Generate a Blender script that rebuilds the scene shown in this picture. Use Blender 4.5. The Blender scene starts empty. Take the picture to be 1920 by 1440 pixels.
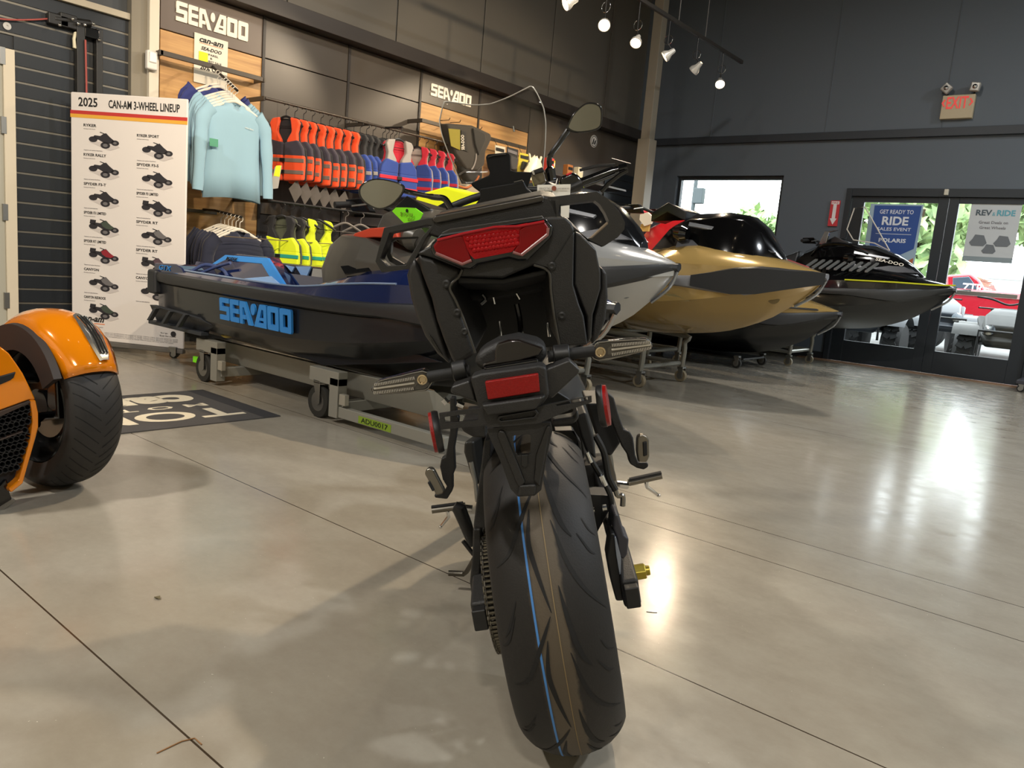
import bpy, bmesh, math, random
from mathutils import Vector, Matrix
random.seed(7)
sc = bpy.context.scene
col = sc.collection
PI = math.pi
def RD(a): return math.radians(a)
def V(*a): return Vector(a)

# ---------------------------------------------------------------- camera
FPX = 1445.0                     # focal length in pixels of the 1920 px wide frame
CAM = V(0, 0, .95)               # phone held at tail-light height
CAMROT = Matrix.Rotation(.6815, 3, 'Z') @ Matrix.Rotation(PI / 2 - .1562, 3, 'X') @ Matrix.Rotation(.0848, 3, 'Z')
cd = bpy.data.cameras.new('camera')
cd.sensor_width = 36; cd.lens = FPX / 1920 * 36; cd.clip_start = .05; cd.clip_end = 200
cam = bpy.data.objects.new('camera', cd); col.objects.link(cam)
cam.matrix_world = Matrix.Translation(CAM) @ CAMROT.to_4x4()
sc.camera = cam

# ---------------------------------------------------------------- sky, exposure
sc.view_settings.view_transform = 'Standard'; sc.view_settings.look = 'None'
sc.view_settings.gamma = 1; sc.view_settings.use_curve_mapping = False
sc.view_settings.exposure = .12
w = bpy.data.worlds.new('overcast sky'); sc.world = w; w.use_nodes = True
bg = w.node_tree.nodes['Background']
bg.inputs[0].default_value = (.90, .96, 1, 1); bg.inputs[1].default_value = 7
WARM = (1, .80, .56); NEUT = (1, .95, .88)
def lamp(name, kind, loc, target, power, color, parent=None, **kw):
    d = bpy.data.lights.new(name, kind); d.energy = power; d.color = color
    for k, v in kw.items(): setattr(d, k, v)
    o = bpy.data.objects.new(name, d); col.objects.link(o)
    o.matrix_world = Matrix.Translation(loc) @ (V(*target) - V(*loc)).to_track_quat('-Z', 'Y').to_matrix().to_4x4()
    if parent is not None:
        bpy.context.view_layer.update(); mw = o.matrix_world.copy(); o.parent = parent
        o.matrix_parent_inverse = parent.matrix_world.inverted(); o.matrix_world = mw
    return o

def spot(loc, tgt, e, size=60, color=WARM, blend=.35, parent=None): return lamp('spot_light', 'SPOT', loc, tgt, e, color, parent, spot_size=RD(size), spot_blend=blend, shadow_soft_size=.035)

# ---------------------------------------------------------------- helpers
def ray(px, py): return CAMROT @ V((px - 960) / FPX, -(py - 720) / FPX, -1)
def P(px, py, x=None, y=None, z=None):          # pixel of the photograph -> point on a real plane of the room
    d = ray(px, py); i, v = (0, x) if x is not None else (1, y) if y is not None else (2, z)
    return CAM + d * ((v - CAM[i]) / d[i])

def srgb(h):
    c = [int(h[i:i + 2], 16) / 255 for i in (0, 2, 4)]
    return tuple(v / 12.92 if v <= .04045 else ((v + .055) / 1.055) ** 2.4 for v in c) + (1,)
MATS = {}
def mat(name, c, rough=.5, metal=0, coat=0, bump=0, scale=60, var=0, emit=0, spec=.5, sheen=0, alpha=1):
    if name in MATS: return MATS[name]
    m = bpy.data.materials.new(name); m.use_nodes = True; nt = m.node_tree; b = nt.nodes['Principled BSDF']
    c = srgb(c) if isinstance(c, str) else tuple(c) + (1,)
    b.inputs['Base Color'].default_value = c; b.inputs['Roughness'].default_value = rough
    b.inputs['Metallic'].default_value = metal; b.inputs['Coat Weight'].default_value = coat
    b.inputs['Coat Roughness'].default_value = .04; b.inputs['Specular IOR Level'].default_value = spec
    b.inputs['Sheen Weight'].default_value = sheen
    if emit: b.inputs['Emission Color'].default_value = c; b.inputs['Emission Strength'].default_value = emit
    if bump or var:
        tc = nt.nodes.new('ShaderNodeTexCoord'); n = nt.nodes.new('ShaderNodeTexNoise')
        n.inputs['Scale'].default_value = scale; n.inputs['Detail'].default_value = 4
        nt.links.new(tc.outputs['Object'], n.inputs['Vector'])
        if bump:
            bp = nt.nodes.new('ShaderNodeBump'); bp.inputs['Strength'].default_value = bump; bp.inputs['Distance'].default_value = .004
            nt.links.new(n.outputs['Fac'], bp.inputs['Height']); nt.links.new(bp.outputs['Normal'], b.inputs['Normal'])
        if var:
            mx = nt.nodes.new('ShaderNodeMixRGB'); mx.blend_type = 'MULTIPLY'; mx.inputs[0].default_value = var
            mx.inputs[1].default_value = c; cr = nt.nodes.new('ShaderNodeValToRGB')
            cr.color_ramp.elements[0].position = .3; cr.color_ramp.elements[1].position = .7
            nt.links.new(n.outputs['Fac'], cr.inputs[0]); nt.links.new(cr.outputs[0], mx.inputs[2]); nt.links.new(mx.outputs[0], b.inputs['Base Color'])
    MATS[name] = m; return m

class MB:                                          # collects shapes, builds ONE mesh object
    def __init__(s): s.v = []; s.f = []; s.m = []; s.mi = 0
    def add(s, vs, fs):
        o = len(s.v); s.v += [Vector(p) for p in vs]; s.f += [tuple(i + o for i in f) for f in fs]; s.m += [s.mi] * len(fs); return s
    def box(s, c, d, rot=None):
        c = Vector(c); h = Vector(d) / 2
        vs = [V(x * h.x, y * h.y, z * h.z) for x in (-1, 1) for y in (-1, 1) for z in (-1, 1)]
        if rot is not None: vs = [rot @ p for p in vs]
        return s.add([p + c for p in vs], [(0, 1, 3, 2), (4, 6, 7, 5), (0, 4, 5, 1), (2, 3, 7, 6), (0, 2, 6, 4), (1, 5, 7, 3)])
    def bb(s, a, b):
        a, b = Vector(a), Vector(b); return s.box((a + b) / 2, [abs(q) for q in (b - a)])
    def prism(s, pts, vec, taper=1.0):               # polygon swept along vec
        pts = [Vector(p) for p in pts]; vec = Vector(vec); n = len(pts); c = sum(pts, V(0, 0, 0)) / n
        q = [c + (p - c) * taper + vec for p in pts]
        nrm = V(0, 0, 0)
        for i in range(n): nrm += (pts[i] - c).cross(pts[(i + 1) % n] - c)
        side = [(i, (i + 1) % n, n + (i + 1) % n, n + i) for i in range(n)]
        fs = [tuple(range(n))[::-1]] + [tuple(range(n, 2 * n))] + side
        if nrm.dot(vec) < 0: fs = [f[::-1] for f in fs]
        return s.add(pts + q, fs)
    def ring(s, outer, inner, vec):                   # frame: outer and inner outline with equal point counts
        o = [Vector(p) for p in outer]; i_ = [Vector(p) for p in inner]; vec = Vector(vec); n = len(o)
        vs = o + i_ + [p + vec for p in o] + [p + vec for p in i_]; fs = []
        for k in range(n):
            j = (k + 1) % n
            fs += [(k, j, n + j, n + k), (2 * n + k, 3 * n + k, 3 * n + j, 2 * n + j), (k, 2 * n + k, 2 * n + j, j), (n + k, n + j, 3 * n + j, 3 * n + k)]
        return s.add(vs, fs)
    def tube(s, path, r, n=10, caps=True, flat=1.0, up=None, closed=False):
        path = [Vector(p) for p in path]; N = len(path); rs = (list(r) + [r[-1]] * N) if isinstance(r, (list, tuple)) else [r] * N
        vs = []; pu = None
        for i, p in enumerate(path):
            if closed: t = path[(i + 1) % N] - path[i - 1]
            else: t = path[min(i + 1, N - 1)] - path[max(i - 1, 0)]
            t.normalize()
            u = Vector(up) if up is not None else (pu if pu is not None else (V(0, 0, 1) if abs(t.z) < .9 else V(1, 0, 0)))
            a = t.cross(u); a.normalize(); b = a.cross(t); b.normalize(); pu = b
            for k in range(n):
                an = 2 * PI * (k + .5) / n; vs.append(p + (a * math.cos(an) + b * math.sin(an) * flat) * rs[i])
        fs = []
        for i in range(N if closed else N - 1):
            for k in range(n):
                j = (k + 1) % n; i2 = (i + 1) % N; fs.append((i * n + k, i2 * n + k, i2 * n + j, i * n + j))
        if caps and not closed: fs += [tuple(range(n)), tuple(range((N - 1) * n, N * n))[::-1]]
        return s.add(vs, fs)
    def lathe(s, prof, o=(0, 0, 0), axis=(0, 0, 1), n=24, caps=True, a0=0, a1=2 * PI):   # prof: (radius, along)
        ax = Vector(axis).normalized(); u = ax.orthogonal().normalized(); w_ = ax.cross(u); o = Vector(o)
        full = abs(a1 - a0 - 2 * PI) < 1e-6; K = n if full else n + 1; vs = []
        for (r, h) in prof:
            for k in range(K):
                t = a0 + (a1 - a0) * k / n; vs.append(o + ax * h + (u * math.cos(t) + w_ * math.sin(t)) * r)
        fs = []
        for i in range(len(prof) - 1):
            for k in range(n):
                j = (k + 1) % K; fs.append((i * K + k, i * K + j, (i + 1) * K + j, (i + 1) * K + k))
        if caps and full:
            if prof[0][0] > 1e-5: fs.append(tuple(range(K))[::-1])
            if prof[-1][0] > 1e-5: fs.append(tuple(range((len(prof) - 1) * K, len(prof) * K)))
        return s.add(vs, fs)
    def cyl(s, a, b, r, r2=None, n=16):
        a, b = Vector(a), Vector(b); return s.lathe([(r, 0), (r if r2 is None else r2, (b - a).length)], a, b - a, n)
    def loft(s, rings, closed=True, caps=False):
        n = len(rings[0]); vs = [p for r in rings for p in r]; fs = []
        for i in range(len(rings) - 1):
            for k in range(n if closed else n - 1):
                j = (k + 1) % n; fs.append((i * n + k, i * n + j, (i + 1) * n + j, (i + 1) * n + k))
        if caps: fs += [tuple(range(n))[::-1], tuple(range((len(rings) - 1) * n, len(rings) * n))]
        return s.add(vs, fs)
    def ball(s, c, r, n=12, sx=1, sy=1, sz=1):
        c = Vector(c); prof = [(math.sin(PI * i / n), -math.cos(PI * i / n)) for i in range(n + 1)]; o = len(s.v)
        s.lathe([(max(a, 1e-4) * r, b * r) for a, b in prof], (0, 0, 0), (0, 0, 1), n * 2, caps=False)
        for i in range(o, len(s.v)): p = s.v[i]; s.v[i] = V(p.x * sx, p.y * sy, p.z * sz) + c
        return s
    def build(s, name, m, parent=None, bevel=0, smooth=35, subsurf=0, seg=2, fix=True):
        me = bpy.data.meshes.new(name); me.from_pydata([tuple(p) for p in s.v], [], s.f)
        ms = m if isinstance(m, (list, tuple)) else [m]
        for q in ms: me.materials.append(q)
        if len(ms) > 1: me.polygons.foreach_set('material_index', s.m)
        if fix:
            b = bmesh.new(); b.from_mesh(me); pass
            bmesh.ops.recalc_face_normals(b, faces=b.faces); b.to_mesh(me); b.free()
        if smooth: me.shade_smooth()
        if smooth and not bevel and smooth < 180: me.set_sharp_from_angle(angle=RD(smooth))
        o = bpy.data.objects.new(name, me); col.objects.link(o)
        if parent is not None: o.parent = parent
        if subsurf:
            q = o.modifiers.new('subdivision', 'SUBSURF'); q.levels = q.render_levels = subsurf
        if bevel:
            q = o.modifiers.new('bevel', 'BEVEL'); q.width = bevel; q.segments = seg; q.limit_method = 'ANGLE'; q.angle_limit = RD(30); q.harden_normals = True
        return o

def thing(name, label, cat, loc=(0, 0, 0), rz=0, group=None, mtx=None):
    o = bpy.data.objects.new(name, None); col.objects.link(o); o.empty_display_size = .1
    o.matrix_world = mtx if mtx is not None else Matrix.Translation(loc) @ Matrix.Rotation(rz, 4, 'Z')
    return tag(o, label, cat, group)
def tag(o, label, cat, group=None):
    o['label'] = label; o['category'] = cat
    if group: o['group'] = group
    return o
def struct(o): o['kind'] = 'structure'; return o
def copy_tree(o, parent=None):
    c = o.copy(); col.objects.link(c)
    if parent is not None: c.parent = parent
    for ch in list(o.children): copy_tree(ch, c)
    return c
def frame_mtx(o, xd, ud):                          # text plane: x along xd, y along ud
    x = Vector(xd).normalized(); z = x.cross(Vector(ud)).normalized(); y = z.cross(x)
    m = Matrix.Identity(4)
    for i, c in enumerate((x, y, z)): m.col[i][:3] = c
    m.col[3][:3] = Vector(o); return m
def place(ob, m, parent=None):                     # m is in the parent's space
    ob.data.transform(m)
    if parent is not None: ob.parent = parent
    return ob
def text(name, s, m, mtx, w=None, h=.1, parent=None, depth=.002, bold=0, shear=0, align='LEFT', spacing=1):
    c = bpy.data.curves.new(name, 'FONT'); c.body = s; c.extrude = depth / 2; c.offset = bold; c.shear = shear; c.space_character = spacing; c.resolution_u = 6 if h > .08 else 2
    t = bpy.data.objects.new(name, c); col.objects.link(t); bpy.context.view_layer.update()
    me = bpy.data.meshes.new_from_object(t.evaluated_get(bpy.context.evaluated_depsgraph_get())); bpy.data.objects.remove(t)
    xs = [v.co.x for v in me.vertices]; ys = [v.co.y for v in me.vertices]
    if not xs: return None
    x0, x1, y0, y1 = min(xs), max(xs), min(ys), max(ys)
    sy = h / (y1 - y0); sx = (w / (x1 - x0)) if w else sy
    off = {'LEFT': 0, 'CENTER': -.5, 'RIGHT': -1}[align] * (x1 - x0) * sx
    for v in me.vertices: v.co = V((v.co.x - x0) * sx + off, (v.co.y - y0) * sy, v.co.z)
    me.transform(mtx); me.name = name; me.materials.clear(); me.materials.append(m)
    o = bpy.data.objects.new(name, me); col.objects.link(o)
    if parent is not None: o.parent = parent
    return o
def logo_polys():                                  # blocky seven-character maker's lettering, unit height
    L = []; x = 0
    def q(x0, y0, x1, y1): L.append([(x + x0, y0), (x + x1, y0), (x + x1, y1), (x + x0, y1)])
    q(.1, .78, 1.2, 1); q(0, .40, 1.15, .62); q(0, 0, 1.15, .22); q(0, .45, .33, .96); q(.85, .04, 1.2, .58); x += 1.32
    q(0, .04, .34, .96); q(.05, .78, 1.05, 1); q(.05, .4, 1.05, .6); q(.05, 0, 1.05, .22); x += 1.17
    q(0, 0, .34, .92); q(.04, .74, .62, 1); q(.3, .22, .72, .4)
    L.append([(x + .36, 1), (x + .68, 1), (x + 1.42, 0), (x + .98, 0)]); x += 1.54
    L.append([(x + .0 + .25 * math.cos(t * PI / 8), .72 + .25 * math.sin(t * PI / 8)) for t in range(16)]); x += .12
    L.append([(x + 0, 0), (x + .44, 0), (x + 1.0, 1), (x + .68, 1)]); q(.1, 0, 1.42, .2); q(1.08, .04, 1.42, .92); q(.7, .78, 1.38, 1); q(.6, .3, 1.2, .42); x += 1.54
    for _ in range(2):
        q(0, .05, .36, .95); q(.84, .05, 1.2, .95); q(.05, .76, 1.15, 1); q(.05, 0, 1.15, .24); x += 1.32
    return L, x - .12
def logo(name, m, mtx, w, h, parent=None, depth=.004, shear=0):
    L, W = logo_polys(); mb = MB()
    for i, poly in enumerate(L):
        mb.prism([(a / W * w + shear * b * h, b * h, -depth / 2 - i * 1e-5) for a, b in poly], (0, 0, depth))
    o = mb.build(name, m, parent, smooth=0); o.data.transform(mtx); return o
def lerp_tab(t, x):
    if x <= t[0][0]: return t[0][1]
    for (a, u), (b, v_) in zip(t, t[1:]):
        if x <= b: return u + (v_ - u) * (x - a) / (b - a)
    return t[-1][1]
def catmull(pts, k=6, closed=False):
    pts = [Vector(p) for p in pts]; n = len(pts); out = []
    for i in range(n if closed else n - 1):
        p0, p1, p2, p3 = (pts[(i - 1) % n] if closed or i > 0 else pts[0]), pts[i], pts[(i + 1) % n], (pts[(i + 2) % n] if closed or i + 2 < n else pts[-1])
        for j in range(k):
            t = j / k; out.append(.5 * ((2 * p1) + (p2 - p0) * t + (2 * p0 - 5 * p1 + 4 * p2 - p3) * t * t + (3 * p1 - p0 - 3 * p2 + p3) * t ** 3))
    if not closed: out.append(pts[-1])
    return out

# ---------------------------------------------------------------- materials
BLK = mat('black plastic', '161616', .45); BLKG = mat('gloss black', '0a0a0b', .12, coat=.5); RUB = mat('rubber', '141414', .7)
TXT = mat('textured black plastic', '1c1b1a', .55, bump=.25, scale=400); DGREY = mat('dark grey plastic', '34343a', .45)
CHROME = mat('chrome', 'd8d8d8', .12, 1); STEEL = mat('brushed steel', '9a9a98', .35, 1); ALU = mat('grey painted metal', 'a9a79d', .45)
WHITE = mat('white print', 'e6e2dc', .5); INK = mat('black ink', '151515', .6); GREYINK = mat('grey ink', '77757a', .7)
PAPER = mat('paper', 'e4dfd2', .8); YEL = mat('neon yellow', 'e4f21c', .6); NGRN = mat('neon green card', '84f01a', .7)
LAMP = mat('lit lamp', 'ffe9c4', .5, emit=11); RED = mat('red plastic', 'c8202a', .4)
# ---------------------------------------------------------------- room shell
XW, YW, ZC = -6.65, 10.8, 5.4          # left wall plane, exit wall plane, ceiling height
def floor_mat():
    m = bpy.data.materials.new('polished concrete'); m.use_nodes = True; nt = m.node_tree; b = nt.nodes['Principled BSDF']; N = nt.nodes.new; L = nt.links.new
    g = N('ShaderNodeNewGeometry')
    def noise(scale, detail=6, rough=.6, sy=1):
        mp = N('ShaderNodeMapping'); mp.inputs['Scale'].default_value = (1, sy, 1); L(g.outputs['Position'], mp.inputs[0])
        n = N('ShaderNodeTexNoise'); n.inputs['Scale'].default_value = scale; n.inputs['Detail'].default_value = detail; n.inputs['Roughness'].default_value = rough
        L(mp.outputs[0], n.inputs['Vector']); return n
    def ramp(src, a, b_, pa=.35, pb=.65):
        r = N('ShaderNodeValToRGB'); r.color_ramp.elements[0].position = pa; r.color_ramp.elements[1].position = pb
        r.color_ramp.elements[0].color = srgb(a); r.color_ramp.elements[1].color = srgb(b_); L(src, r.inputs[0]); return r
    n1 = noise(.8); n2 = noise(5, 8, .7, 1.6); n3 = noise(28, 8, .75); n4 = noise(110, 2)
    c1 = ramp(n1.outputs['Fac'], '8a877e', '9d9a92'); c2 = ramp(n2.outputs['Fac'], '8f8270', 'a39b89'); c3 = ramp(n3.outputs['Fac'], '8d8474', '9f9786', .3, .7)
    m1 = N('ShaderNodeMixRGB'); m1.inputs[0].default_value = .5; L(c1.outputs[0], m1.inputs[1]); L(c2.outputs[0], m1.inputs[2])
    m2 = N('ShaderNodeMixRGB'); m2.inputs[0].default_value = .35; L(m1.outputs[0], m2.inputs[1]); L(c3.outputs[0], m2.inputs[2])
    sx = N('ShaderNodeSeparateXYZ'); L(g.outputs['Position'], sx.inputs[0]); prev = None
    for y in (-2.3, .693, 1.637, 2.585, 2.886, 5.3, 8.2):          # sawn joints in the slab
        a = N('ShaderNodeMath'); a.operation = 'SUBTRACT'; a.inputs[1].default_value = y; L(sx.outputs['Y'], a.inputs[0])
        a2 = N('ShaderNodeMath'); a2.operation = 'ABSOLUTE'; L(a.outputs[0], a2.inputs[0])
        l = N('ShaderNodeMath'); l.operation = 'LESS_THAN'; l.inputs[1].default_value = .0022; L(a2.outputs[0], l.inputs[0])
        if prev is None: prev = l
        else: mm = N('ShaderNodeMath'); mm.operation = 'MAXIMUM'; L(prev.outputs[0], mm.inputs[0]); L(l.outputs[0], mm.inputs[1]); prev = mm
    m3 = N('ShaderNodeMixRGB'); m3.inputs[2].default_value = srgb('3c3226'); L(prev.outputs[0], m3.inputs[0]); L(m2.outputs[0], m3.inputs[1])
    sp = N('ShaderNodeMath'); sp.operation = 'GREATER_THAN'; sp.inputs[1].default_value = .76; L(n4.outputs['Fac'], sp.inputs[0])
    m4 = N('ShaderNodeMixRGB'); m4.inputs[2].default_value = srgb('d6cfbd'); L(sp.outputs[0], m4.inputs[0]); L(m3.outputs[0], m4.inputs[1])
    L(m4.outputs[0], b.inputs['Base Color'])
    rr = N('ShaderNodeMapRange'); rr.inputs[1].default_value = .3; rr.inputs[2].default_value = .7; rr.inputs[3].default_value = .14; rr.inputs[4].default_value = .25
    L(n2.outputs['Fac'], rr.inputs[0]); L(rr.outputs[0], b.inputs['Roughness'])
    bp = N('ShaderNodeBump'); bp.inputs['Strength'].default_value = .02; bp.inputs['Distance'].default_value = .01; L(n2.outputs['Fac'], bp.inputs['Height']); L(bp.outputs[0], b.inputs['Normal'])
    return m
struct(MB().bb((XW - .2, -4.5, -.2), (5.2, YW + .2, 0)).build('floor', floor_mat(), smooth=0))
struct(MB().bb((XW - .2, -4.5, ZC), (5.2, YW + .2, ZC + .15)).build('ceiling', mat('black ceiling', '202124', .8), smooth=0))
WALLD = mat('charcoal wall paint', '3f4347', .55, bump=.1, scale=90); WALLE = mat('dark wall paint', '586068', .6, bump=.08, scale=40)
# left wall with shallow upper cladding joints
mb = MB().bb((XW - .2, -4.5, 0), (XW, YW + .2, ZC))
struct(mb.build('wall_left', WALLD, smooth=0))
mb = MB()
ya = P(744, 40, x=XW).y; dy = P(902, 110, x=XW).y - ya
for k in range(-5, 5): mb.bb((XW, ya + k * dy, 3.02), (XW + .018, ya + (k + 1) * dy - .02, ZC))
struct(mb.build('wall_left_cladding', mat('upper wall panels', '625d54', .5, bump=.08, scale=30), smooth=0, bevel=.004))
CREAMW = mat('cream drywall', 'b9b29e', .7)
struct(MB().bb((5.0, -4.5, 0), (5.2, YW + .2, ZC)).build('wall_right', CREAMW, smooth=0))
struct(MB().bb((XW, -4.5, 0), (5.0, -4.3, ZC)).build('wall_back', CREAMW, smooth=0))
for x, y in ((1.6, -2.6), (3.6, .4)): struct(MB().bb((x - .09, y - .09, 0), (x + .09, y + .09, ZC)).build('trim_8', mat('white post', 'd8d3c6', .5), smooth=0))
# exit wall: built round a window and a double door
wx0, wx1, wz0, wz1 = -5.885, -4.235, .85, 2.45
dx0, dx1, dz1 = -3.36, -1.00, 2.28
mb = MB(); T = .2
mb.bb((XW, YW, 0), (wx0, YW + T, ZC)); mb.bb((wx0, YW, 0), (wx1, YW + T, wz0)); mb.bb((wx0, YW, wz1), (wx1, YW + T, ZC))
mb.bb((wx1, YW, 0), (dx0, YW + T, ZC)); mb.bb((dx0, YW, dz1), (dx1, YW + T, ZC)); mb.bb((dx1, YW, 0), (5.0, YW + T, ZC))
struct(mb.build('wall_exit', WALLE, smooth=0))
mb = MB(); mb.bb((XW, YW - .035, 2.98), (5.0, YW, ZC))
for x in (-5.4, -3.75, -2.35, -.95, .45, 1.9): mb.bb((x, YW - .043, 2.98), (x + .012, YW - .03, ZC))
struct(mb.build('wall_exit_cladding', WALLE, smooth=0, bevel=.003))
struct(MB().bb((XW, YW - .06, 2.90), (5.0, YW, 3.0)).build('trim_1', mat('shadow band trim', '2a2f35', .5), smooth=0, bevel=.004))  # trim box; its dark colour paints in the shadow band under the overhang
def glass_mat():
    m = bpy.data.materials.new('window glass'); m.use_nodes = True; nt = m.node_tree; nt.nodes.remove(nt.nodes['Principled BSDF'])
    t = nt.nodes.new('ShaderNodeBsdfTransparent'); g = nt.nodes.new('ShaderNodeBsdfGlossy'); g.inputs['Roughness'].default_value = .02
    t.inputs[0].default_value = (.97, .99, .985, 1); x = nt.nodes.new('ShaderNodeMixShader'); f = nt.nodes.new('ShaderNodeFresnel'); f.inputs[0].default_value = 1.35
    nt.links.new(f.outputs[0], x.inputs[0]); nt.links.new(t.outputs[0], x.inputs[1]); nt.links.new(g.outputs[0], x.inputs[2]); nt.links.new(x.outputs[0], nt.nodes['Material Output'].inputs[0]); return m
GLASS = glass_mat(); FRAME = mat('dark anodised frame', '2c3136', .4, .3)
wr = struct(bpy.data.objects.new('window_1', None)); col.objects.link(wr); wr.location = ((wx0 + wx1) / 2, YW, wz0)
def loc(o, p): return [(a - p.location) for a in o]
mb = MB(); c = wr.location; t = .05
for a, b in (((wx0, YW + .06, wz0), (wx0 + t, YW + .14, wz1)), ((wx1 - t, YW + .06, wz0), (wx1, YW + .14, wz1)), ((wx0 + t, YW + .06, wz0), (wx1 - t, YW + .14, wz0 + t)), ((wx0 + t, YW + .06, wz1 - t), (wx1 - t, YW + .14, wz1))): mb.bb(V(*a) - c, V(*b) - c)
mb.build('window_frame', FRAME, wr, bevel=.003)
MB().bb(V(wx0 + t, YW + .095, wz0 + t) - c, V(wx1 - t, YW + .105, wz1 - t) - c).build('window_pane', GLASS, wr, smooth=0)
# double entrance door
dr = struct(bpy.data.objects.new('door_1', None)); col.objects.link(dr); dr.location = ((dx0 + dx1) / 2, YW, 0); c = dr.location
mb = MB()
for a, b in (((dx0, YW - .02, 0), (dx0 + .07, YW + .15, dz1)), ((dx1 - .07, YW - .02, 0), (dx1, YW + .15, dz1)), ((dx0 + .07, YW - .019, dz1 - .1), (dx1 - .07, YW + .149, dz1))): mb.bb(V(*a) - c, V(*b) - c)
mb.build('door_frame', FRAME, dr, bevel=.004)
leaves = ((dx0 + .075, -2.145, -3.13, -2.262), (-2.14, dx1 - .075, -2.03, -1.235))
for (a, b, g0, g1) in leaves:
    lf = MB()
    lf.bb(V(a, YW + .02, .01) - c, V(g0, YW + .07, 2.18) - c); lf.bb(V(g1, YW + .02, .01) - c, V(b, YW + .07, 2.18) - c)
    lf.bb(V(g0, YW + .02, .01) - c, V(g1, YW + .07, .295) - c); lf.bb(V(g0, YW + .02, 2.11) - c, V(g1, YW + .07, 2.18) - c)
    lo = lf.build('door_leaf', FRAME, dr, bevel=.003)
    MB().bb(V(g0, YW + .04, .295) - c, V(g1, YW + .05, 2.11) - c).build('door_pane', GLASS, lo, smooth=0)
    MB().bb(V(g0 + .02, YW - .035, 1.02) - c, V(g1 - .02, YW - .005, 1.07) - c).build('push_bar', STEEL, lo, bevel=.005)
MB().bb(V(-2.20, YW - .01, 2.20) - c, V(-2.155, YW - .06, 2.27) - c).build('door_sensor', mat('beige plastic', 'cfc8b6', .5), dr, bevel=.005)
struct(MB().bb((dx0 - .3, YW - .14, 0), (dx1 + .1, YW - .02, .012)).build('trim_2', mat('worn threshold', '8a6b52', .6), smooth=0))
struct(MB().bb((XW, YW - .015, 0), (dx0, YW, .1)).build('baseboard_exit', mat('black baseboard', '191b1e', .5), smooth=0))
# left wall door
d2 = struct(bpy.data.objects.new('door_2', None)); col.objects.link(d2); d2.location = (XW, 2.1, 0); c = d2.location
ye = P(26.5, 300, x=XW).y; zt = P(22, 95, x=XW).z; DW = mat('pale grey door paint', 'a7a69a', .45); DF = mat('white frame paint', 'cfc6b2', .45)
mb = MB(); mb.bb(V(XW, ye - .075, 0) - c, V(XW + .05, ye, zt) - c); mb.bb(V(XW, ye - .925, zt - .075) - c, V(XW + .049, ye - .075, zt) - c); mb.bb(V(XW, ye - 1.0, 0) - c, V(XW + .05, ye - .925, zt) - c); mb.build('door_frame', DF, d2, bevel=.004)
s2 = MB().bb(V(XW, ye - .925, .01) - c, V(XW + .03, ye - .075, zt - .08) - c).build('door_slab', DW, d2, bevel=.003)
for z in (.35, 1.0, 1.62, 2.1): MB().bb(V(XW + .02, ye - .095, z - .06) - c, V(XW + .052, ye - .06, z + .06) - c).build('hinge', STEEL, s2, bevel=.002)
# slat wall between door and column
ys1 = P(237.5, 100, x=XW).y; ztrim = P(160, 17, x=XW).z
sw = MB(); sw.bb((XW, ye, 0), (XW + .012, ys1, ztrim)); sw.bb((XW, -1, zt + .01), (XW + .012, ye, ztrim))
sp = (P(26.7, 405.8, x=XW).z - P(26.7, 540.8, x=XW).z) / 5
z = P(26.7, 568.3, x=XW).z - sp * 3
while z < ztrim - .02:
    ya_ = -1 if z > zt + .02 else ye
    sw.mi = 0; sw.bb((XW + .012, ya_, z + .012), (XW + .03, ys1, min(z + sp - .006, ztrim)))
    sw.mi = 1; sw.bb((XW + .012, ya_, z - .004), (XW + .0235, ys1, z + .010)); z += sp
sw = sw.build('slat_wall', [mat('black slat board', '1d2126', .35), mat('aluminium groove', '77736a', .4, .6)], smooth=0); struct(sw)
tr = MB().bb((XW, -1, ztrim), (XW + .06, ys1, ztrim + .05)); struct(tr.build('trim_3', mat('pale trim', 'b3ab9a', .5), smooth=0, bevel=.004))
# pilasters left of the display bays
y2 = P(267, 100, x=XW).y; y3 = P(296.5, 100, x=XW + .1).y
struct(MB().bb((XW, ys1, 0), (XW + .08, y2, ZC)).build('trim_4', mat('grey pilaster', '7d776a', .6), smooth=0, bevel=.004))
struct(MB().bb((XW, y2, 0), (XW + .12, y3, ZC)).build('trim_5', mat('cream pilaster', 'd2cbbc', .6), smooth=0, bevel=.004))
ms = thing('motion_sensor', 'small white motion sensor on the cream pilaster left of the shirts', 'sensor', P(281, 114, x=XW + .12))
MB().bb((0, -.045, -.075), (.05, .045, .075)).build('housing', mat('sensor white', 'd8d6d2', .4), ms, bevel=.015); MB().bb((.045, -.03, -.02), (.062, .03, .06)).build('lens', mat('sensor lens', 'eceae6', .3), ms, bevel=.01)
# free column in front of the exit wall
yc = 9.6; xa = P(1230, 20, y=yc).x; 
cb = P(1214, 262, y=yc); zs = cb.z
struct(MB().bb((cb.x - .07, yc - .07, zs), (cb.x + .07, yc + .07, ZC)).bb((cb.x - .095, yc - .095, 0), (cb.x + .095, yc + .095, zs)).build('trim_6', mat('column paint', '8b8475', .55, bump=.05), smooth=0, bevel=.005))

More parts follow.
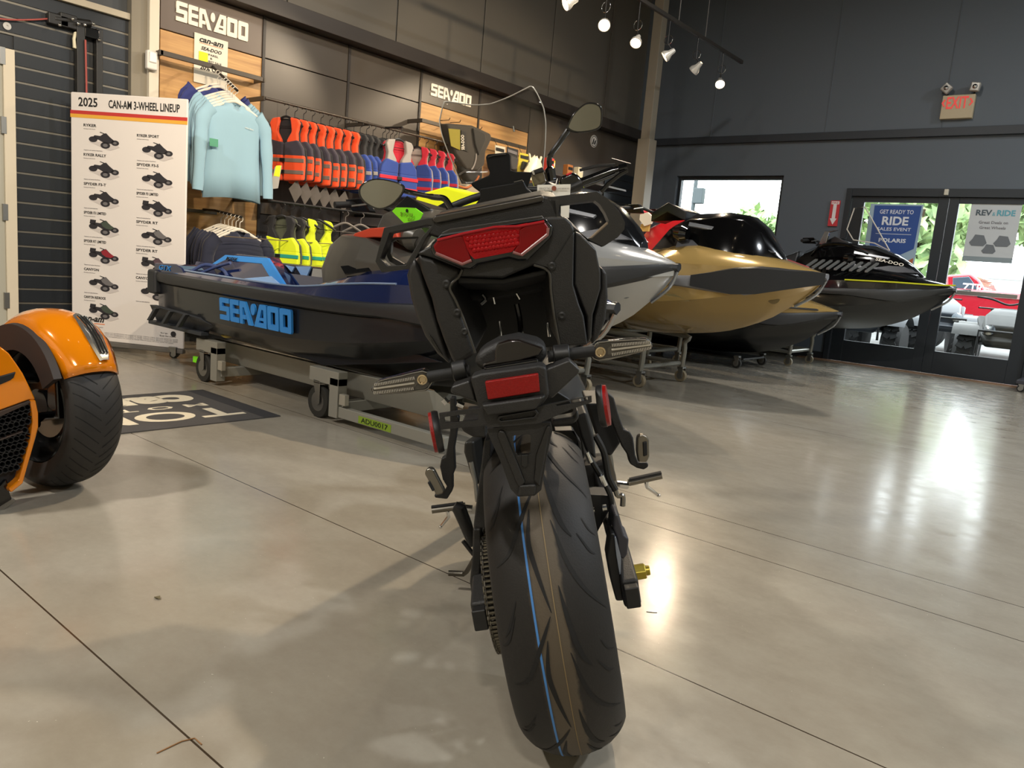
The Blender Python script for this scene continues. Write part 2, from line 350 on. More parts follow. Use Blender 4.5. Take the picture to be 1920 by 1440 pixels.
# ---------------------------------------------------------------- display bays on the left wall
XP = XW + .05                                     # face of the panels
def wood():
    m = bpy.data.materials.new('oak veneer'); m.use_nodes = True; nt = m.node_tree; b = nt.nodes['Principled BSDF']; N = nt.nodes.new; L = nt.links.new
    tc = N('ShaderNodeNewGeometry'); mp = N('ShaderNodeMapping'); mp.inputs['Scale'].default_value = (1, .55, 9); L(tc.outputs['Position'], mp.inputs[0])
    n = N('ShaderNodeTexNoise'); n.inputs['Scale'].default_value = 3.2; n.inputs['Detail'].default_value = 8; L(mp.outputs[0], n.inputs['Vector'])
    r = N('ShaderNodeValToRGB'); e = r.color_ramp.elements; e[0].position = .3; e[1].position = .72; e[0].color = srgb('a87d4c'); e[1].color = srgb('cfa469')
    L(n.outputs['Fac'], r.inputs[0]); L(r.outputs[0], b.inputs['Base Color']); b.inputs['Roughness'].default_value = .5; return m
OAK = wood(); PANB = mat('brown grey panel', '5f5248', .42, bump=.04, scale=20); PANG = mat('dark display panel', '4a433b', .38, bump=.04, scale=20)
LOGOW = mat('white lettering', 'efe6d6', .5)
zT = P(490, 29, x=XP).z; yB = [P(298, 60, x=XP).y, P(494, 90, x=XP).y, P(653, 140, x=XP).y, P(787, 190, x=XP).y]
yB += [P(899, 190, x=XP).y, P(991, 250, x=XP).y]
zM = P(498.75, 109.4, x=XP).z
struct(MB().bb((XW, yB[0] - .05, zT), (XW + .22, YW, zT + .14)).build('trim_7', mat('display header', '332d28', .5), smooth=0, bevel=.004))
def panel(y0, y1, z0, z1, m, name='wall_panel'):
    return struct(MB().bb((XW, y0 + .012, z0 + .004), (XP, y1 - .012, z1 - .004)).build(name, m, smooth=0, bevel=.003))
zw = P(310, 60, x=XP).z                           # bottom of the first logo board
z1w = P(300, 53, x=XP).z
for i in range(5):
    a, b = yB[i], yB[i + 1]
    if i == 0:
        panel(a, b, z1w, zT, PANB); panel(a, b, .1, z1w, OAK)
    elif i >= 3:
        zz = P(880, 217, x=XP).z; panel(a, b, zz, zT, PANG); panel(a, b, .1, zz, OAK)
    else:
        panel(a, b, zM, zT, PANG); panel(a, b, 1.2, zM, PANG); panel(a, b, .1, 1.2, mat('black back panel', '1b1715', .6))
panel(yB[5], YW, .1, zT, PANG)
for y in yB[1:5]:
    up = MB().bb((XP - .03, y - .014, .1), (XP + .012, y + .014, zT))
    for k in range(26): up.bb((XP + .010, y - .004, 1.3 + k * .05), (XP + .0135, y + .004, 1.33 + k * .05))
    struct(up.build('wall_standard', mat('slotted upright', '2b2622', .5), smooth=0))
for nm, (x0, y0_), (x1, y1_), hh in (('a', (329, 33), (464, 66), None), ('b', (806, 187), (882, 196), None)):
    a, b = P(x0, y0_, x=XP), P(x1, y1_, x=XP); 
    if nm == 'a': zc, h = P(395, 40, x=XP).z, .155
    else: zc, h = P(845, 179, x=XP).z, .13
    o = logo('wall_lettering', LOGOW, frame_mtx((XP + .006, a.y, zc - h / 2), (0, 1, 0), (0, 0, 1)), b.y - a.y, h, depth=.01)
    tag(o, 'white maker lettering on the brown board above the shirts' if nm == 'a' else 'white maker lettering on the dark board above the hanging backpack', 'sign')
# ---------------------------------------------------------------- the motorcycle (leaning on its side stand)
BM = Matrix.Translation((-.785, 1.282, .003)) @ Matrix.Rotation(.6715, 4, 'Z') @ Matrix.Rotation(-.2497, 4, 'Y')
BI = BM.inverted()
bike = thing('motorcycle', 'black sport touring motorcycle seen from behind, leaning on its side stand', 'motorcycle', mtx=BM)
def bk(px, py, y):                                # pixel -> the motorcycle's own space on its cross plane y
    o = BI @ CAM; d = (BI.to_3x3() @ ray(px, py)); return o + d * ((y - o.y) / d.y)
def c1(L, y): return [bk(680 + a / 3.42857, 360 + b / 3.42857, y) for a, b in L]
def c2(L, y): return [bk(780 + a / 3.6923, 740 + b / 3.6923, y) for a, b in L]
def px(L, y): return [bk(a, b, y) for a, b in L]
TXD = mat('matt tail plastic', '191817', .48, bump=.2, scale=500); TXL = mat('satin side cover', '262524', .42, bump=.12, scale=400)
# tyre: lathe profile with moulded grooves, a blue stripe and a mould seam
TW, TR = .098, .317
def prof(u):                                      # u in -1..1 across the tread -> (x, radius)
    a = u * 1.28; return TW * math.sin(a) / math.sin(1.28), TR - .075 * (1 - math.cos(a)) ** 1.0
def tpt(u, th, lift=0):                            # th: angle from straight back (-y), positive upward
    x, r = prof(u); r += lift; return V(x * (1 + lift * 4), -r * math.cos(th), TR + r * math.sin(th))
mb = MB(); NU, NT = 24, 160
rings = []
for k in range(NT):
    th = 2 * PI * k / NT; ring = [tpt(-1 + 2 * i / NU, th) for i in range(NU + 1)]
    for x, r in ((TW * .97, .238), (TW * .80, .222), (-TW * .80, .222), (-TW * .97, .238)): ring.append(V(x, -r * math.cos(th), TR + r * math.sin(th)))
    rings.append(ring)
mb.loft(rings + [rings[0]])
mb.mi = 2
for k in range(NT):
    a, b = 2 * PI * k / NT, 2 * PI * (k + 1) / NT
    mb.add([tpt(-.235, a, .0006), tpt(-.205, a, .0006), tpt(-.205, b, .0006), tpt(-.235, b, .0006)], [(0, 1, 2, 3)])
mb.mi = 3
for k in range(NT):
    a, b = 2 * PI * k / NT, 2 * PI * (k + 1) / NT
    mb.add([tpt(.045, a, .0007), tpt(.056, a, .0007), tpt(.056, b, .0007), tpt(.045, b, .0007)], [(0, 1, 2, 3)])
mb.mi = 1
def groove(pts, wd):                               # pts (u, th), width profile tapers to both ends
    pts = catmull([V(a, b, 0) for a, b in pts], 5); n = len(pts); L = []; Rr = []
    for i, p in enumerate(pts):
        q = pts[min(i + 1, n - 1)] - pts[max(i - 1, 0)]; t = V(q.x * .1, q.y * .3, 0).normalized()
        nn = V(-t.y / .1, t.x / .3, 0); ww = wd * (math.sin(PI * min(max(i / (n - 1), .02), .98))) ** .7
        L.append(tpt(p.x + nn.x * ww, p.y + nn.y * ww, .0009)); Rr.append(tpt(p.x - nn.x * ww, p.y - nn.y * ww, .0009))
    for i in range(n - 1): mb.add([L[i], L[i + 1], Rr[i + 1], Rr[i]], [(0, 1, 2, 3)])
NS = 9
for k in range(NS):
    t0 = 2 * PI * k / NS + .25
    groove([(.0, t0 + .02), (-.12, t0 + .26), (-.16, t0 + .40), (-.1, t0 + .58)], .0033)
    groove([(-.02, t0 + .70), (-.2, t0 + .55), (-.45, t0 + .36), (-.72, t0 + .30)], .0032)
    groove([(-.45, t0 + .10), (-.62, t0 - .04), (-.75, t0 - .1)], .0022)
    groove([(-.5, t0 + .72), (-.68, t0 + .58), (-.85, t0 + .54)], .0022)
    groove([(.16, t0 + .50), (.3, t0 + .26), (.52, t0 + .10), (.85, t0 - .02)], .0032)
    groove([(.14, t0 + .15), (.2, t0 - .05), (.3, t0 - .22), (.42, t0 - .30)], .0036)
    groove([(.5, t0 + .42), (.68, t0 + .32), (.8, t0 + .30)], .0022)
    groove([(.62, t0 - .18), (.74, t0 - .25), (.9, t0 - .28)], .0018)
def tyre_mat():
    m = mat('tyre rubber', '1a1918', .6, bump=.1, scale=300, spec=.35); nt = m.node_tree; b = nt.nodes['Principled BSDF']; N = nt.nodes.new; L = nt.links.new
    tc = N('ShaderNodeTexCoord'); sx = N('ShaderNodeSeparateXYZ'); L(tc.outputs['Object'], sx.inputs[0])
    n = N('ShaderNodeTexNoise'); n.inputs['Scale'].default_value = 40; L(tc.outputs['Object'], n.inputs['Vector'])
    ad = N('ShaderNodeMath'); ad.operation = 'MULTIPLY_ADD'; ad.inputs[1].default_value = .012; L(n.outputs['Fac'], ad.inputs[0]); L(sx.outputs['X'], ad.inputs[2])
    r = N('ShaderNodeValToRGB'); r.color_ramp.interpolation = 'LINEAR'; e = r.color_ramp.elements
    mr = N('ShaderNodeMapRange'); mr.inputs[1].default_value = -.1; mr.inputs[2].default_value = .1; L(ad.outputs[0], mr.inputs[0]); L(mr.outputs[0], r.inputs[0])
    dk, br = srgb('1f1d1b'), srgb('50473a')     # dusty mould-release band round the middle of the new tyre
    e[0].position = .36; e[0].color = dk; e[1].position = .42; e[1].color = br
    for p, c in ((.64, br), (.665, dk)): q = e.new(p); q.color = c
    L(r.outputs[0], b.inputs['Base Color']); return m
rw = mb.build('rear_tyre', [tyre_mat(), mat('groove black', '0b0a09', .8), mat('blue tyre stripe', '3f78b8', .6), mat('mould seam', '7d6a48', .7)], bike, smooth=60, fix=False)
# rim, hub, disc
mb = MB(); mb.lathe([(.222, -.075), (.205, -.07), (.19, -.03), (.19, .03), (.205, .07), (.222, .075)], (0, 0, TR), (1, 0, 0), 48, caps=False)
mb.lathe([(.05, -.07), (.05, .07)], (0, 0, TR), (1, 0, 0), 20)
for k in range(5):
    a = 2 * PI * k / 5; d = V(0, math.cos(a), math.sin(a)); e = V(0, -math.sin(a), math.cos(a)) * .035
    mb.tube([V(0, 0, TR) + d * .04 + e, V(0, 0, TR) + d * .2 + e * .4], [.016, .012], 8); mb.tube([V(0, 0, TR) + d * .04 - e, V(0, 0, TR) + d * .2 - e * .4], [.016, .012], 8)
mb.build('rear_rim', mat('rim black', '121212', .3), bike)
MB().lathe([(.075, .075), (.122, .075), (.122, .080), (.075, .080)], (0, 0, TR), (1, 0, 0), 40, caps=False).build('brake_disc', STEEL, bike)
# chain and sprocket on the left (x < 0)
XCH = -.118
MB().lathe([(.04, -.004), (.104, -.003), (.104, .003), (.04, .004)], (XCH, 0, TR), (1, 0, 0), 40).build('rear_sprocket', mat('sprocket steel', '3a3a38', .4, .9), bike)
mb = MB(); R0 = .112; path = []
for k in range(40): a = -PI / 2 - .1 + (PI + .3) * k / 39; path.append((-R0 * math.cos(a), TR + R0 * math.sin(a)))
y1, z1 = path[-1]
for k in range(1, 40): path.append((y1 + (0.62 - y1) * k / 39, z1 + (.40 - z1) * k / 39))
for i in range(len(path) - 1):
    a, b = V(XCH, *path[i]), V(XCH, *path[i + 1]); d = (b - a).normalized(); nn = V(1, 0, 0).cross(d); mid = (a + b) / 2; o = .0075 if i % 2 else .0105
    for s in (-1, 1): mb.prism([mid + V(s * o, 0, 0) + d * u * .0085 + nn * q * .0068 for u, q in ((-1.2, -.5), (-.6, -1), (.6, -1), (1.2, -.5), (1.2, .5), (.6, 1), (-.6, 1), (-1.2, .5))], V(s * .0022, 0, 0))
    mb.cyl(a - V(.0135, 0, 0), a + V(.0135, 0, 0), .0043, n=8)
mb.build('chain', mat('chain steel', '5c5850', .25, .9), bike, smooth=30)
# swing arm, axle, adjusters
mb = MB()
for s in (-1, 1):
    X = s * .148
    mb.loft([[V(X + a * .017, y, z + b * h) for a, b in ((-1, -1), (1, -1), (1, 1), (-1, 1))] for y, z, h in ((-.075, TR - .01, .028), (.0, TR, .034), (.25, TR + .03, .04), (.52, TR + .07, .055))], caps=True)
mb.bb((-.165, .42, TR + .02), (.165, .53, TR + .12))
mb.build('swing_arm', TXT, bike, bevel=.006)
for s in (-1, 1):
    MB().bb((s * .148 - .014, -.098, TR - .03), (s * .148 + .014, -.072, TR + .012)).build('chain_adjuster', BLK, bike, bevel=.003)
MB().cyl((.16, 0, TR), (.188, 0, TR), .017, n=6).cyl((.185, 0, TR), (.197, 0, TR), .010).build('axle_nut', mat('gold zinc nut', 'a8973f', .35, .8), bike, bevel=.002)
# chain guard and mud guard beside the tyre, left
MB().prism(c2([(470, 320), (525, 300), (520, 480), (500, 700), (495, 930), (395, 925), (430, 640), (455, 460)], -.02), V(.012, .10, .02)).build('chain_guard', TXT, bike, bevel=.004)
MB().prism(c2([(395, 930), (450, 930), (455, 1130), (425, 1400), (385, 1400), (372, 1300), (390, 1120)], .02), V(0, .05, 0)).build('chain_guide', TXT, bike, bevel=.004)
# brake caliper, hose and wheel-speed parts on the right
MB().prism(c2([(1370, 830), (1400, 830), (1440, 970), (1475, 1000), (1465, 1110), (1435, 1145), (1400, 1120), (1390, 1000), (1365, 930)], -.03), V(0, .07, 0)).build('brake_caliper', DGREY, bike, bevel=.006)
MB().prism(c2([(1345, 960), (1375, 960), (1420, 1120), (1420, 1260), (1440, 1430), (1385, 1432), (1350, 1300), (1320, 1130)], -.05), V(0, .05, 0)).build('caliper_bracket', BLK, bike, bevel=.004)
MB().prism(c2([(1372, 985), (1385, 985), (1420, 1130), (1418, 1245), (1408, 1245), (1385, 1110)], -.058), V(0, .008, 0)).build('brake_pad_plate', mat('bluish steel', '8e98aa', .25, .8), bike, bevel=.001)
mb = MB()
mb.tube(catmull(c2([(1180, 400), (1240, 500), (1310, 620), (1350, 720), (1350, 850), (1330, 960)], .05), 5), .006, 8); mb.tube(catmull(c2([(1240, 280), (1300, 400), (1330, 560), (1380, 660)], .2), 5), .008, 8)
mb.build('brake_hose', BLK, bike)
for L, r in (([(1180, 400), (1210, 470)], .005), ([(1280, 560), (1310, 630)], .006), ([(1210, 800), (1235, 800)], .006), ([(1290, 790), (1320, 785)], .008)):
    a, b = c2(L, .03); MB().cyl(a, b, r, n=10).build('fitting', CHROME, bike)
MB().prism(c2([(1190, 690), (1370, 700), (1340, 800), (1230, 1000), (1300, 1330), (1240, 1000), (1205, 800)], .06), V(0, .06, 0)).build('brake_shroud', BLK, bike, bevel=.004)
# licence bracket: upper strap, slots, flap with opening, reflectors
YL = -.33
mb = MB()
def slotted(o, i): mb.ring(c2(o, YL), c2(i, YL), V(0, .006, 0))
slotted([(160, 130), (300, 110), (470, 90), (485, 215), (320, 228), (170, 243)], [(195, 155), (300, 140), (430, 130), (430, 175), (300, 190), (200, 192)])
slotted([(935, 62), (1080, 35), (1215, 10), (1218, 52), (1080, 100), (940, 160)], [(965, 45 + 25), (1080, 40), (1190, 17), (1192, 40), (1080, 62), (975, 78)])
mb.prism(c2([(468, 90), (500, 80), (560, 130), (820, 92), (935, 62), (940, 160), (850, 200), (500, 230), (485, 215)], YL), V(0, .008, 0))
mb.build('plate_bracket', TXT, bike, bevel=.002)
MB().ring(c2([(570, 150), (830, 105), (850, 130), (830, 165), (580, 195), (560, 175)], YL - .006), c2([(590, 160), (815, 118), (830, 132), (815, 155), (592, 183), (578, 172)], YL - .006), V(0, .006, 0)).build('plate_recess', BLK, bike, bevel=.001)
fl_o = [(490, 235), (570, 225), (850, 190), (935, 195), (945, 245), (905, 440), (868, 660), (820, 702), (705, 708), (655, 655), (580, 450), (500, 275)]
fl_i = [(660, 290), (680, 283), (770, 275), (790, 275), (793, 290), (792, 360), (790, 408), (780, 414), (700, 420), (690, 412), (676, 350), (663, 300)]
MB().ring(c2(fl_o, YL + .01), c2(fl_i, YL + .01), V(0, .012, 0)).build('splash_flap', TXT, bike, bevel=.004)
MB().prism(c2([(575, 245), (615, 255), (760, 610), (715, 650), (690, 600), (560, 280)], YL + .004), V(0, .012, 0)).prism(c2([(905, 215), (935, 215), (855, 640), (815, 600), (830, 420)], YL + .004), V(0, .012, 0)).prism(c2([(715, 628), (835, 622), (822, 700), (705, 706)], YL + .003), V(0, .012, 0)).build('flap_rib', TXD, bike, bevel=.004)
MB().prism(c2([(728, 418), (775, 415), (775, 490), (752, 508), (728, 490)], YL + .006), V(0, .006, 0)).build('flap_clip', BLK, bike, bevel=.001)
# holder with the red reflector
MB().prism(c1([(690, 1190), (760, 1165), (1130, 1110), (1180, 1125), (1200, 1310), (1130, 1400), (810, 1440), (750, 1410)], YL), V(0, .05, 0)).build('reflector_holder', TXT, bike, bevel=.005)
MB().prism(c1([(760, 1370), (1180, 1310), (1110, 1400), (800, 1440)], YL - .02), V(0, .03, .0)).build('holder_lip', TXD, bike, bevel=.004)
MB().prism(c1([(1150, 1150), (1330, 1080), (1395, 1140), (1390, 1165), (1215, 1330), (1190, 1320)], YL + .03), V(0, .05, 0)).build('holder_wing', TXL, bike, bevel=.004)
MB().prism(c1([(570, 1250), (690, 1210), (740, 1360), (560, 1290)], YL + .03), V(0, .05, 0)).build('holder_wing', TXL, bike, bevel=.004)
REFL = mat('red reflector', '8e0a06', .3, coat=.1, bump=.3, scale=700, var=.25, spec=.3)
MB().prism(c1([(785, 1220), (1130, 1168), (1140, 1285), (805, 1338)], YL - .012), V(0, .012, 0)).build('rear_reflector', REFL, bike, bevel=.002)
for p, s in ((bk(827, 808, -.26), -1), (bk(1122, 762, -.26), 1)):
    o = MB().lathe([(.033, 0), (.035, .004), (.035, .010), (.030, .014)], p, V(s, -.14, 0), 28).build('side_reflector', BLK, bike)
    MB().lathe([(.034, .010), (.033, .016), (.0005, .018)], p, V(s, -.14, 0), 28).build('reflector_lens', REFL, o)
# plate lamp cover and indicator stalks
GLB = mat('polished lamp cover', '1a1512', .15, coat=.6)
MB().prism(c1([(720, 1050), (780, 1005), (862, 960), (1000, 932), (1120, 960), (1190, 1000), (1180, 1062), (1135, 1130), (980, 1150), (800, 1168), (752, 1150), (722, 1100)], YL + .06), V(0, .10, 0)).build('lamp_body', TXT, bike, bevel=.012, seg=3)
MB().prism(c1([(865, 975), (935, 955), (1000, 950), (1110, 985), (1165, 1005), (1130, 1055), (1000, 1090), (770, 1125), (775, 1100), (850, 1080), (850, 1020)], YL + .045), V(0, .03, 0)).build('lamp_cover', GLB, bike, bevel=.008, seg=3)
MB().prism(c1([(770, 1128), (1130, 1070), (1138, 1130), (800, 1168)], YL + .03), V(0, .04, 0)).build('plate_light', BLKG, bike, bevel=.004)
YS = -.24
for st, a, b, g0, g1 in (('l', (690, 1148), (420, 1190), (672, 1140), (580, 1160)), ('r', (1190, 1060), (1490, 1020), (1225, 1052), (1330, 1042))):
    A, B, G, H = [c1([q], YS)[0] for q in (a, b, g0, g1)]
    s = MB().cyl(A, B, .0095).build('indicator_stalk', RUB, bike)
    MB().cyl(G, H, .017, n=20).build('stalk_grommet', BLK, bike, bevel=.003)
LENS = mat('smoked indicator lens', '3d3a35', .15, coat=.6); LED = mat('clear led strip', '55514a', .2, .2); LEDT = mat('led prism', 'b5afa2', .2)
for side, o, strip, bolt in ((0, [(50, 1272), (90, 1215), (240, 1175), (390, 1138), (440, 1165), (465, 1202), (440, 1250), (410, 1280), (270, 1295), (120, 1306), (60, 1292)], [(75, 1240), (335, 1195), (360, 1225), (330, 1262), (70, 1290)], (385, 1205)),
                             (1, [(1450, 1035), (1480, 990), (1510, 960), (1680, 945), (1830, 940), (1870, 975), (1855, 1010), (1700, 1055), (1510, 1097), (1460, 1062)], [(1575, 1005), (1600, 985), (1850, 965), (1855, 1000), (1600, 1045), (1575, 1045)], (1527, 1028))):
    t = MB().prism(c1(o, YS + .004), V(0, .022, 0)).build('turn_signal', BLKG, bike, bevel=.006, seg=3)
    cen = V(sum(a for a, b in o) / len(o), sum(b for a, b in o) / len(o), 0); inn = [(cen.x + (a - cen.x) * .93, cen.y + (b - cen.y) * .84) for a, b in o]
    MB().prism(c1(inn, YS - .002), V(0, .010, 0)).build('signal_lens', LENS, t, bevel=.003)
    led = MB(); n = 15; a0, a1 = strip[0], strip[-1]
    led.prism(c1(strip, YS - .0035), V(0, .004, 0)); led.mi = 1
    for k in range(24):
        for e0, e1 in ((strip[0], strip[1]), (strip[-1], strip[-2])) if side == 0 else ((strip[1], strip[2]), (strip[-2], strip[-3])):
            u = (k + .5) / 24; q = c1([(e0[0] + (e1[0] - e0[0]) * u, e0[1] + (e1[1] - e0[1]) * u)], YS - .004)[0]; led.box(q, (.0011, .006, .0045))
    mid = [((strip[0][0] + strip[-1][0]) / 2, (strip[0][1] + strip[-1][1]) / 2), ((strip[1][0] + strip[-2][0]) / 2, (strip[1][1] + strip[-2][1]) / 2)] if side == 0 else [((strip[1][0] + strip[-2][0]) / 2, (strip[1][1] + strip[-2][1]) / 2), ((strip[2][0] + strip[3][0]) / 2, (strip[2][1] + strip[3][1]) / 2)]
    led.tube(c1(mid, YS - .0045), .0018, 6); led.build('led_strip', [LED, LEDT], t, smooth=0)
    MB().tube(catmull(c1(inn, YS - .0025), 2, True), .0011, 6, closed=True).build('lens_rim', mat('lens rim grey', '6f6b62', .25), t)
    q = c1([bolt], YS - .003)[0]; MB().lathe([(.0085, 0), (.0085, .004), (.006, .0045), (.005, .002), (.0005, .002)], q, (0, -1, 0), 20).build('signal_screw', mat('warm chrome', 'c9b798', .2, 1), t)
# tail: lamp housing, covers, hollow underside
YT = -.17
HOLL = mat('under tail black', '0c0c0c', .6)
MB().prism(c1([(345, 395), (440, 340), (500, 268), (850, 215), (1200, 160), (1300, 158), (1345, 200), (1362, 250), (1200, 500), (1100, 470), (900, 555), (620, 545), (640, 500), (450, 425)], YT + .012), V(0, .30, .0), .92).build('tail_cover', TXD, bike, bevel=.010, seg=3)
MB().prism(c1([(505, 262), (560, 235), (800, 200), (1150, 150), (1170, 172), (850, 222), (505, 278)], YT + .02), V(0, .25, .01)).build('tail_ledge', mat('sheen black', '2b2825', .3), bike, bevel=.006)
mb = MB()
mb.prism(c1([(520, 520), (1250, 470), (1300, 990), (720, 1040)], YT + .34), V(0, .02, 0)); mb.prism(c1([(600, 540), (900, 555), (1180, 490), (1190, 530), (900, 600), (610, 590)], YT + .03), V(0, .32, -.03))
mb.build('under_tail', HOLL, bike, bevel=.004)
for L in ([(835, 650), (850, 720)], [(975, 630), (1010, 690)], [(880, 830), (888, 950)], [(1190, 840), (1200, 930)]): a, b = c1(L, YT + .2); MB().tube([a, b], .003, 8).build('wiring_clip', CHROME, bike)
MB().tube(catmull(c1([(770, 660), (790, 690), (760, 720)], YT + .18), 5), .004, 8).build('tail_wire', BLKG, bike)
MB().tube(catmull(c1([(990, 720), (1010, 820), (1020, 940)], YT + .22), 4), .006, 8).build('tail_wire', BLKG, bike)
MB().prism(c1([(345, 395), (450, 425), (560, 470), (640, 500), (620, 545), (560, 612), (600, 700), (650, 820), (700, 950), (728, 1040), (640, 1100), (585, 1115), (520, 960), (470, 820), (440, 690), (375, 520)], YT + .015), V(.012, .26, .02)).build('tail_side_panel', TXD, bike, bevel=.010, seg=3)
MB().prism(c1([(1105, 468), (1200, 480), (1300, 300), (1362, 250), (1358, 420), (1355, 600), (1390, 720), (1422, 800), (1448, 985), (1265, 992), (1250, 890), (1230, 790), (1195, 512)], YT + .015), V(-.012, .26, .02)).build('tail_side_panel', TXD, bike, bevel=.010, seg=3)
MB().prism(c1([(335, 418), (378, 520), (440, 700), (520, 960), (568, 1120), (480, 1045), (400, 930), (345, 800), (310, 690), (282, 540), (300, 480)], YT + .05), V(-.006, .40, .05)).build('side_cover', TXL, bike, bevel=.008, seg=3)
MB().prism(c1([(1364, 255), (1400, 270), (1500, 370), (1530, 520), (1530, 620), (1480, 790), (1470, 940), (1445, 985), (1440, 800), (1360, 590)], YT + .05), V(.004, .40, .05)).build('side_cover', TXL, bike, bevel=.008, seg=3)
MB().prism(c1([(1530, 480), (1570, 520), (1577, 680), (1560, 830), (1515, 940), (1470, 990), (1482, 800), (1530, 620)], YT + .09), V(.004, .35, .03)).build('pannier_mount', TXT, bike, bevel=.006)
MB().prism(c1([(425, 912), (450, 940), (515, 1050), (490, 1035), (440, 970)], YT + .045), V(0, .02, 0)).build('cover_slot', BLKG, bike, bevel=.001)
for a, b in ((537, 590), (608, 775), (655, 898), (1215, 475), (1280, 795)):
    q = c1([(a, b)], YT + .012)[0]; MB().lathe([(.007, 0), (.007, .002), (.004, .003), (.0005, .002)], q, (0, -1, 0), 16).build('panel_fastener', BLK, bike)
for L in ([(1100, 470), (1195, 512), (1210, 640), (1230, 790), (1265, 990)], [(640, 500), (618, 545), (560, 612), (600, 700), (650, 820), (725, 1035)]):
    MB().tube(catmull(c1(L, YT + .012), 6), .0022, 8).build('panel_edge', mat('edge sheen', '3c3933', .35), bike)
# tail lamp
MB().prism(c1([(430, 350), (445, 325), (500, 282), (850, 222), (1180, 170), (1228, 222), (1222, 270), (1205, 300), (1060, 442), (1000, 445), (940, 428), (742, 470), (700, 500), (640, 492), (460, 415), (440, 385)], YT - .004), V(0, .06, 0)).build('tail_light_housing', BLKG, bike, bevel=.006, seg=3)
TL = mat('dark red lens', '7a0a0e', .15, coat=.12, spec=.2); TL2 = mat('red led lens', 'a00c12', .25, coat=.05, bump=.3, scale=260, spec=.2)
tl = MB().prism(c1([(450, 348), (482, 308), (640, 272), (700, 440), (662, 466), (640, 462), (470, 392)], YT - .016), V(0, .016, 0)).build('tail_light', TL, bike, bevel=.004, seg=3)
MB().prism(c1([(1003, 240), (1060, 200), (1170, 190), (1197, 228), (1190, 272), (1020, 406), (965, 388), (1000, 330)], YT - .016), V(0, .016, 0)).build('tail_light', TL, bike, bevel=.004, seg=3)
led = MB(); led.prism(c1([(630, 275), (820, 245), (1060, 198), (1010, 240), (1000, 335), (960, 385), (720, 432), (690, 405), (655, 330)], YT - .014), V(0, .014, 0))
for i in range(12):
    for j in range(4):
        u, v_ = (i + .5 + .5 * (j % 2)) / 12.5, (j + .5) / 4; q = c1([(655 + 350 * u + 45 * v_ * (1 - u), 290 - 48 * u + (100 * v_) * (1 - .0 * u))], YT - .014)[0]
        led.lathe([(.0050, 0), (.0042, .0016), (.0022, .0024), (.0002, .0026)], q, (0, -1, 0), 8)
led.build('led_cluster', TL2, tl, smooth=50)
for L in ([(470, 394), (640, 464), (700, 440)], [(1192, 230), (1188, 274), (1022, 405), (966, 388)]): MB().tube(c1(L, YT - .016), .0028, 8).build('lens_rim', mat('pink rim', '8a5a57', .3), tl)
mb = MB(); mb.tube(c1([(480, 310), (640, 270), (850, 226), (1000, 222), (1168, 190)], YT - .016), .0025, 8); mb.build('lens_top_rim', mat('bright red rim', 'a01820', .2), tl)
# luggage rack with grab handles
YR = -.10
RK = mat('rack coating', '1f1e1c', .42, bump=.1, scale=500); RKT = mat('rack top metal', '4a4743', .28, .8)
r2 = lambda L, y: [bk(920 + a / 6, 250 + b / 6, y) for a, b in L]
r1 = lambda L, y: [bk(640 + a / 6, 330 + b / 6, y) for a, b in L]
rk = MB().prism(px([(815, 408), (1018, 366), (1047, 371), (1050, 400), (1045, 412), (830, 450), (800, 440)], YR), V(0, .12, .02)).build('luggage_rack', TXD, bike, bevel=.006)
MB().prism(px([(808, 413), (815, 404), (1018, 365), (1022, 374), (1016, 380), (820, 420)], YR - .006), V(0, .10, .012)).build('rack_top_bar', RKT, rk, bevel=.004)
MB().ring(r1([(480, 580), (980, 470), (1060, 470), (1050, 560), (960, 690), (780, 1040), (450, 1085), (380, 960)], YR), r1([(545, 640), (960, 555), (1010, 560), (980, 600), (900, 690), (720, 1000), (520, 1010), (440, 930)], YR), V(0, .045, .0)).build('grab_handle', RK, rk, bevel=.007, seg=3)
MB().ring(r1([(520, 740), (600, 690), (860, 680), (830, 760), (840, 860), (780, 1000), (700, 1050), (540, 960), (510, 900)], YR + .05), r1([(565, 745), (610, 715), (850, 700), (815, 770), (815, 850), (770, 965), (705, 990), (575, 915), (555, 870)], YR + .05), V(0, .02, 0)).build('handle_inner_frame', RK, rk, bevel=.003)
MB().ring(r2([(640, 720), (900, 690), (1195, 655), (1320, 740), (1440, 870), (1512, 1000), (1505, 1080), (1430, 1170), (1270, 1272), (1200, 1240), (1110, 1200), (750, 960)], YR), r2([(780, 800), (960, 780), (1175, 755), (1230, 800), (1290, 890), (1330, 985), (1320, 1020), (1250, 1090), (1140, 1180), (1115, 1178), (1090, 1185), (760, 900)], YR), V(0, .045, 0)).build('grab_handle', RK, rk, bevel=.007, seg=3)
MB().prism(r2([(1100, 1185), (1310, 990), (1330, 1020), (1130, 1200)], YR + .006), V(0, .02, 0)).build('handle_underside', mat('tan handle edge', '8d7c66', .5), rk, bevel=.002)  # lighter tan strip along the lower side of the handle
MB().prism(r2([(690, 760), (790, 760), (790, 880), (760, 960), (640, 960), (650, 800)], YR + .01), V(0, .06, -.01)).build('rack_post', TXT, rk, bevel=.005)
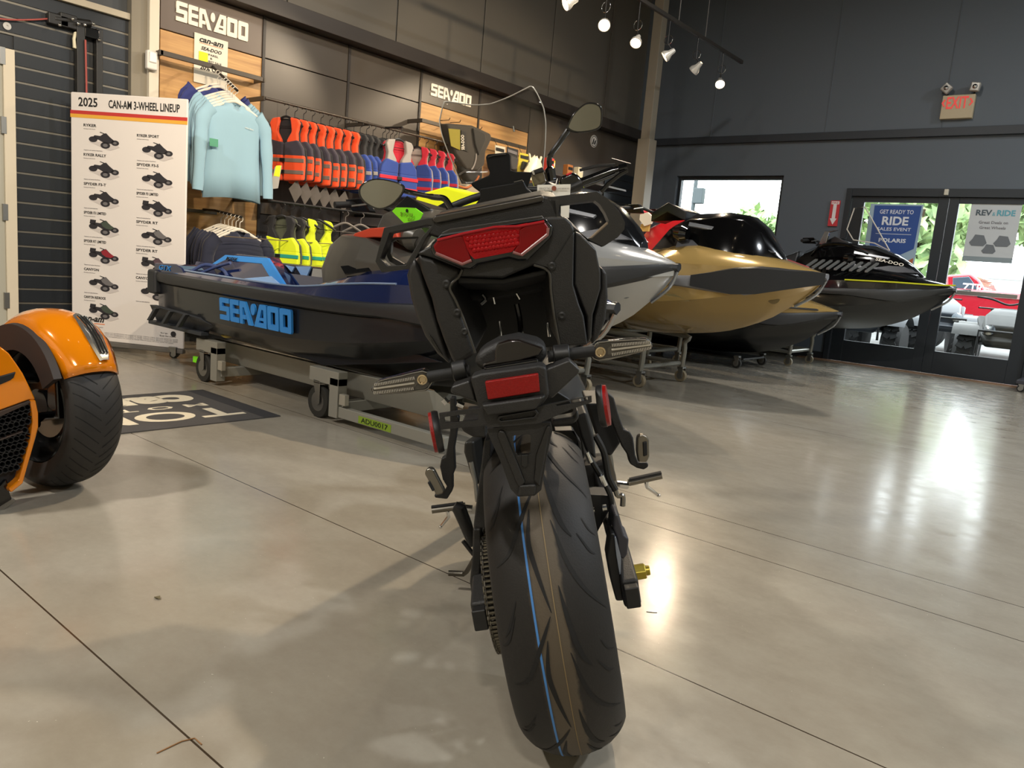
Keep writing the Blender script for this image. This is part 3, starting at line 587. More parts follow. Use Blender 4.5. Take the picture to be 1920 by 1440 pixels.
# seat, fuel tank, engine block, fork and front wheel carry the bike through for other viewpoints
SEAT = mat('seat vinyl', '151515', .6, bump=.2, scale=300)
def loft_y(st, n=14):                              # (y, zc, half width, half height)
    return [[V(w_ * math.copysign(abs(math.cos(a)) ** .7, math.cos(a)), y, z + h * math.copysign(abs(math.sin(a)) ** .7, math.sin(a))) for a in (2 * PI * (k + .5) / n for k in range(n))] for y, z, w_, h in st]
MB().loft(loft_y([(.02, .93, .10, .02), (.1, .94, .13, .035), (.3, .93, .14, .045), (.36, .87, .13, .05), (.55, .82, .12, .05), (.66, .84, .08, .05)]), caps=True).build('seat', SEAT, bike, smooth=80)
MB().loft(loft_y([(.62, .84, .10, .10), (.75, .90, .15, .12), (.95, .95, .17, .13), (1.08, .93, .12, .12), (1.14, .9, .06, .08)]), caps=True).build('fuel_tank', mat('tank black', '141416', .25, coat=.4), bike, smooth=80)
MB().loft(loft_y([(.5, .5, .12, .14), (.65, .5, .16, .2), (.95, .48, .17, .2), (1.08, .5, .12, .14)]), caps=True).build('engine', mat('engine grey', '2a2a2a', .45, .5), bike, smooth=50, bevel=.004)
MB().loft(loft_y([(.3, .30, .09, .05), (.55, .22, .11, .06), (.9, .2, .1, .06), (1.0, .3, .05, .05)]), caps=True).build('exhaust', mat('exhaust dark', '232323', .4, .6), bike, smooth=60)
fw = V(0, 1.5, .30)
MB().loft([[fw + V(math.sin(b) * .058, 0, 0) + (V(0, math.cos(a), math.sin(a)) * (.245 + .055 * math.cos(b))) for b in (2 * PI * k / 16 for k in range(16))] for a in (2 * PI * i / 48 for i in range(49))]).build('front_tyre', RUB, bike, smooth=60)
MB().lathe([(.215, -.04), (.2, -.03), (.2, .03), (.215, .04)], fw, (1, 0, 0), 40, caps=False).lathe([(.2, -.006), (.2, .006)], fw, (1, 0, 0), 5).build('front_rim', mat('rim black', '121212', .3), bike)
for s in (-1, 1): MB().tube([fw + V(s * .1, 0, 0), V(s * .1, 1.25, .62), V(s * .1, 1.02, 1.02)], [.026, .03, .026], 14).build('fork_leg', mat('fork grey', '3b3b3d', .3, .8), bike)
# cockpit: meter with visor, handlebars, mirrors, windscreen
YM = 1.02
k6 = lambda L, y: [bk(760 + a / 6, 180 + b / 6, y) for a, b in L]
MB().prism(k6([(905, 685), (925, 655), (1130, 635), (1165, 640), (1178, 670), (1185, 835), (1240, 850), (1400, 855), (1430, 850), (1380, 1010), (1370, 1040), (1440, 1090), (1448, 1150), (780, 1260), (785, 1220), (840, 1150), (845, 1080), (740, 1000), (745, 975), (945, 890), (950, 850), (925, 800)], YM), V(0, .05, 0)).build('meter_mount', mat('matt cockpit black', '070605', .6, spec=.2), bike, bevel=.006)
MB().prism(k6([(840, 1035), (1220, 970), (1330, 945), (1372, 1035), (1445, 1095), (1448, 1150), (790, 1250), (840, 1150)], YM - .03), V(0, .05, 0)).build('meter_visor', mat('visor black', '090807', .45, spec=.25), bike, bevel=.006)
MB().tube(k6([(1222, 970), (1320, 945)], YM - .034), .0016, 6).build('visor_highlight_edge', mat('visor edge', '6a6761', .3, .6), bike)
MB().tube(k6([(930, 690), (1000, 668), (1130, 655)], YM - .002), .0018, 6).build('mount_edge', mat('mount edge', '2f2c28', .4), bike)
WS = 1.16
wpts = [(632, 990), (440, 520), (388, 310), (395, 230), (430, 90), (470, 65), (740, 100), (900, 96), (990, 80), (1180, 5), (1350, -80), (1420, -105), (1480, -30), (1548, 120), (1565, 200), (1578, 320), (1570, 560), (1552, 750), (1540, 900)]
ws = k6(wpts, WS); cx = sum((p.x for p in ws), 0) / len(ws)
bend = lambda p: V(p.x, p.y - .9 * (p.x - cx) ** 2 + .05, p.z)
def wpt(a, b):                                      # point of the curved screen that projects to this spot of the photograph
    y = WS
    for _ in range(6): q = k6([(a, b)], y)[0]; y = WS - .35 * (q.x - cx) ** 2 + .05
    return k6([(a, b)], y)[0]
edge = catmull([wpt(a, b) for a, b in wpts], 5)
def screen_mat():
    m = glass_mat(); m.name = 'tinted windscreen'; m.node_tree.nodes['Transparent BSDF'].inputs[0].default_value = (.90, .89, .87, 1); return m
mb = MB(); rows = []
for t in range(13):
    u = t / 12
    def on(L, u):
        s = u * (len(L) - 1); i = min(int(s), len(L) - 2); f = s - i; return (L[i][0] + (L[i + 1][0] - L[i][0]) * f, L[i][1] + (L[i + 1][1] - L[i][1]) * f)
    rows.append((on(wpts[:6], u), on(wpts[:10:-1], u)))
    
top = wpts[5:12]
for i in range(13):
    row = []
    for j in range(15):
        v_ = j / 14; (la, lb), (ra, rb) = rows[i]; tx = on(top, v_); u = i / 12
        bx, by = la + (ra - la) * v_, lb + (rb - lb) * v_
        chord = (top[0][0] + (top[-1][0] - top[0][0]) * v_, top[0][1] + (top[-1][1] - top[0][1]) * v_)
        row.append(wpt(bx + (tx[0] - chord[0]) * u, by + (tx[1] - chord[1]) * u))
    rows[i] = row
mb.loft(rows, closed=False)
wsb = mb.build('windscreen', screen_mat(), bike, smooth=180)
q = wsb.modifiers.new('thickness', 'SOLIDIFY'); q.thickness = .003
MB().tube(edge, .0022, 8).build('windscreen_edge', mat('clear edge', 'c4beb2', .3), wsb)
for a, b in (((1215, 340), (1225, 400)),): MB().tube([wpt(*a), wpt(*b)], .004, 8).build('screen_bolt', CHROME, wsb)
# handlebar: right grip, controls, lever, left side behind the mirror
YB = .95
gr = lambda L, y: [bk(920 + a / 6, 250 + b / 6, y) for a, b in L]
a, b = gr([(1030, 560), (1385, 425)], 1.06); hb = MB().tube([a, b], .017, 14).build('throttle_grip', BLKG, bike)
a, b = gr([(1385, 425), (1530, 385)], 1.06); MB().tube([a, a + (b - a) * .35, a + (b - a) * .4, b], [.0125, .0125, .017, .015], 12).build('bar_end_weight', BLKG, bike)
MB().tube(gr([(1360, 285), (1575, 345)], 1.07), .0022, 6).build('lever_tip', BLK, bike)
MB().tube(gr([(1000, 415), (1210, 365), (1320, 360), (1400, 350)], 1.10), [.005, .006, .006, .005], 8).build('brake_lever', BLK, bike)
MB().tube(gr([(1240, 660), (1320, 570), (1460, 460), (1540, 420)], 1.03), [.008, .008, .007, .006], 8).build('hand_guard_stay', BLKG, bike)
MB().prism(gr([(770, 510), (800, 480), (900, 435), (960, 440), (1010, 490), (1045, 560), (1035, 640), (880, 680), (780, 600)], 1.04), V(0, .05, 0)).build('switch_housing', BLKG, bike, bevel=.012, seg=3)
MB().prism(gr([(845, 460), (905, 433), (915, 450), (860, 478)], 1.035), V(0, .02, 0)).build('kill_switch', RED, bike, bevel=.002)
MB().tube(catmull(gr([(1030, 560), (880, 620), (640, 640), (300, 640), (-100, 700), (-500, 850)], 1.03), 4), .012, 12).build('handlebar', BLK, bike)
MB().prism(gr([(455, 430), (590, 380), (600, 440), (630, 545), (540, 590), (490, 600), (460, 500)], 1.1), V(0, .05, 0)).build('brake_fluid_cup', mat('amber grey plastic', '6f6650', .2), bike, bevel=.006)
MB().prism(gr([(450, 425), (585, 375), (605, 430), (470, 470)], 1.095), V(0, .06, 0)).build('cup_cap', BLK, bike, bevel=.004)
MB().prism(gr([(455, 430), (480, 405), (500, 460), (480, 470)], 1.09), V(0, .01, 0)).build('cup_clip', CHROME, bike, bevel=.001)
MIRG = mat('mirror glass', '9b9b93', .03, 1)
rm = gr([(690, 540), (668, 400), (660, 290), (690, 220), (770, 110), (830, 20), (880, -50)], 1.08); MB().tube(catmull(rm, 5), [.016] * 6 + [.009] * 20, 10).build('mirror_stem', BLKG, bike)
def mirror(pts, y, inset, tilt):
    c = V(sum(a for a, b in pts) / len(pts), sum(b for a, b in pts) / len(pts), 0)
    sm = [(p.x, p.y) for p in catmull([V(a, b, 0) for a, b in pts], 4, True)]
    o = MB().prism(px(sm, y), V(0, .035, 0), .7).build('mirror', BLKG, bike, bevel=.004, seg=3)
    inn = px([(c.x + (a - c.x) * inset, c.y + (b - c.y) * inset) for a, b in sm], y - .0015)
    MB().prism(inn, V(0, .001, 0)).build('mirror_glass', MIRG, o, smooth=0); return o
mirror([(1062, 243), (1064, 232), (1075, 212), (1095, 194), (1110, 191), (1124, 195), (1130, 206), (1130, 228), (1126, 240), (1110, 247), (1080, 250)], 1.06, .86, 0)
mirror([(671, 362), (673, 350), (684, 340), (705, 334), (735, 338), (757, 346), (760, 356), (752, 370), (735, 386), (712, 394), (690, 386), (676, 374)], .97, .88, 0)
MB().tube(catmull([bk(*q) for q in ((752, 356, .99), (770, 361, 1.0), (810, 369, 1.0), (832, 372, 1.0), (842, 384, 1.0), (850, 398, 1.0))], 5), [.008] * 10 + [.010] * 16, 10).build('mirror_stem', BLKG, bike)
MB().cyl(bk(849, 390, 1.0), bk(852, 402, 1.0), .017, n=12).build('mirror_clamp', BLK, bike)
# foot pegs, their hangers, levers and stand
for L in ([(270, 0), (290, 130), (300, 190), (250, 430), (240, 560)], ): pass
def peg_hanger(L, y, n='peg_hanger'): MB().prism(c2(L, y), V(0, .03, 0)).build(n, TXT, bike, bevel=.004)
peg_hanger([(235, 20), (270, 20), (285, 150), (300, 160), (265, 380), (272, 520), (255, 560), (255, 660), (215, 725), (130, 715), (125, 695), (190, 680), (215, 640), (185, 590), (165, 500), (175, 445), (205, 430), (235, 250)], .28)
peg_hanger([(1320, -20), (1370, 20), (1400, 130), (1440, 240), (1480, 255), (1505, 300), (1520, 420), (1540, 470), (1605, 470), (1612, 500), (1580, 522), (1530, 510), (1480, 480), (1465, 420), (1425, 360), (1400, 300), (1340, 150), (1290, 30)], .28)
PEGM = mat('cast foot peg', '7d786e', .3, .9)
def fpeg(o, inn, y):
    q = MB().prism(c2(o, y), V(0, .022, 0)).build('passenger_peg', PEGM, bike, bevel=.005); MB().prism(c2(inn, y - .004), V(0, .01, 0)).build('peg_rubber', RUB, q, bevel=.002)
fpeg([(58, 550), (70, 520), (95, 508), (122, 520), (135, 545), (200, 670), (185, 690), (140, 700)], [(78, 610), (95, 600), (128, 665), (112, 672)], .25)
fpeg([(1530, 300), (1545, 280), (1570, 275), (1600, 290), (1615, 320), (1617, 430), (1600, 470), (1540, 470), (1528, 400)], [(1570, 330), (1600, 325), (1603, 420), (1575, 430)], .25)
for (a, b, k, y, f0, f1) in (((1470, 610), (1700, 560), 1, .70, (1600, 640), (1680, 698)), ((340, 770), (112, 800), -1, .72, (225, 845), (170, 915))):
    A, B = c2([a, b], y); q = MB().tube([A, B], .0125, 12, flat=.8).build('rider_peg', PEGM, bike)
    MB().tube([A + (B - A) * .05 + V(0, 0, .009), B + V(0, 0, .009)], .009, 8, flat=.6).build('peg_rubber', RUB, q)
    F, G = c2([f0, f1], y); MB().tube([F + V(0, 0, .02), F, G], [.007, .006, .004], 8).ball(G, .006, 6).build('peg_feeler', CHROME, q)
a, b = c2([(1390, 620), (1470, 630)], .70); MB().tube([a, b], .011, 10).build('peg_mount', CHROME, bike)
a, b = c2([(390, 790), (335, 785)], .72); MB().tube([a, b], .011, 10).build('peg_mount', CHROME, bike)
MB().tube(catmull(c2([(1300, 330), (1340, 420), (1360, 560), (1390, 690), (1430, 700), (1430, 770)], .62), 4), .008, 8).build('brake_pedal', mat('brushed pedal', '86837c', .3, .9), bike)
MB().prism(c2([(1310, 330), (1325, 320), (1345, 420), (1385, 560), (1390, 600), (1345, 590), (1320, 420)], .60), V(0, .02, 0)).build('heel_guard', mat('heel guard steel', '6e6b66', .35, .8), bike, bevel=.003)
A, B, C2 = bk(835, 950, .66), bk(862, 975, .62), bk(893, 1028, .5)
MB().tube(c2([(265, 770), (300, 790), (345, 900), (395, 1040)], .58), [.014, .020, .018, .014], 12).build('side_stand', BLK, bike)
gz = BI @ P(880, 1075, z=.0)
MB().tube([c2([(400, 1140)], .55)[0], c2([(350, 1225)], .6)[0], c2([(330, 1240)], .62)[0]], .007, 8).tube(c2([(335, 1240), (225, 1235)], .62), .0085, 10).build('side_stand_foot', mat('stand steel', '5a564e', .3, .8), bike)
MB().tube(c2([(325, 1012), (398, 1105)], .5), .006, 8).build('shift_rod', BLK, bike)
MB().prism(c2([(330, 325), (400, 320), (410, 420), (440, 600), (415, 640), (380, 580), (350, 480), (325, 400)], .45), V(.03, .10, 0)).build('crank_cover', mat('dark cast cover', '3a3936', .45, .5), bike, bevel=.008)
MB().tube(c2([(380, 465), (410, 600), (425, 740)], .4), .006, 8).build('frame_brace', STEEL, bike)
for L in ([(285, 60), (330, 80)], [(190, 30), (215, 60)]):
    a, b = c2(L, .2); MB().cyl(a, b, .007, n=10).build('frame_bolt', CHROME, bike)
MB().prism(c2([(300, 215), (480, 200), (490, 300), (400, 300), (330, 260)], -.1), V(0, .2, 0)).prism(c2([(940, 175), (1090, 150), (1120, 100), (1130, 160), (1100, 200), (1000, 220), (940, 215)], -.1), V(0, .04, 0)).build('hugger', TXT, bike, bevel=.006)
MB().prism(c2([(1100, 150), (1180, 120), (1230, 300), (1250, 450), (1180, 400), (1130, 260)], .1), V(0, .2, 0)).prism(c2([(1180, 60), (1330, 60), (1420, 330), (1350, 430), (1290, 400), (1240, 250)], .35), V(0, .2, 0)).build('sub_frame', HOLL, bike, bevel=.006)
MB().prism(c2([(960, 250), (1090, 255), (1120, 330), (1130, 430), (1170, 640), (1210, 900), (1180, 640), (1140, 330), (1080, 245)], .02), V(0, .04, 0)).build('wheel_guard', BLK, bike, bevel=.003)
# service tag tied to the right bar
tg = [bk(920 + a / 6, 250 + b / 6, .93) for a, b in ((525, 580), (900, 572), (898, 690), (880, 950), (520, 955))]
tb = BM @ tg[0]; 
tagm = MB().prism([BM @ p for p in (tg[0], tg[1], tg[3], tg[4])], (BM.to_3x3() @ V(0, .0012, 0))); t_o = tagm.build('service_tag', PAPER, smooth=0)
tag(t_o, 'white service tag with handwriting hanging from the motorcycle handlebar', 'tag')
xa = (BM @ tg[1] - BM @ tg[0]).normalized(); ya = (BM @ tg[0] - BM @ tg[4]).normalized(); nrm = xa.cross(ya) * .003
def tline(s, a, b, w_, h, m, bold=0):
    o = BM @ bk(920 + a / 6, 250 + b / 6, .93); return text('tag_print', s, m, frame_mtx(o + nrm, xa, ya), w_ * (BM @ tg[1] - BM @ tg[0]).length, h, t_o, .0006, bold)
BINK = mat('tag print brown', '6b5a4d', .7)
tline('SERVICE TAG', 545, 632, .33, .0055, BINK); tline('CHECK BEFORE SALE', 750, 632, .36, .0045, BINK)
tline('missing', 568, 690, .34, .014, INK); tline('bolt', 650, 735, .2, .016, INK)
o = BM @ bk(920 + 712 / 6, 250 + 620 / 6, .93); MB().lathe([(.0075, 0), (.0075, .0006)], o + nrm, nrm, 20).build('tag_emblem', mat('rust emblem', '8a4a35', .7), t_o)
MB().tube([BM @ bk(1042, 346, .93), BM @ bk(1045, 335, 1.0)], .001, 5).build('tag_string', PAPER, t_o)
# ---------------------------------------------------------------- personal watercraft on dollies
LEN = 3.45
def paint(name, c, rough=.22, metal=.0, coat=1): return mat(name, c, rough, metal, coat=coat)
B_ = [(0, .50), (.3, .55), (1.0, .585), (1.8, .585), (2.3, .56), (2.7, .48), (3.0, .37), (3.2, .25), (3.38, .10), (3.45, .02)]
ZR = [(0, .46), (2.0, .46), (2.6, .485), (3.1, .53), (3.45, .58)]
KZ = [(0, .02), (.4, 0), (1.9, 0), (2.3, .02), (2.7, .08), (3.0, .19), (3.2, .31), (3.38, .46), (3.45, .55)]
def fine(t, k=5):
    out = []
    for (a, u), (b, v_) in zip(t, t[1:]):
        for i in range(k): out.append(a + (b - a) * i / k)
    return out + [t[-1][0]]
def smooth_tab(t):
    xs = [V(a, b, 0) for a, b in t]; c = catmull(xs, 6); return [(p.x, p.y) for p in c]
BS, ZS, KS = smooth_tab(B_), smooth_tab(ZR), smooth_tab(KZ)
SX = sorted(set([round(i * .115, 3) for i in range(28)] + [3.28, 3.34, 3.38, 3.42, 3.45]))
def sec_loft(mb, secs):                             # secs: list of (s, [(y,z) from rail to centre])
    rings = []
    for s, pts in secs:
        full = [V(s, -y, z) for y, z in pts] + [V(s, y, z) for y, z in reversed(pts) if y > 1e-4]
        rings.append(full)
    mb.loft(rings, closed=False); return rings
def dedge(s):                                       # outer top edge of the deck
    b, zr = lerp_tab(BS, s), lerp_tab(ZS, s); f = min(1, max(0, (s - 1.55) / .85)); f = f * f * (3 - 2 * f); z0 = zr + .023
    return V(s, -((b - .05) * (1 - f) + b * .97 * f), z0 + .035 * (1 - f) + .10 * f + .004)
def jetski(name, label, x0, yc, zk, hullm, deckm, railm, hoodm, group=None, seatm=None, front=None, rear='seat', gauge=1.05, yaw=0, shift=0, hood0=0, seatz=0):
    t = thing(name, label, 'watercraft', (x0, yc, zk), yaw, group)
    hb = [(s, lerp_tab(BS, s), lerp_tab(ZS, s), lerp_tab(KS, s)) for s in SX]
    mb = MB(); sec = []
    for s, b, zr, kz in hb:
        h = zr - kz; f = min(1, max(0, (s - 1.6) / 1.6)); ch = .42 + .12 * f
        sec.append((s, [(b, zr - .05), (b * .985, zr - h * (.5 - .2 * f)), (b * (.90 - .12 * f), kz + h * (ch - .06 * (1 - f))), (b * (.82 - .18 * f), kz + h * (ch - .14)), (b * (.45 - .1 * f), kz + h * .16), (0, kz)]))
    r = sec_loft(mb, sec); n = len(r[0]); mb.add(r[0], [tuple(range(n))])
    hull = mb.build('hull', hullm, t, smooth=28)
    mb = MB(); rg = []
    up, dn = .035, .055
    for s, b, zr, kz in hb:
        d = dn + .07 * max(0, 1 - abs(s - 2.95) / .5) - .03 * max(0, (s - 3.2) / .25)
        rg.append([V(s, -(b - .02), zr - d), V(s, -(b + .022), zr - d + .02), V(s, -(b + .03), zr), V(s, -(b + .02), zr + up - .01), V(s, -(b - .03), zr + up)])
    mir = [[V(p.x, -p.y, p.z) for p in q] for q in rg]
    mb.loft(rg, closed=False); mb.loft(mir, closed=False)
    tip = [V(LEN + .05, 0, p.z) for p in rg[-1]]; mb.loft([rg[-1], [V(LEN + .03, p.y * .6, p.z) for p in rg[-1]], [V(LEN + .03, -p.y * .6, p.z) for p in rg[-1]], mir[-1]], closed=False)
    mb.bb((-.04, -.5, .35), (.02, .5, .46 + up))
    mb.build('bumper_rail', railm, t, smooth=40)
    # deck: low rear tray and rising front
    mb = MB(); sec = []
    for s in SX:
        b, zr = lerp_tab(BS, s), lerp_tab(ZS, s); f = min(1, max(0, (s - 1.55) / .85)); f = f * f * (3 - 2 * f); g = min(1, max(0, (s - 2.5) / .95)); z0 = zr + up - .012
        rearp = [(b - .01, z0), (b - .05, z0 + .035), (b - .10, z0 + .035), (b - .16, z0 - .10), (.30, z0 - .10), (.22, z0 + .09), (0, z0 + .10)]
        up2 = (1 - g ** 1.6)
        fr = [(b - .01, z0), (b * .97, z0 + .10 * up2), (b * .90, z0 + .155 * up2), (b * .74, z0 + .215 * up2 + .0), (b * .56, z0 + .25 * up2 + .005), (b * .34, z0 + .27 * up2 + .008), (0, z0 + .285 * up2 + .01)]
        sec.append((s, [(p[0] + (q[0] - p[0]) * f, p[1] + (q[1] - p[1]) * f) for p, q in zip(rearp, fr)]))
    r = sec_loft(mb, sec); mb.add(r[0], [tuple(range(len(r[0])))]); mb.build('deck', deckm, t, smooth=22)
    # hood and console
    hs = [(1.62 + hood0, .17, .60, .70), (1.8 + hood0 * .7, .22, .62, .92), (2.0, .27, .64, 1.02), (2.3, .29, .66, gauge + .02), (2.6, .265, .68, gauge - .0), (2.85, .21, .68, gauge - .09), (3.02, .14, .665, gauge - .2), (3.14, .06, .64, gauge - .31)]
    hs = [(s + shift * max(0, 1 - max(0, s - 2.3) / .8), a_, b_, c_) for s, a_, b_, c_ in hs]
    rings = []
    for s, w_, z0, z1 in hs:
        rings.append([V(s, -w_ * 1.12, z0), V(s, -w_, z0 + (z1 - z0) * .45), V(s, -w_ * .72, z0 + (z1 - z0) * .86), V(s, -w_ * .3, z1), V(s, w_ * .3, z1), V(s, w_ * .72, z0 + (z1 - z0) * .86), V(s, w_, z0 + (z1 - z0) * .45), V(s, w_ * 1.12, z0)])
    mb = MB(); mb.loft(rings, caps=True); mb.build('hood', hoodm, t, bevel=.012, seg=2)
    for s in (-1, 1):                                # cowl wings with headlamp glass either side
        MB().prism([V(2.35, s * .27, .80), V(2.95, s * .17, .80), V(3.1, s * .08, .74), V(2.75, s * .25, .72), V(2.35, s * .31, .72)], V(0, s * .03, 0)).build('hood_trim', mat('grey hood trim', '4b4c50', .3, .3), t, bevel=.006)
        MB().prism([V(2.42, s * .262, .93), V(2.80, s * .20, .88), V(2.78, s * .21, .86), V(2.42, s * .275, .90)], V(0, s * .012, .01)).build('hood_crease', mat('brushed crease', '8d8f93', .25, .6), t, bevel=.002)
    MB().prism([V(1.98, -.13, gauge), V(2.14, -.15, gauge + .09), V(2.30, -.12, gauge + .02), V(2.3, .12, gauge + .02), V(2.14, .15, gauge + .09), V(1.98, .13, gauge)], V(0, 0, -.08)).build('gauge_pod', mat('gauge pod', '17181a', .3), t, bevel=.01)
    mb = MB(); hy = gauge + .0
    mb.tube(catmull([V(1.86, -.40, hy + .0), V(1.9, -.2, hy + .03), V(1.98, -.08, hy + .0), V(1.98, .08, hy + .0), V(1.9, .2, hy + .03), V(1.86, .40, hy + .0)], 5), .013, 10)
    bar = mb.build('handlebar', BLK, t)
    for s in (-1, 1):
        MB().tube([V(1.85, s * .415, hy), V(1.885, s * .27, hy + .02)], .019, 12).build('grip', front.get('grip', RUB) if front else RUB, bar)
        MB().tube([V(1.93, s * .22, hy + .02), V(1.99, s * .30, hy + .02), V(1.95, s * .38, hy)], .006, 8).build('lever', STEEL, bar)
        MB().prism([V(1.80, s * .20, hy - .02), V(1.96, s * .20, hy - .02), V(1.96, s * .27, hy + .05), V(1.82, s * .27, hy + .04)], V(0, s * .06, 0)).build('switch_pod', BLK, bar, bevel=.01)
        MB().lathe([(.05, 0), (.07, .05), (.05, .11), (.001, .13)], V(2.45, s * .33, .84), V(-1, 0, .1), 16).build('mirror', hoodm, t)
    if rear == 'seat':
        sm = seatm or mat('black seat vinyl', '17181a', .45)
        rs = [[V(s, -w_ * 1.1, z0), V(s, -w_, z0 + (z1 + seatz - z0) * .6), V(s, -w_ * .6, z1 + seatz), V(s, w_ * .6, z1 + seatz), V(s, w_, z0 + (z1 + seatz - z0) * .6), V(s, w_ * 1.1, z0)] for s, w_, z0, z1 in ((.42, .12, .55, .72), (.5, .2, .55, .80), (.9, .22, .55, .86), (1.15, .19, .55, .82), (1.5, .17, .55, .82), (1.72, .13, .55, .92))]
        MB().loft(rs, caps=True).build('seat', sm, t, bevel=.025, seg=3)
    for s in (-1, 1):
        q = MB(); y0 = lerp_tab(BS, .55); 
        q.prism([V(.02, s * (y0 - .06), .12), V(.08, s * (y0 + .03), .26), V(.72, s * (y0 + .03), .24), V(.86, s * (y0 - .02), .20), V(.62, s * (y0 - .04), .12)], V(0, -s * .05, 0))
        for k in range(3): q.prism([V(.10 + k * .2, s * (y0 + .03), .155), V(.2 + k * .2, s * (y0 + .03), .25), V(.235 + k * .2, s * (y0 + .03), .25), V(.135 + k * .2, s * (y0 + .03), .155)], V(0, s * .03, 0))
        q.bb((.0, s * (y0 - .03) - .03, .12), (.72, s * (y0 - .03) + .03, .145))
        q.build('sponson', mat('sponson plastic', '2e3238', .5), t, bevel=.004)
    bow = lerp_tab(BS, 3.28)
    mb = MB(); 
    mb.tube(catmull([V(LEN + .02, 0, .56), V(LEN - .04, 0, .45), V(3.26, 0, .345)], 4), .012, 8); mb.build('bow_eye_strip', mat('bow strip', 'a9acae', .25, .8), t)
    return t
GM = mat('painted cart steel', '8f8d83', .45, .2); CART = mat('galvanised pipe', '8b8a82', .4, .5); TYREW = mat('caster tread', '25241f', .7); CREAM = mat('cream caster wheel', '8c8068', .6)
def caster(parent, c, r, m, steel=STEEL):
    f = MB(); c = Vector(c); f.bb(c + V(-.03, -.032, r + .012), c + V(.03, .032, r + .03))
    for s in (-1, 1): f.prism([c + V(-.03, s * .028, r + .02), c + V(.03, s * .028, r + .02), c + V(.03, s * .028, -.005 + .0), c + V(.01, s * .028, -.02)], V(0, s * .004, 0))
    o = f.build('caster_fork', steel, parent, bevel=.002)
    w_ = MB(); w_.mi = 0; w_.lathe([(r * .6, -.02), (r * .96, -.02), (r, -.012), (r, .012), (r * .96, .02), (r * .6, .02)], c, (0, 1, 0), 24); w_.mi = 1; w_.lathe([(r * .6, -.021), (r * .6, .021)], c, (0, 1, 0), 20); w_.lathe([(r * .15, -.03), (r * .15, .03)], c, (0, 1, 0), 10)
    w_.build('caster_wheel', [m, steel], o, smooth=30)
# --- blue craft nearest the camera, seat lifted out
NAVY = paint('navy gel coat', '14204a', .12); NAVYH = paint('midnight hull', '14171d', .28, coat=.35); BLU = mat('bright blue vinyl', '2f86d6', .4); SKY = mat('pale blue plate', '8fb6ea', .25, .2)
GCON = mat('warm grey console', '55524c', .35, .2, coat=.2)
BX, BY, BZ = -5.42, 3.13, .19
blue = jetski('personal_watercraft', 'dark blue watercraft with bright blue hull lettering, nearest the camera on a grey caster dolly', BX, BY, BZ, NAVYH, NAVY, mat('charcoal bumper', '2a2b2d', .4), GCON, rear='open', gauge=.99, hood0=.22)
def bl(a, b, y): return blue.matrix_world.inverted() @ P(a, b, y=y)
bpy.context.view_layer.update()
nearY = -.60
a, b = bl(416, 594, BY - .575), bl(556, 594, BY - .575)
o = logo('hull_lettering', BLU, frame_mtx((a.x, -.580, .262), (1, -.022, 0), (0, -.07, 1)), b.x - a.x, .135, blue, .014)
text('model_lettering', 'GTX', BLU, frame_mtx((.06, -.5225, .503), (1, 0, 0), (0, 0, 1)), .17, .036, blue, .004, .01, .2)
mb = MB(); mb.prism([V(.42, -.34, .56), V(.62, -.27, .66), V(.98, -.27, .66), V(1.38, -.38, .47), V(.62, -.38, .47)], V(0, .1, 0)); mb.build('seat_base_side', NAVY, blue, bevel=.008)
mb = MB(); out = [(.40, .575), (.50, .645), (1.0, .655), (1.42, .46), (1.30, .46), (.97, .615), (.60, .61), (.46, .575)]
mb.prism([V(s, -.385 + (z - .46) * .55, z) for s, z in out], V(0, .02, 0)); mb.build('blue_frame_stripe', BLU, blue, bevel=.003)
MB().prism([V(.82, -.40, .50), V(1.20, -.38, .55), V(1.44, -.40, .465), V(1.30, -.42, .465)], V(0, .01, 0)).build('foot_plate', SKY, blue, bevel=.002)
text('panel_lettering', 'ROTAX', INK, frame_mtx((.56, -.31, .615), (1, 0, 0), (0, .4, 1)), .13, .022, blue, .004, .01, .2)
mb = MB(); mb.bb((1.0, -.2, .5), (1.66, .2, .63)); mb.build('engine_cover', mat('engine cover dark', '15151a', .2, coat=.4), blue, bevel=.02)
MB().prism([V(1.22, -.215, .62), V(1.38, -.215, .63), V(1.33, -.215, .55), V(1.30, -.215, .55)], V(0, .01, 0)).prism([V(1.10, -.21, .62), V(1.2, -.21, .615), V(1.17, -.21, .58)], V(0, .01, 0)).build('warning_sticker', SKY, blue, smooth=0)
MB().prism([V(1.40, -.215, .62), V(1.53, -.215, .62), V(1.51, -.215, .54), V(1.38, -.215, .54)], V(0, .008, 0)).build('information_card', mat('grey card', 'a7a59f', .6), blue, smooth=0)
MB().prism([V(1.02, -.21, .60), V(1.08, -.21, .58), V(1.09, -.21, .555), V(1.0, -.21, .585)], V(0, .01, 0)).build('red_decal', RED, blue, smooth=0)
# grey side console in front of the footwell with a vent, red mirror accents
mb = MB(); cs = []
for s, y, z0, z1, d in ((1.74, -.33, .52, .68, .08), (1.80, -.40, .50, .77, .14), (1.95, -.44, .52, .83, .20), (2.15, -.44, .58, .82, .2), (2.38, -.42, .64, .75, .16), (2.52, -.4, .68, .72, .1)):
    cs.append([V(s, y - .03, z0), V(s, y - .05, (z0 + z1) / 2), V(s, y, z1), V(s, y + d, z1 + .03), V(s, y + d, z0)])
mb.loft(cs, caps=True); mb.build('side_console', GCON, blue, bevel=.02, seg=3)
MB().prism([V(2.02, -.486, .66), V(2.22, -.475, .69), V(2.26, -.47, .65), V(2.06, -.484, .62)], V(0, -.004, .002)).prism([V(2.08, -.488, .61), V(2.28, -.475, .64), V(2.30, -.475, .61), V(2.10, -.487, .575)], V(0, -.004, .002)).build('console_vent', BLKG, blue, bevel=.002)
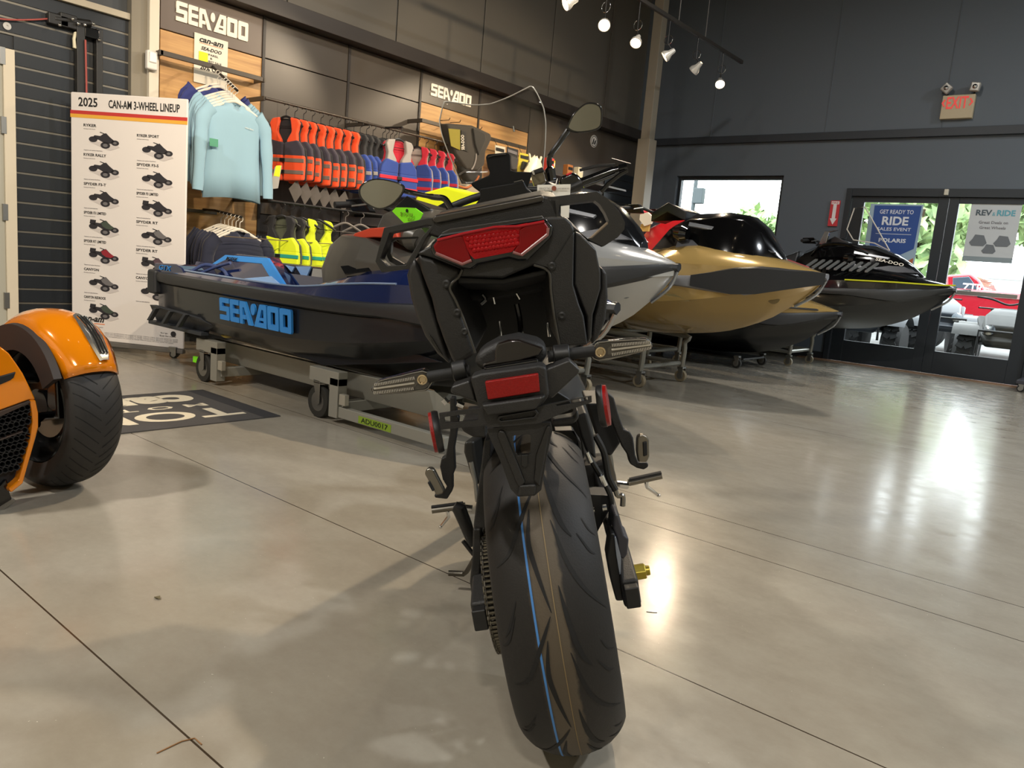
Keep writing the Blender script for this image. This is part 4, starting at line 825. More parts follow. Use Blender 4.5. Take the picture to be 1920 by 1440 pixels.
MB().prism([bl(a, b, BY - .42) for a, b in ((658, 446), (664, 437), (690, 428), (740, 424), (745, 446), (700, 445), (668, 448))], V(0, .14, 0)).build('mirror_shell', mat('red mirror accent', 'c8472f', .3), blue, bevel=.008)
MB().prism([V(-.02, -.52, .47), V(-.02, -.52, .545), V(.28, -.52, .558), V(.36, -.52, .54), V(.46, -.52, .47)], V(0, .16, .0)).build('rear_deck_cap', NAVY, blue, bevel=.01)
MB().bb((-.07, -.55, .33), (.05, -.40, .50)).build('stern_bumper', mat('stern bumper grey', '2b2d31', .5), blue, bevel=.02)
MB().bb((-.07, .40, .33), (.05, .55, .50)).build('stern_bumper', mat('stern bumper grey', '2b2d31', .5), blue, bevel=.02)
mb = MB(); mb.tube(catmull([dedge(s) for s in (.05, .4, .8, 1.2, 1.5, 1.7, 1.9, 2.1, 2.3, 2.5)], 5), .006, 8); mb.build('deck_edge_highlight', mat('pale blue highlight', '9db7dd', .2, .5), blue)  # pale tube laid along the deck edge in place of its highlight
for q, w_ in (((.28, -.47, .52), .1), ((.34, -.46, .52), .07)): pass
mb = MB(); mb.tube(catmull([V(.38, -.45, .52), V(.46, -.40, .57), V(.6, -.36, .55), V(.74, -.40, .51)], 4), .012, 8).tube(catmull([V(.42, -.43, .50), V(.55, -.38, .56), V(.7, -.36, .6)], 4), .010, 8); mb.build('tow_strap', mat('blue webbing', '3b4a78', .4), blue)
MB().prism([V(1.55, -.47, .135), V(2.6, -.40, .26), V(2.75, -.38, .24), V(1.9, -.46, .10)], V(0, -.02, 0)).build('hull_strake', mat('strake dark', '12141a', .3), blue, bevel=.004)
MB().prism([V(.85, -.49, .14), V(.98, -.49, .155), V(1.02, -.49, .15), V(.9, -.49, .13)], V(0, -.012, 0)).build('hull_badge', mat('ochre badge', '7d6c22', .5), blue, smooth=0)
gt = bl(735, 388, BY - .35); yy = -.33
pts = [bl(a, b, BY - .33) for a, b in ((735, 396), (742, 389), (762, 389), (778, 390), (792, 400), (785, 414), (757, 418))]
tk = MB().prism([blue.matrix_world @ p for p in pts], V(.004, .003, 0)).build('price_ticket', NGRN, smooth=0)
tag(tk, 'neon green price ticket with a hole, tied to the blue watercraft handlebar', 'tag')
MB().lathe([(.009, 0), (.009, .001)], blue.matrix_world @ bl(763, 395, BY - .335), (0, -1, 0), 14).build('ticket_hole', BLK, tk)
q = bl(747, 407, BY - .338)
for i, (s, a, b, h) in enumerate((('$19,299', 750, 405, .022), ('sale', 764, 414, .018))): text('ticket_writing', s, mat('ticket pen', '6a8a18', .7), frame_mtx(P(a, b, y=BY - .335), (1, -.1, -.06), (0, 0, 1)), .11 - i * .05, h, tk, .0008)
# --- blue craft's dolly
cart = thing('watercraft_dolly', 'grey box-steel caster dolly under the dark blue watercraft', 'dolly', (-4.1, 3.13, 0))
def cl(p): return Vector(p) - V(-4.1, 3.13, 0)
xs_c = (P(400, 714, z=0).x, P(590, 783, z=0).x)
mb = MB()
for x in xs_c:
    for s in (-1, 1):
        yo = BY + s * .50
        mb.bb(cl((x - .07, yo - .032, .205)), cl((x + .19, yo + .032, .285))); mb.bb(cl((x + .115, yo - .032, .03)), cl((x + .19, yo + .032, .25)))
    mb.bb(cl((x + .14, BY - .50, .06)), cl((x + .2, BY + .50, .12)))
for s in (-1, 1): mb.bb(cl((xs_c[1] + .17, BY + s * .50 - .02, .035)), cl((xs_c[1] + 1.0, BY + s * .50 + .02, .095)))
mb.bb(cl((xs_c[0] + .15, BY - .04, .055)), cl((xs_c[1] + .2, BY + .04, .115)))
for s in (-1, 1): mb.prism([cl((xs_c[0] + .1, BY + s * .26, .12)), cl((xs_c[0] - .1, BY + s * .34, .12)), cl((xs_c[0] - .1, BY + s * .40, .27)), cl((xs_c[0] - .1, BY + s * .36, .27))], V(2.1, 0, 0))
mb.build('dolly_frame', GM, cart, bevel=.004)
for x in xs_c:
    for s in (-1, 1): caster(cart, cl((x, BY + s * .50, .092)), .092, TYREW)
    MB().bb(cl((x + .2, BY - .53, .11)), cl((x + .25, BY - .50, .17))).build('bolt_plate', mat('zinc plate', 'b7b2a4', .4, .5), cart, bevel=.003)
lab = MB().bb(cl((xs_c[1] + .36, BY - .521, .04)), cl((xs_c[1] + .62, BY - .5205, .08))).build('stock_label', mat('faded green tape', '7f9a2a', .7), cart, smooth=0)
text('label_writing', 'ADU0017', INK, frame_mtx(cl((xs_c[1] + .385, BY - .523, .048)), (1, 0, 0), (0, 0, 1)), .21, .026, lab, .0006)
MB().bb(cl((xs_c[0] - .26, BY - .45, .09)), cl((xs_c[0] - .16, BY - .43, .13))).build('green_tag', NGRN, cart, smooth=0)
# --- silver craft with yellow seat
SILV = paint('silver gel coat', 'b4b4b2', .22, .35); GOLD = paint('gold gel coat', 'b6975a', .2, .35); DK = mat('satin charcoal', '2b2c2e', .4)
silv = jetski('personal_watercraft', 'silver watercraft with neon yellow seat, its bow just right of the motorcycle tail', -5.2, 4.6, .42, SILV, SILV, DK, mat('black hood gloss', '131416', .15, coat=.6), seatm=YEL, seatz=.22); silv.scale = (.8, 1, 1)
MB().prism([V(2.72, -.40, .60), V(3.1, -.26, .59), V(3.38, -.06, .585), V(3.1, -.29, .56), V(2.7, -.46, .56)], V(0, .0, .02)).build('deck_panel', mat('mid grey panel', '76767a', .3, .3), silv, bevel=.004)
MB().bb((2.35, -.25, .985), (2.47, -.20, .99)).build('yellow_sticker', YEL, silv, smooth=0)
MB().lathe([(.035, 0), (.045, .006), (.03, .012), (.001, .010)], V(3.13, -.165, .40), V(.55, -.8, .1), 20).build('hull_badge', mat('badge grey', '6f7174', .3, .4), silv)
# --- gold craft
gold = jetski('personal_watercraft', 'large gold watercraft with black hood in the middle of the row', -5.41, 6.05, .45, GOLD, GOLD, mat('grey rubber rail', '77777a', .5), BLKG, gauge=1.02, shift=.38)
MB().loft([[V(s, -(lerp_tab(BS, s) + .036), lerp_tab(ZS, s) - .05 - .07 * f), V(s, -(lerp_tab(BS, s) + .038), lerp_tab(ZS, s) + .032 + .055 * f), V(s, -(lerp_tab(BS, s) * (1 - .2 * f) + .01), lerp_tab(ZS, s) + .034 + .08 * f)] for s, f in ((2.62, 0), (2.75, .35), (2.92, .9), (3.08, .9), (3.25, .5), (3.4, .2), (3.48, .0))], closed=False).build('bow_fairing', mat('bow fairing black', '1b1c1e', .45), gold, smooth=60)
MB().lathe([(.04, 0), (.05, .006), (.035, .012), (.001, .010)], V(3.15, -.17, .40), V(.55, -.8, .1), 20).build('hull_badge', mat('badge bronze', '6b5a38', .35, .4), gold)
MB().prism([V(2.0, -.585, .365), V(2.5, -.53, .36), V(2.62, -.48, .315), V(2.32, -.535, .285), V(2.1, -.585, .36)], V(0, -.006, 0)).build('hull_decal', mat('pale gold decal', 'a99a6c', .3, .3), gold, smooth=0)
MB().lathe([(.014, 0), (.012, .006), (.001, .006)], V(2.45, -(lerp_tab(BS, 2.45) + .036), lerp_tab(ZS, 2.45) - .03), V(0, -1, 0), 14).build('rail_plug', BLK, gold)
# --- red craft behind the gold one
REDP = paint('red gel coat', 'd3252c', .2)
redc = jetski('personal_watercraft', 'red watercraft with red grips, behind the gold watercraft', -5.95, 7.29, .52, DK, REDP, DK, REDP, gauge=1.03, front={'grip': mat('red grip', 'b9303a', .5)})
rt = thing('paper_tags', 'white and yellow paper tags hanging from the red watercraft grip', 'tag', P(1208, 402, y=6.86))
MB().prism([P(a, b, y=6.86) - P(1208, 402, y=6.86) for a, b in ((1200, 402), (1214, 398), (1225, 408), (1220, 420), (1208, 424), (1199, 412))], V(.01, .01, 0)).build('white_tag', PAPER, rt, smooth=0)
MB().prism([P(a, b, y=6.88) - P(1208, 402, y=6.86) for a, b in ((1202, 420), (1218, 418), (1215, 434), (1199, 434))], V(.01, .01, 0)).build('yellow_tag', mat('manila tag', 'd8b365', .8), rt, smooth=0)
# --- low gold and black craft
gb = jetski('personal_watercraft', 'low black watercraft with gold bow corners, under the bow of the big gold one', -6.0, 8.52, .115, mat('black hull', '101213', .3, coat=.4), GOLD, DK, BLKG, gauge=.80)
MB().prism([V(2.5, -.56, .57), V(3.0, -.40, .60), V(3.3, -.2, .60), V(3.2, -.1, .62), V(2.7, -.2, .65)], V(0, 0, .015)).build('bow_panel', DK, gb, bevel=.004)
# --- dark craft by the door
dark = jetski('personal_watercraft', 'black watercraft with clear windshield and yellow strap line, furthest along by the glass door', -5.19, 9.75, .47, mat('black hull', '101213', .3, coat=.4), BLKG, mat('black rail', '2a2b2b', .35), BLKG, gauge=1.02)
MB().tube([V(2.45, -.575, .60), V(2.95, -.47, .615), V(3.3, -.26, .62), V(3.47, -.06, .635)], .009, 8).build('yellow_strip', mat('yellow strip', 'c7c714', .5), dark)
mb = MB()
for k in range(9): mb.prism([V(1.95 + k * .085, -.50, .70 + .0 * k), V(1.98 + k * .085, -.50, .70), V(2.05 + k * .085, -.36, .80), V(2.02 + k * .085, -.36, .80)], V(0, 0, .02))
mb.build('deck_ribs', mat('grey rib', '6c6d6b', .4, .2), dark, smooth=0)
wsd = [P(a, b, y=9.6) - V(-5.19, 9.75, .47) for a, b in ((1602, 390), (1622, 388), (1640, 420), (1668, 470), (1640, 456), (1600, 450), (1588, 430))]
MB().prism(wsd, V(0, .012, 0)).build('windshield', screen_mat(), dark, smooth=0)
MB().tube(wsd, .007, 8, closed=True).build('windshield_rim', mat('clear edge', 'a59f94', .25), dark)
MB().tube(catmull([V(1.95, -.30, .86), V(2.1, -.40, .98), V(2.35, -.42, 1.0), V(2.6, -.34, .92)], 4), .02, 8).build('bow_rail', BLKG, dark)
MB().prism([V(2.0, -.26, 1.0), V(2.05, -.26, 1.15), V(2.2, -.26, 1.17), V(2.1, -.26, 1.14), V(2.08, -.26, 1.0)], V(0, .04, 0)).build('chrome_bracket', CHROME, dark, bevel=.004)
text('hood_lettering', 'SEA-DOO', LOGOW, frame_mtx(P(1641, 488, y=9.38) - V(-5.19, 9.75, .47), (1, .05, -.17), (0, .3, 1)), .30, .035, dark, .004, .01)
# --- pipe dollies of the other craft
def pipe_dolly(label, x0, x1, yc, hw, zt, m, wheel, r=.055, group=None):
    t = thing('watercraft_dolly', label, 'dolly', ((x0 + x1) / 2, yc, 0), 0, group); c = V((x0 + x1) / 2, yc, 0); mb = MB()
    for s in (-1, 1):
        mb.tube(catmull([V(x0, yc + s * hw, .14) - c, V(x0, yc + s * hw, zt - .08) - c, V(x0 + .08, yc + s * hw, zt) - c, V(x1 - .10, yc + s * hw, zt) - c, V(x1, yc + s * hw, zt - .08) - c, V(x1, yc + s * hw, .14) - c], 5), .024, 10)
        mb.tube([V(x0, yc + s * hw, .17) - c, V(x1, yc + s * hw, .17) - c], .022, 10)
    for x in (x0 + .05, x1 - .02): mb.tube([V(x, yc - hw, .17) - c, V(x, yc + hw, .17) - c], .022, 10)
    for x in (x0 + .3, x1 - .4):
        mb.tube([V(x, yc - hw, zt) - c, V(x, yc + hw, zt) - c], .022, 10)
    mb.build('dolly_frame', m, t)
    for x in (x0, x1):
        for s in (-1, 1): caster(t, V(x, yc + s * hw, r) - c, r, wheel)
    return t
pipe_dolly('galvanised pipe dolly with cream casters under the big gold watercraft', -4.9, -3.23, 6.05, .37, .43, CART, CREAM)
pipe_dolly('galvanised pipe dolly under the silver watercraft', -4.9, -3.3, 4.6, .37, .40, CART, CREAM)
pipe_dolly('pipe dolly under the red watercraft', -5.4, -3.9, 7.29, .34, .50, CART, CREAM)
dd = pipe_dolly('pale pipe dolly under the black watercraft by the door', -4.6, -3.27, 9.62, .37, .40, CART, CREAM, .05)
ld = thing('watercraft_dolly', 'low black dolly with black casters under the low black and gold watercraft', 'dolly', (-4.2, 8.52, 0))
MB().bb((-.7, -.3, .09), (.8, .3, .112)).build('dolly_frame', BLK, ld, bevel=.005)
for x in (-.6, .75):
    for s in (-1, 1): caster(ld, (x, s * .36, .055), .055, TYREW)
MB().bb((.3, -.35, .42), (.36, .35, .465)).build('support_bunk', CART, dd, bevel=.01)
MB().bb((-.5, -.35, .42), (-.44, .35, .465)).build('support_bunk', CART, dd, bevel=.01)
# ---------------------------------------------------------------- clothing and goods on the display bays
def cloth(name, c, rough=.85, sheen=.2): return mat(name, c, rough, sheen=sheen, bump=.15, scale=220)
HW = mat('white hanger', 'd9d3c6', .4); HB = mat('black hanger', '181716', .35); RAIL = mat('dark display rail', '4b443c', .4, .4)
def hanger_mesh(w=.20):
    mb = MB(); mb.tube(catmull([V(0, 0, -.10), V(0, 0, -.045), V(.022, 0, -.028), V(.024, 0, -.004), V(0, 0, .012), V(-.022, 0, -.004)], 5), .0035, 6)
    mb.tube(catmull([V(-w, 0, -.185), V(-w * .5, 0, -.135), V(0, 0, -.10), V(w * .5, 0, -.135), V(w, 0, -.185)], 4), [.006] * 17, 8, flat=1.8); mb.tube([V(-w * .95, 0, -.185), V(w * .95, 0, -.185)], .003, 6)
    return mb
def shirt_mesh(seed, w=.24, L=.74):                 # torso, hung from z = -.14
    rnd = random.Random(seed); ph = [rnd.random() * 6 for _ in range(4)]; N = 36; rings = []
    for z, hw, d in ((-.125, .085, .045), (-.15, .10, .05), (-.165, .155, .052), (-.195, .215, .055), (-.26, w - .005, .055), (-.38, w - .015, .052), (-.52, w - .01, .05), (-.68, w + .005, .05), (-.14 - L, w + .012, .05)):
        k = min(1, max(0, (-z - .25) / .4)); ring = []
        for i in range(N):
            a = 2 * PI * i / N; f = .016 * k * (math.sin(4 * a + ph[0] + z * 3) + .7 * math.sin(7 * a + ph[1] - z * 4))
            ring.append(V(hw * math.cos(a) + f * .3, (d + f) * math.sin(a), z + (.012 * math.sin(2 * a + ph[2]) * k) - (.05 * max(0, -math.sin(a)) * max(0, 1 - abs(math.cos(a)) * 2.2) if z > -.155 else 0)))
        rings.append(ring)
    return MB().loft(rings)
def sleeve_mesh(s, seed, w=.24, drop=.70):
    rnd = random.Random(seed + 50 * s); x0 = s * (w - .05); p = catmull([V(x0, 0, -.19), V(s * (w + .025), -.005, -.28), V(s * (w + .045 + rnd.random() * .02), -.02, -.48), V(s * (w + .06 + rnd.random() * .02), -.03, -.14 - drop)], 4)
    return MB().tube(p, [.07 - .028 * i / (len(p) - 1) + .004 * math.sin(i * 1.7 + seed) for i in range(len(p))], 12, flat=.62, caps=False, up=(0, 1, 0))
def shirt(label, m, origin, rz, seed, group, long=True, w=.24, L=.74, name='shirt', tagc=None, hlabel='', hm=HW, sc_=1):
    t = thing(name, label, 'shirt', origin, rz, group); t.scale = (sc_, (.5 if seed not in (1, 40) else .85), sc_)
    b = shirt_mesh(seed, w, L).build('torso', m, t, smooth=180); q = b.modifiers.new('thickness', 'SOLIDIFY'); q.thickness = .002
    if long:
        for s in (-1, 1): sleeve_mesh(s, seed, w).build('sleeve', m, t, smooth=180)
    else:
        for s in (-1, 1): sleeve_mesh(s, seed, w, .28).build('sleeve', m, t, smooth=180)
    MB().tube([V(.088 * math.cos(a), .046 * math.sin(a), -.127 - (.05 * max(0, -math.sin(a)))) for a in (2 * PI * k / 20 for k in range(20))], .006, 6, closed=True).build('collar', m, t)
    h = thing('hanger', hlabel, 'hanger', origin, rz, group and 'hangers of the ' + group); h.scale = (sc_, sc_, sc_)
    hanger_mesh().build('hanger_frame', hm, h)
    return t
AQUA = cloth('aqua knit', '8fb3c6'); NAVYC = cloth('royal navy knit', '28306e'); DNAVY = cloth('dark navy knit', '1b2036')
# rail with a face-out arm, first bay
xr = XP + .14
a, b = P(298, 95, x=xr), P(494, 152, x=xr); zr = (a.z + b.z) / 2
rl = thing('display_rail', 'square dark rail with a face-out arm holding the long sleeve shirts', 'rail', (xr, a.y, zr))
MB().bb((-.012, .0, -.02), (.012, b.y - a.y, .02)).build('cross_bar', RAIL, rl, bevel=.003)
for y in (.02, b.y - a.y): MB().bb((-.14, y - .012, -.02), (.012, y + .012, .02)).build('bracket', RAIL, rl, bevel=.002)
ya = P(398, 120, x=xr).y - a.y
afr = P(441, 166, x=xr + .46) - V(xr, a.y, zr); a0_ = V(0, ya, 0); adir = (afr - a0_) / .46
MB().tube([a0_, a0_ + adir * .50], .011, 10).build('face_out_arm', BLK, rl)
NAMES = ['front', 'second', 'third', 'fourth', 'fifth', 'sixth', 'seventh']
for i in range(5):
    o = V(xr, a.y, zr) + a0_ + adir * (.46 - i * .045)
    t = shirt('pale blue long sleeve shirt, %s of the five on the upper arm' % NAMES[i], AQUA, o, PI / 2 + .05 * (i % 3 - 1), i + 1, 'pale blue shirts on the upper arm', hlabel='white hanger of the %s pale blue shirt' % NAMES[i])
    if i == 0:
        text('chest_lettering', 'sea-doo', PAPER, frame_mtx((.07, -.058, -.30), (1, 0, -.1), (0, 0, 1)), .075, .012, t, .001)
        MB().bb((-.235, -.075, -.49), (-.165, -.07, -.43)).build('price_label', mat('green price label', '4f9478', .7), t, smooth=0)
for i in range(2):
    o = V(xr, a.y, zr) + a0_ + adir * (.17 - i * .05)
    shirt('royal blue shirt behind the pale blue shirts, %s one' % ('nearer' if i == 0 else 'rearmost'), NAVYC, o, PI / 2 + .06, 20 + i, 'royal blue shirts on the upper arm', long=False, w=.27, L=.66, hlabel='white hanger of the %s royal blue shirt' % ('nearer' if i == 0 else 'rearmost'))
for i in range(4):
    MB
# lower arm with navy shirts
zl = P(412, 398, x=xr + .2).z
rl2 = thing('display_rail', 'lower black face-out arm holding the dark navy shirts', 'rail', (XP, P(408, 400, x=xr + .1).y, zl))
MB().tube([V(0, 0, .02), V(.2, 0, .015), V(.62, 0, -.03)], .011, 10).build('face_out_arm', BLK, rl2)
MB().bb((0, -.45, -.015), (.02, .12, .015)).build('back_bar', RAIL, rl2, bevel=.002)
for i in range(6):
    o = rl2.location + V(.60 - i * .06, 0, -.032 + i * .006)
    shirt('dark navy shirt on the lower arm, %s from the front' % ('first', 'second', 'third', 'fourth', 'fifth', 'sixth')[i], DNAVY, o, PI / 2 + .06 * (i % 2), 40 + i, 'dark navy shirts on the lower arm', long=False, w=.25, L=.62, hlabel='white hanger of the dark navy shirt, %s from the front' % ('first', 'second', 'third', 'fourth', 'fifth', 'sixth')[i])
# sale sheet, sticky note
sh = [P(a_, b_, x=XP + .012) for a_, b_ in ((365, 60), (428, 75), (427, 126), (366, 112))]
hgt = sh[0].z - sh[3].z + .03; wd = sh[1].y - sh[0].y
ss = MB().bb((XP + .008, sh[0].y, sh[0].z - .40), (XP + .010, sh[1].y, sh[0].z)).build('sale_sheet', PAPER, smooth=0); tag(ss, 'white sale sheet with black lettering taped to the oak panel above the shirts', 'sign')
def wtext(s, yc_, z, w_, h, m, parent, bold=0, shear=0, x=XP + .012): return text('print_line', s, m, frame_mtx((x, yc_, z), (0, 1, 0), (0, 0, 1)), w_, h, parent, .001, bold, shear, 'CENTER')
ym = sh[0].y + wd / 2; zt_ = sh[0].z
for s, dz, w_, h, bo, shr in (('can-am', .065, .22, .035, .03, .3), ('SEA-DOO', .125, .19, .03, .03, .3), ('APPAREL', .158, .13, .016, .01, 0), ('&', .185, .02, .016, .01, 0), ('LIFE VEST SALE', .215, .19, .018, .01, 0), ('20% OFF', .285, .2, .04, .03, 0)): wtext(s, ym, zt_ - dz, w_, h, INK, ss, bo, shr)
MB().bb((XP + .011, ym - .11, zt_ - .074), (XP + .0115, ym + .11, zt_ - .070)).build('orange_rule', mat('orange print', 'd9712b', .6), ss, smooth=0)
n_ = P(382, 108, x=XP + .02); sn = MB().bb((XP + .012, n_.y - .04, n_.z - .045), (XP + .016, n_.y + .04, n_.z + .045)).build('sticky_note', YEL, smooth=0); tag(sn, 'yellow sticky note on the lower left of the white sale sheet', 'note')
# ---- life vests
def vest_parts(t, back, strap, chest, low, belt, lining, sc_=1, open_=False):
    def hw(pts, s): return [V(s * a_, 0, z) for a_, z in pts]
    mb = MB()
    shell = [(.065, -.13), (.15, -.15), (.175, -.19), (.145, -.28), (.155, -.36), (.225, -.43), (.245, -.55), (.24, -.76)]
    pts = [V(a_, .045, z) for a_, z in shell] + [V(-a_, .045, z) for a_, z in reversed(shell)]
    mb.prism(pts + [V(-.03, .045, -.20), V(.03, .045, -.20)][:0], V(0, .045, 0)); mb.build('back_panel', lining, t, bevel=.02, seg=3)
    for s in (-1, 1):
        MB().prism([V(s * a_, -.05, z) for a_, z in ((.06, -.125), (.15, -.14), (.178, -.19), (.15, -.28), (.158, -.37), (.04, -.40), (.03, -.36), (.085, -.27), (.075, -.2))], V(0, .075, 0)).build('shoulder_strap', strap, t, bevel=.018, seg=3)
        MB().prism([V(s * a_, -.06, z) for a_, z in ((.008, -.38), (.16, -.35), (.225, -.43), (.24, -.52), (.008, -.52))], V(0, .085, 0)).build('chest_panel', chest, t, bevel=.022, seg=3)
        MB().prism([V(s * a_, -.062, z) for a_, z in ((.008, -.50), (.24, -.50), (.248, -.60), (.242, -.76), (.008, -.77))], V(0, .09, 0)).build('lower_panel', low, t, bevel=.024, seg=3)
    for z in (-.56, -.68):
        b_ = MB().bb((-.246, -.07, z - .02), (.246, -.04, z + .02)).build('belt', belt, t, bevel=.004)
        MB().bb((-.03, -.082, z - .018), (.03, -.066, z + .018)).build('buckle', BLK, b_, bevel=.004)
ORNG = cloth('signal orange fabric', 'f4511e', .7); DPURP = cloth('slate fabric', '3a3440'); GREYB = cloth('grey webbing', '75675f', .7); BLKC = cloth('black neoprene', '17171a', .7)
BLUC = cloth('royal blue fabric', '27428f', .8); REDC = cloth('crimson fabric', 'c01f35', .8); GREYC = cloth('light grey fabric', 'a39c97', .8); TEAL = cloth('teal fabric', '1f9a86', .8); YELC = cloth('hi-vis yellow fabric', 'dff01a', .7); OLIVE = cloth('olive grey fabric', '4d5140', .8)
def vest(label, colors, o, rz, group, sc_=1, thin=.62, proto={}):
    key = tuple(m.name for m in colors)
    if key in proto:
        t = copy_tree(proto[key]); t['label'] = label; t['group'] = group
    else:
        t = thing('life_vest', label, 'life vest', (0, 0, 0), 0, group); vest_parts(t, *colors); proto[key] = t
    t.matrix_world = Matrix.Translation(o) @ Matrix.Rotation(rz, 4, 'Z') @ Matrix.Diagonal((sc_, sc_ * thin, sc_, 1)); return t
HP = {}
def hang(label, m, o, rz, group):
    if m.name in HP: h = copy_tree(HP[m.name]); h['label'] = label; h['group'] = group
    else:
        h = thing('hanger', label, 'hanger', (0, 0, 0), 0, group); hanger_mesh(.17).build('hanger_frame', m, h); HP[m.name] = h
    h.matrix_world = Matrix.Translation(o) @ Matrix.Rotation(rz, 4, 'Z'); return h
xv = XP + .36
A, B = P(497, 187, x=xv), P(868, 273, x=xv); zv = (A.z + B.z) / 2
vr = thing('display_rail', 'long round rail carrying the row of life vests', 'rail', (xv, A.y, zv))
MB().tube([V(0, 0, 0), V(0, B.y - A.y, 0)], .012, 12).build('cross_bar', RAIL, vr)
for y in (0.0, yB[2] - A.y, B.y - A.y): MB().bb((-.36, y - .012, -.018), (.0, y + .012, .018)).build('bracket', RAIL, vr, bevel=.002)
ORD = ['first', 'second', 'third', 'fourth', 'fifth', 'sixth', 'seventh', 'eighth']
def row(n, px0, px1, py, colors, kind, rz, grp, dz=0, hm=HB, sc_=.86):
    for i in range(n):
        q = P(px0 + (px1 - px0) * (i / max(n - 1, 1)), py, x=xv); o = V(xv, q.y, zv - .012 + dz)
        vest('%s life vest, %s from left among its colour on the long rail' % (kind, ORD[i]), colors, o, rz + .06 * math.sin(i * 2.3), grp, sc_ * (1 + .02 * math.sin(i * 5)))
        hang('black hanger of the %s %s life vest from the left' % (ORD[i], kind), hm, o, rz, 'hangers of the ' + grp)
row(8, 537, 652, 210, (DPURP, ORNG, DPURP, ORNG, GREYB, BLKC), 'orange and slate', .42, 'orange life vests on the long rail')
row(4, 664, 700, 240, (BLKC, BLKC, BLUC, BLUC, GREYC, BLKC), 'blue and black', .5, 'blue and black life vests on the long rail')
row(4, 718, 740, 250, (REDC, REDC, BLUC, BLUC, BLKC, REDC), 'red and royal blue', .5, 'red and royal blue life vests on the long rail')
row(4, 783, 832, 265, (GREYC, REDC, BLUC, BLUC, REDC, GREYC), 'grey, red and blue', .45, 'grey, red and blue life vests on the long rail', sc_=.78)
fo = V(xv + .22, P(748, 262, x=xv + .22).y, zv - .02)
MB().tube([V(0, fo.y - A.y, 0), V(.26, fo.y - A.y, -.01)], .010, 8).build('face_out_arm', BLK, vr)
vest('red and blue life vest with grey shoulder straps, facing out from the long rail', (REDC, GREYC, BLUC, BLUC, REDC, REDC), fo, PI / 2 - .25, 'face-out vest', .86, 1); hang('black hanger of the face-out red and blue vest', HB, fo, PI / 2 - .25, 'hanger of the face-out vest')
for ob in list(col.objects):
    if ob.get('group') in ('face-out vest', 'hanger of the face-out vest'): del ob['group']
# clear swing tags under the orange vests
for i in range(6):
    q = P(540 + i * 18, 355 + i * 4, x=xv - .0)
    sg = MB().prism([V(0, -.05, 0), V(0, .02, .09), V(0, .07, -.02), V(0, .01, -.12)], V(.003, 0, 0)).build('swing_tag', mat('clear grey tag', '5c5550', .35), smooth=0); sg.location = V(xv + .10, q.y, q.z); sg.rotation_euler = (0, 0, -.5)
    tag(sg, 'grey plastic swing tag under the orange life vests, %s from the left' % ORD[i], 'tag', 'swing tags under the orange vests')
q = P(518, 335, x=xv + .1); sg = MB().prism([V(0, -.06, -.10), V(0, -.02, .10), V(0, .05, .12), V(0, .02, -.08)], V(.003, 0, 0)).build('hang_card', mat('card grey', 'a9a6a0', .5), smooth=0); sg.location = q; MB().tube([V(0, .0, .1), V(xv - q.x, .05, zv - q.z)], .001, 5).build('cord', BLK, sg); tag(sg, 'large hang card with a yellow strip, left end of the orange vests', 'tag')
MB().prism([V(.004, -.03, .02), V(.004, -.01, .11), V(.004, .04, .12), V(.004, .03, .02)], V(.001, 0, 0)).build('yellow_strip', YEL, sg, smooth=0)
# lower bay: yellow and teal vests, empty dark hangers, thin rail
xl = XP + .62; A2, B2 = P(470, 447, x=xl + .1), P(660, 458, x=xl + .1)
zlow = P(565, 410, x=xl).z + .12
lr = thing('display_rail', 'low black rail carrying the yellow and teal vests', 'rail', (xl, P(500, 410, x=xl).y, zlow))
MB().tube([V(0, 0, 0), V(0, 1.5, 0)], .011, 10).build('cross_bar', BLK, lr)
for y in (0.05, 1.45): MB().bb((-.62, y - .012, -.015), (0, y + .012, .015)).build('bracket', BLK, lr, bevel=.002)
for i, ppx in enumerate((528, 546, 566, 596)):
    o = V(xl, P(ppx, 412, x=xl).y, zlow - .012)
    vest('yellow and teal life vest on the low rail, %s from the left' % ORD[i], (OLIVE, BLKC if i < 2 else YELC, YELC, YELC, TEAL, OLIVE), o, (.4, .5, .9, 1.2)[i], 'yellow and teal life vests on the low rail', .80, 1 if i > 1 else .7)
    hang('black hanger of the %s yellow and teal vest' % ORD[i], HB, o, .6, 'hangers of the yellow and teal vests')
for i, ppx in enumerate((648, 677)):
    o = V(xl, P(ppx, 412, x=xl).y, zlow - .012); hang('empty dark hanger on the low rail, %s one' % ('left' if i == 0 else 'right'), mat('smoke hanger', '6a6460', .3), o, .9, 'empty hangers on the low rail')
MB().tube([V(.1, -.45, .0) + V(0, 0, P(500, 450, x=xl + .1).z - zlow), V(.1, 1.45, 0) + V(0, 0, P(640, 457, x=xl + .1).z - zlow)], .004, 6).build('guard_wire', mat('guard wire', '8b7a66', .4, .6), lr)
# right end: backpack, blister cards, carrier bag, jar, bags on the bar
xb = XP + .22; z2 = P(800, 228, x=xb).z
br = thing('display_rail', 'dark square rail across the oak panels behind the backpack', 'rail', (xb, P(790, 227, x=xb).y, z2))
MB().bb((-.012, 0, -.02), (.012, P(985, 285, x=xb).y - P(790, 227, x=xb).y, .02)).build('cross_bar', RAIL, br, bevel=.003)
for y in (.01, 1.0): MB().bb((-.22, y - .012, -.02), (0, y + .012, .02)).build('bracket', RAIL, br, bevel=.002)
BPG = cloth('pack grey fabric', '37322b', .7); BPD = cloth('pack dark fabric', '25231f', .7)
def flat(pts, x): return [P(a_, b_, x=x) for a_, b_ in pts]
o = P(855, 240, x=xb + .1)
bp = thing('backpack', 'grey and black backpack with a yellow mesh pocket hanging on the oak panel', 'backpack', o)
def rel(pts, x): return [p - o for p in flat(pts, x)]
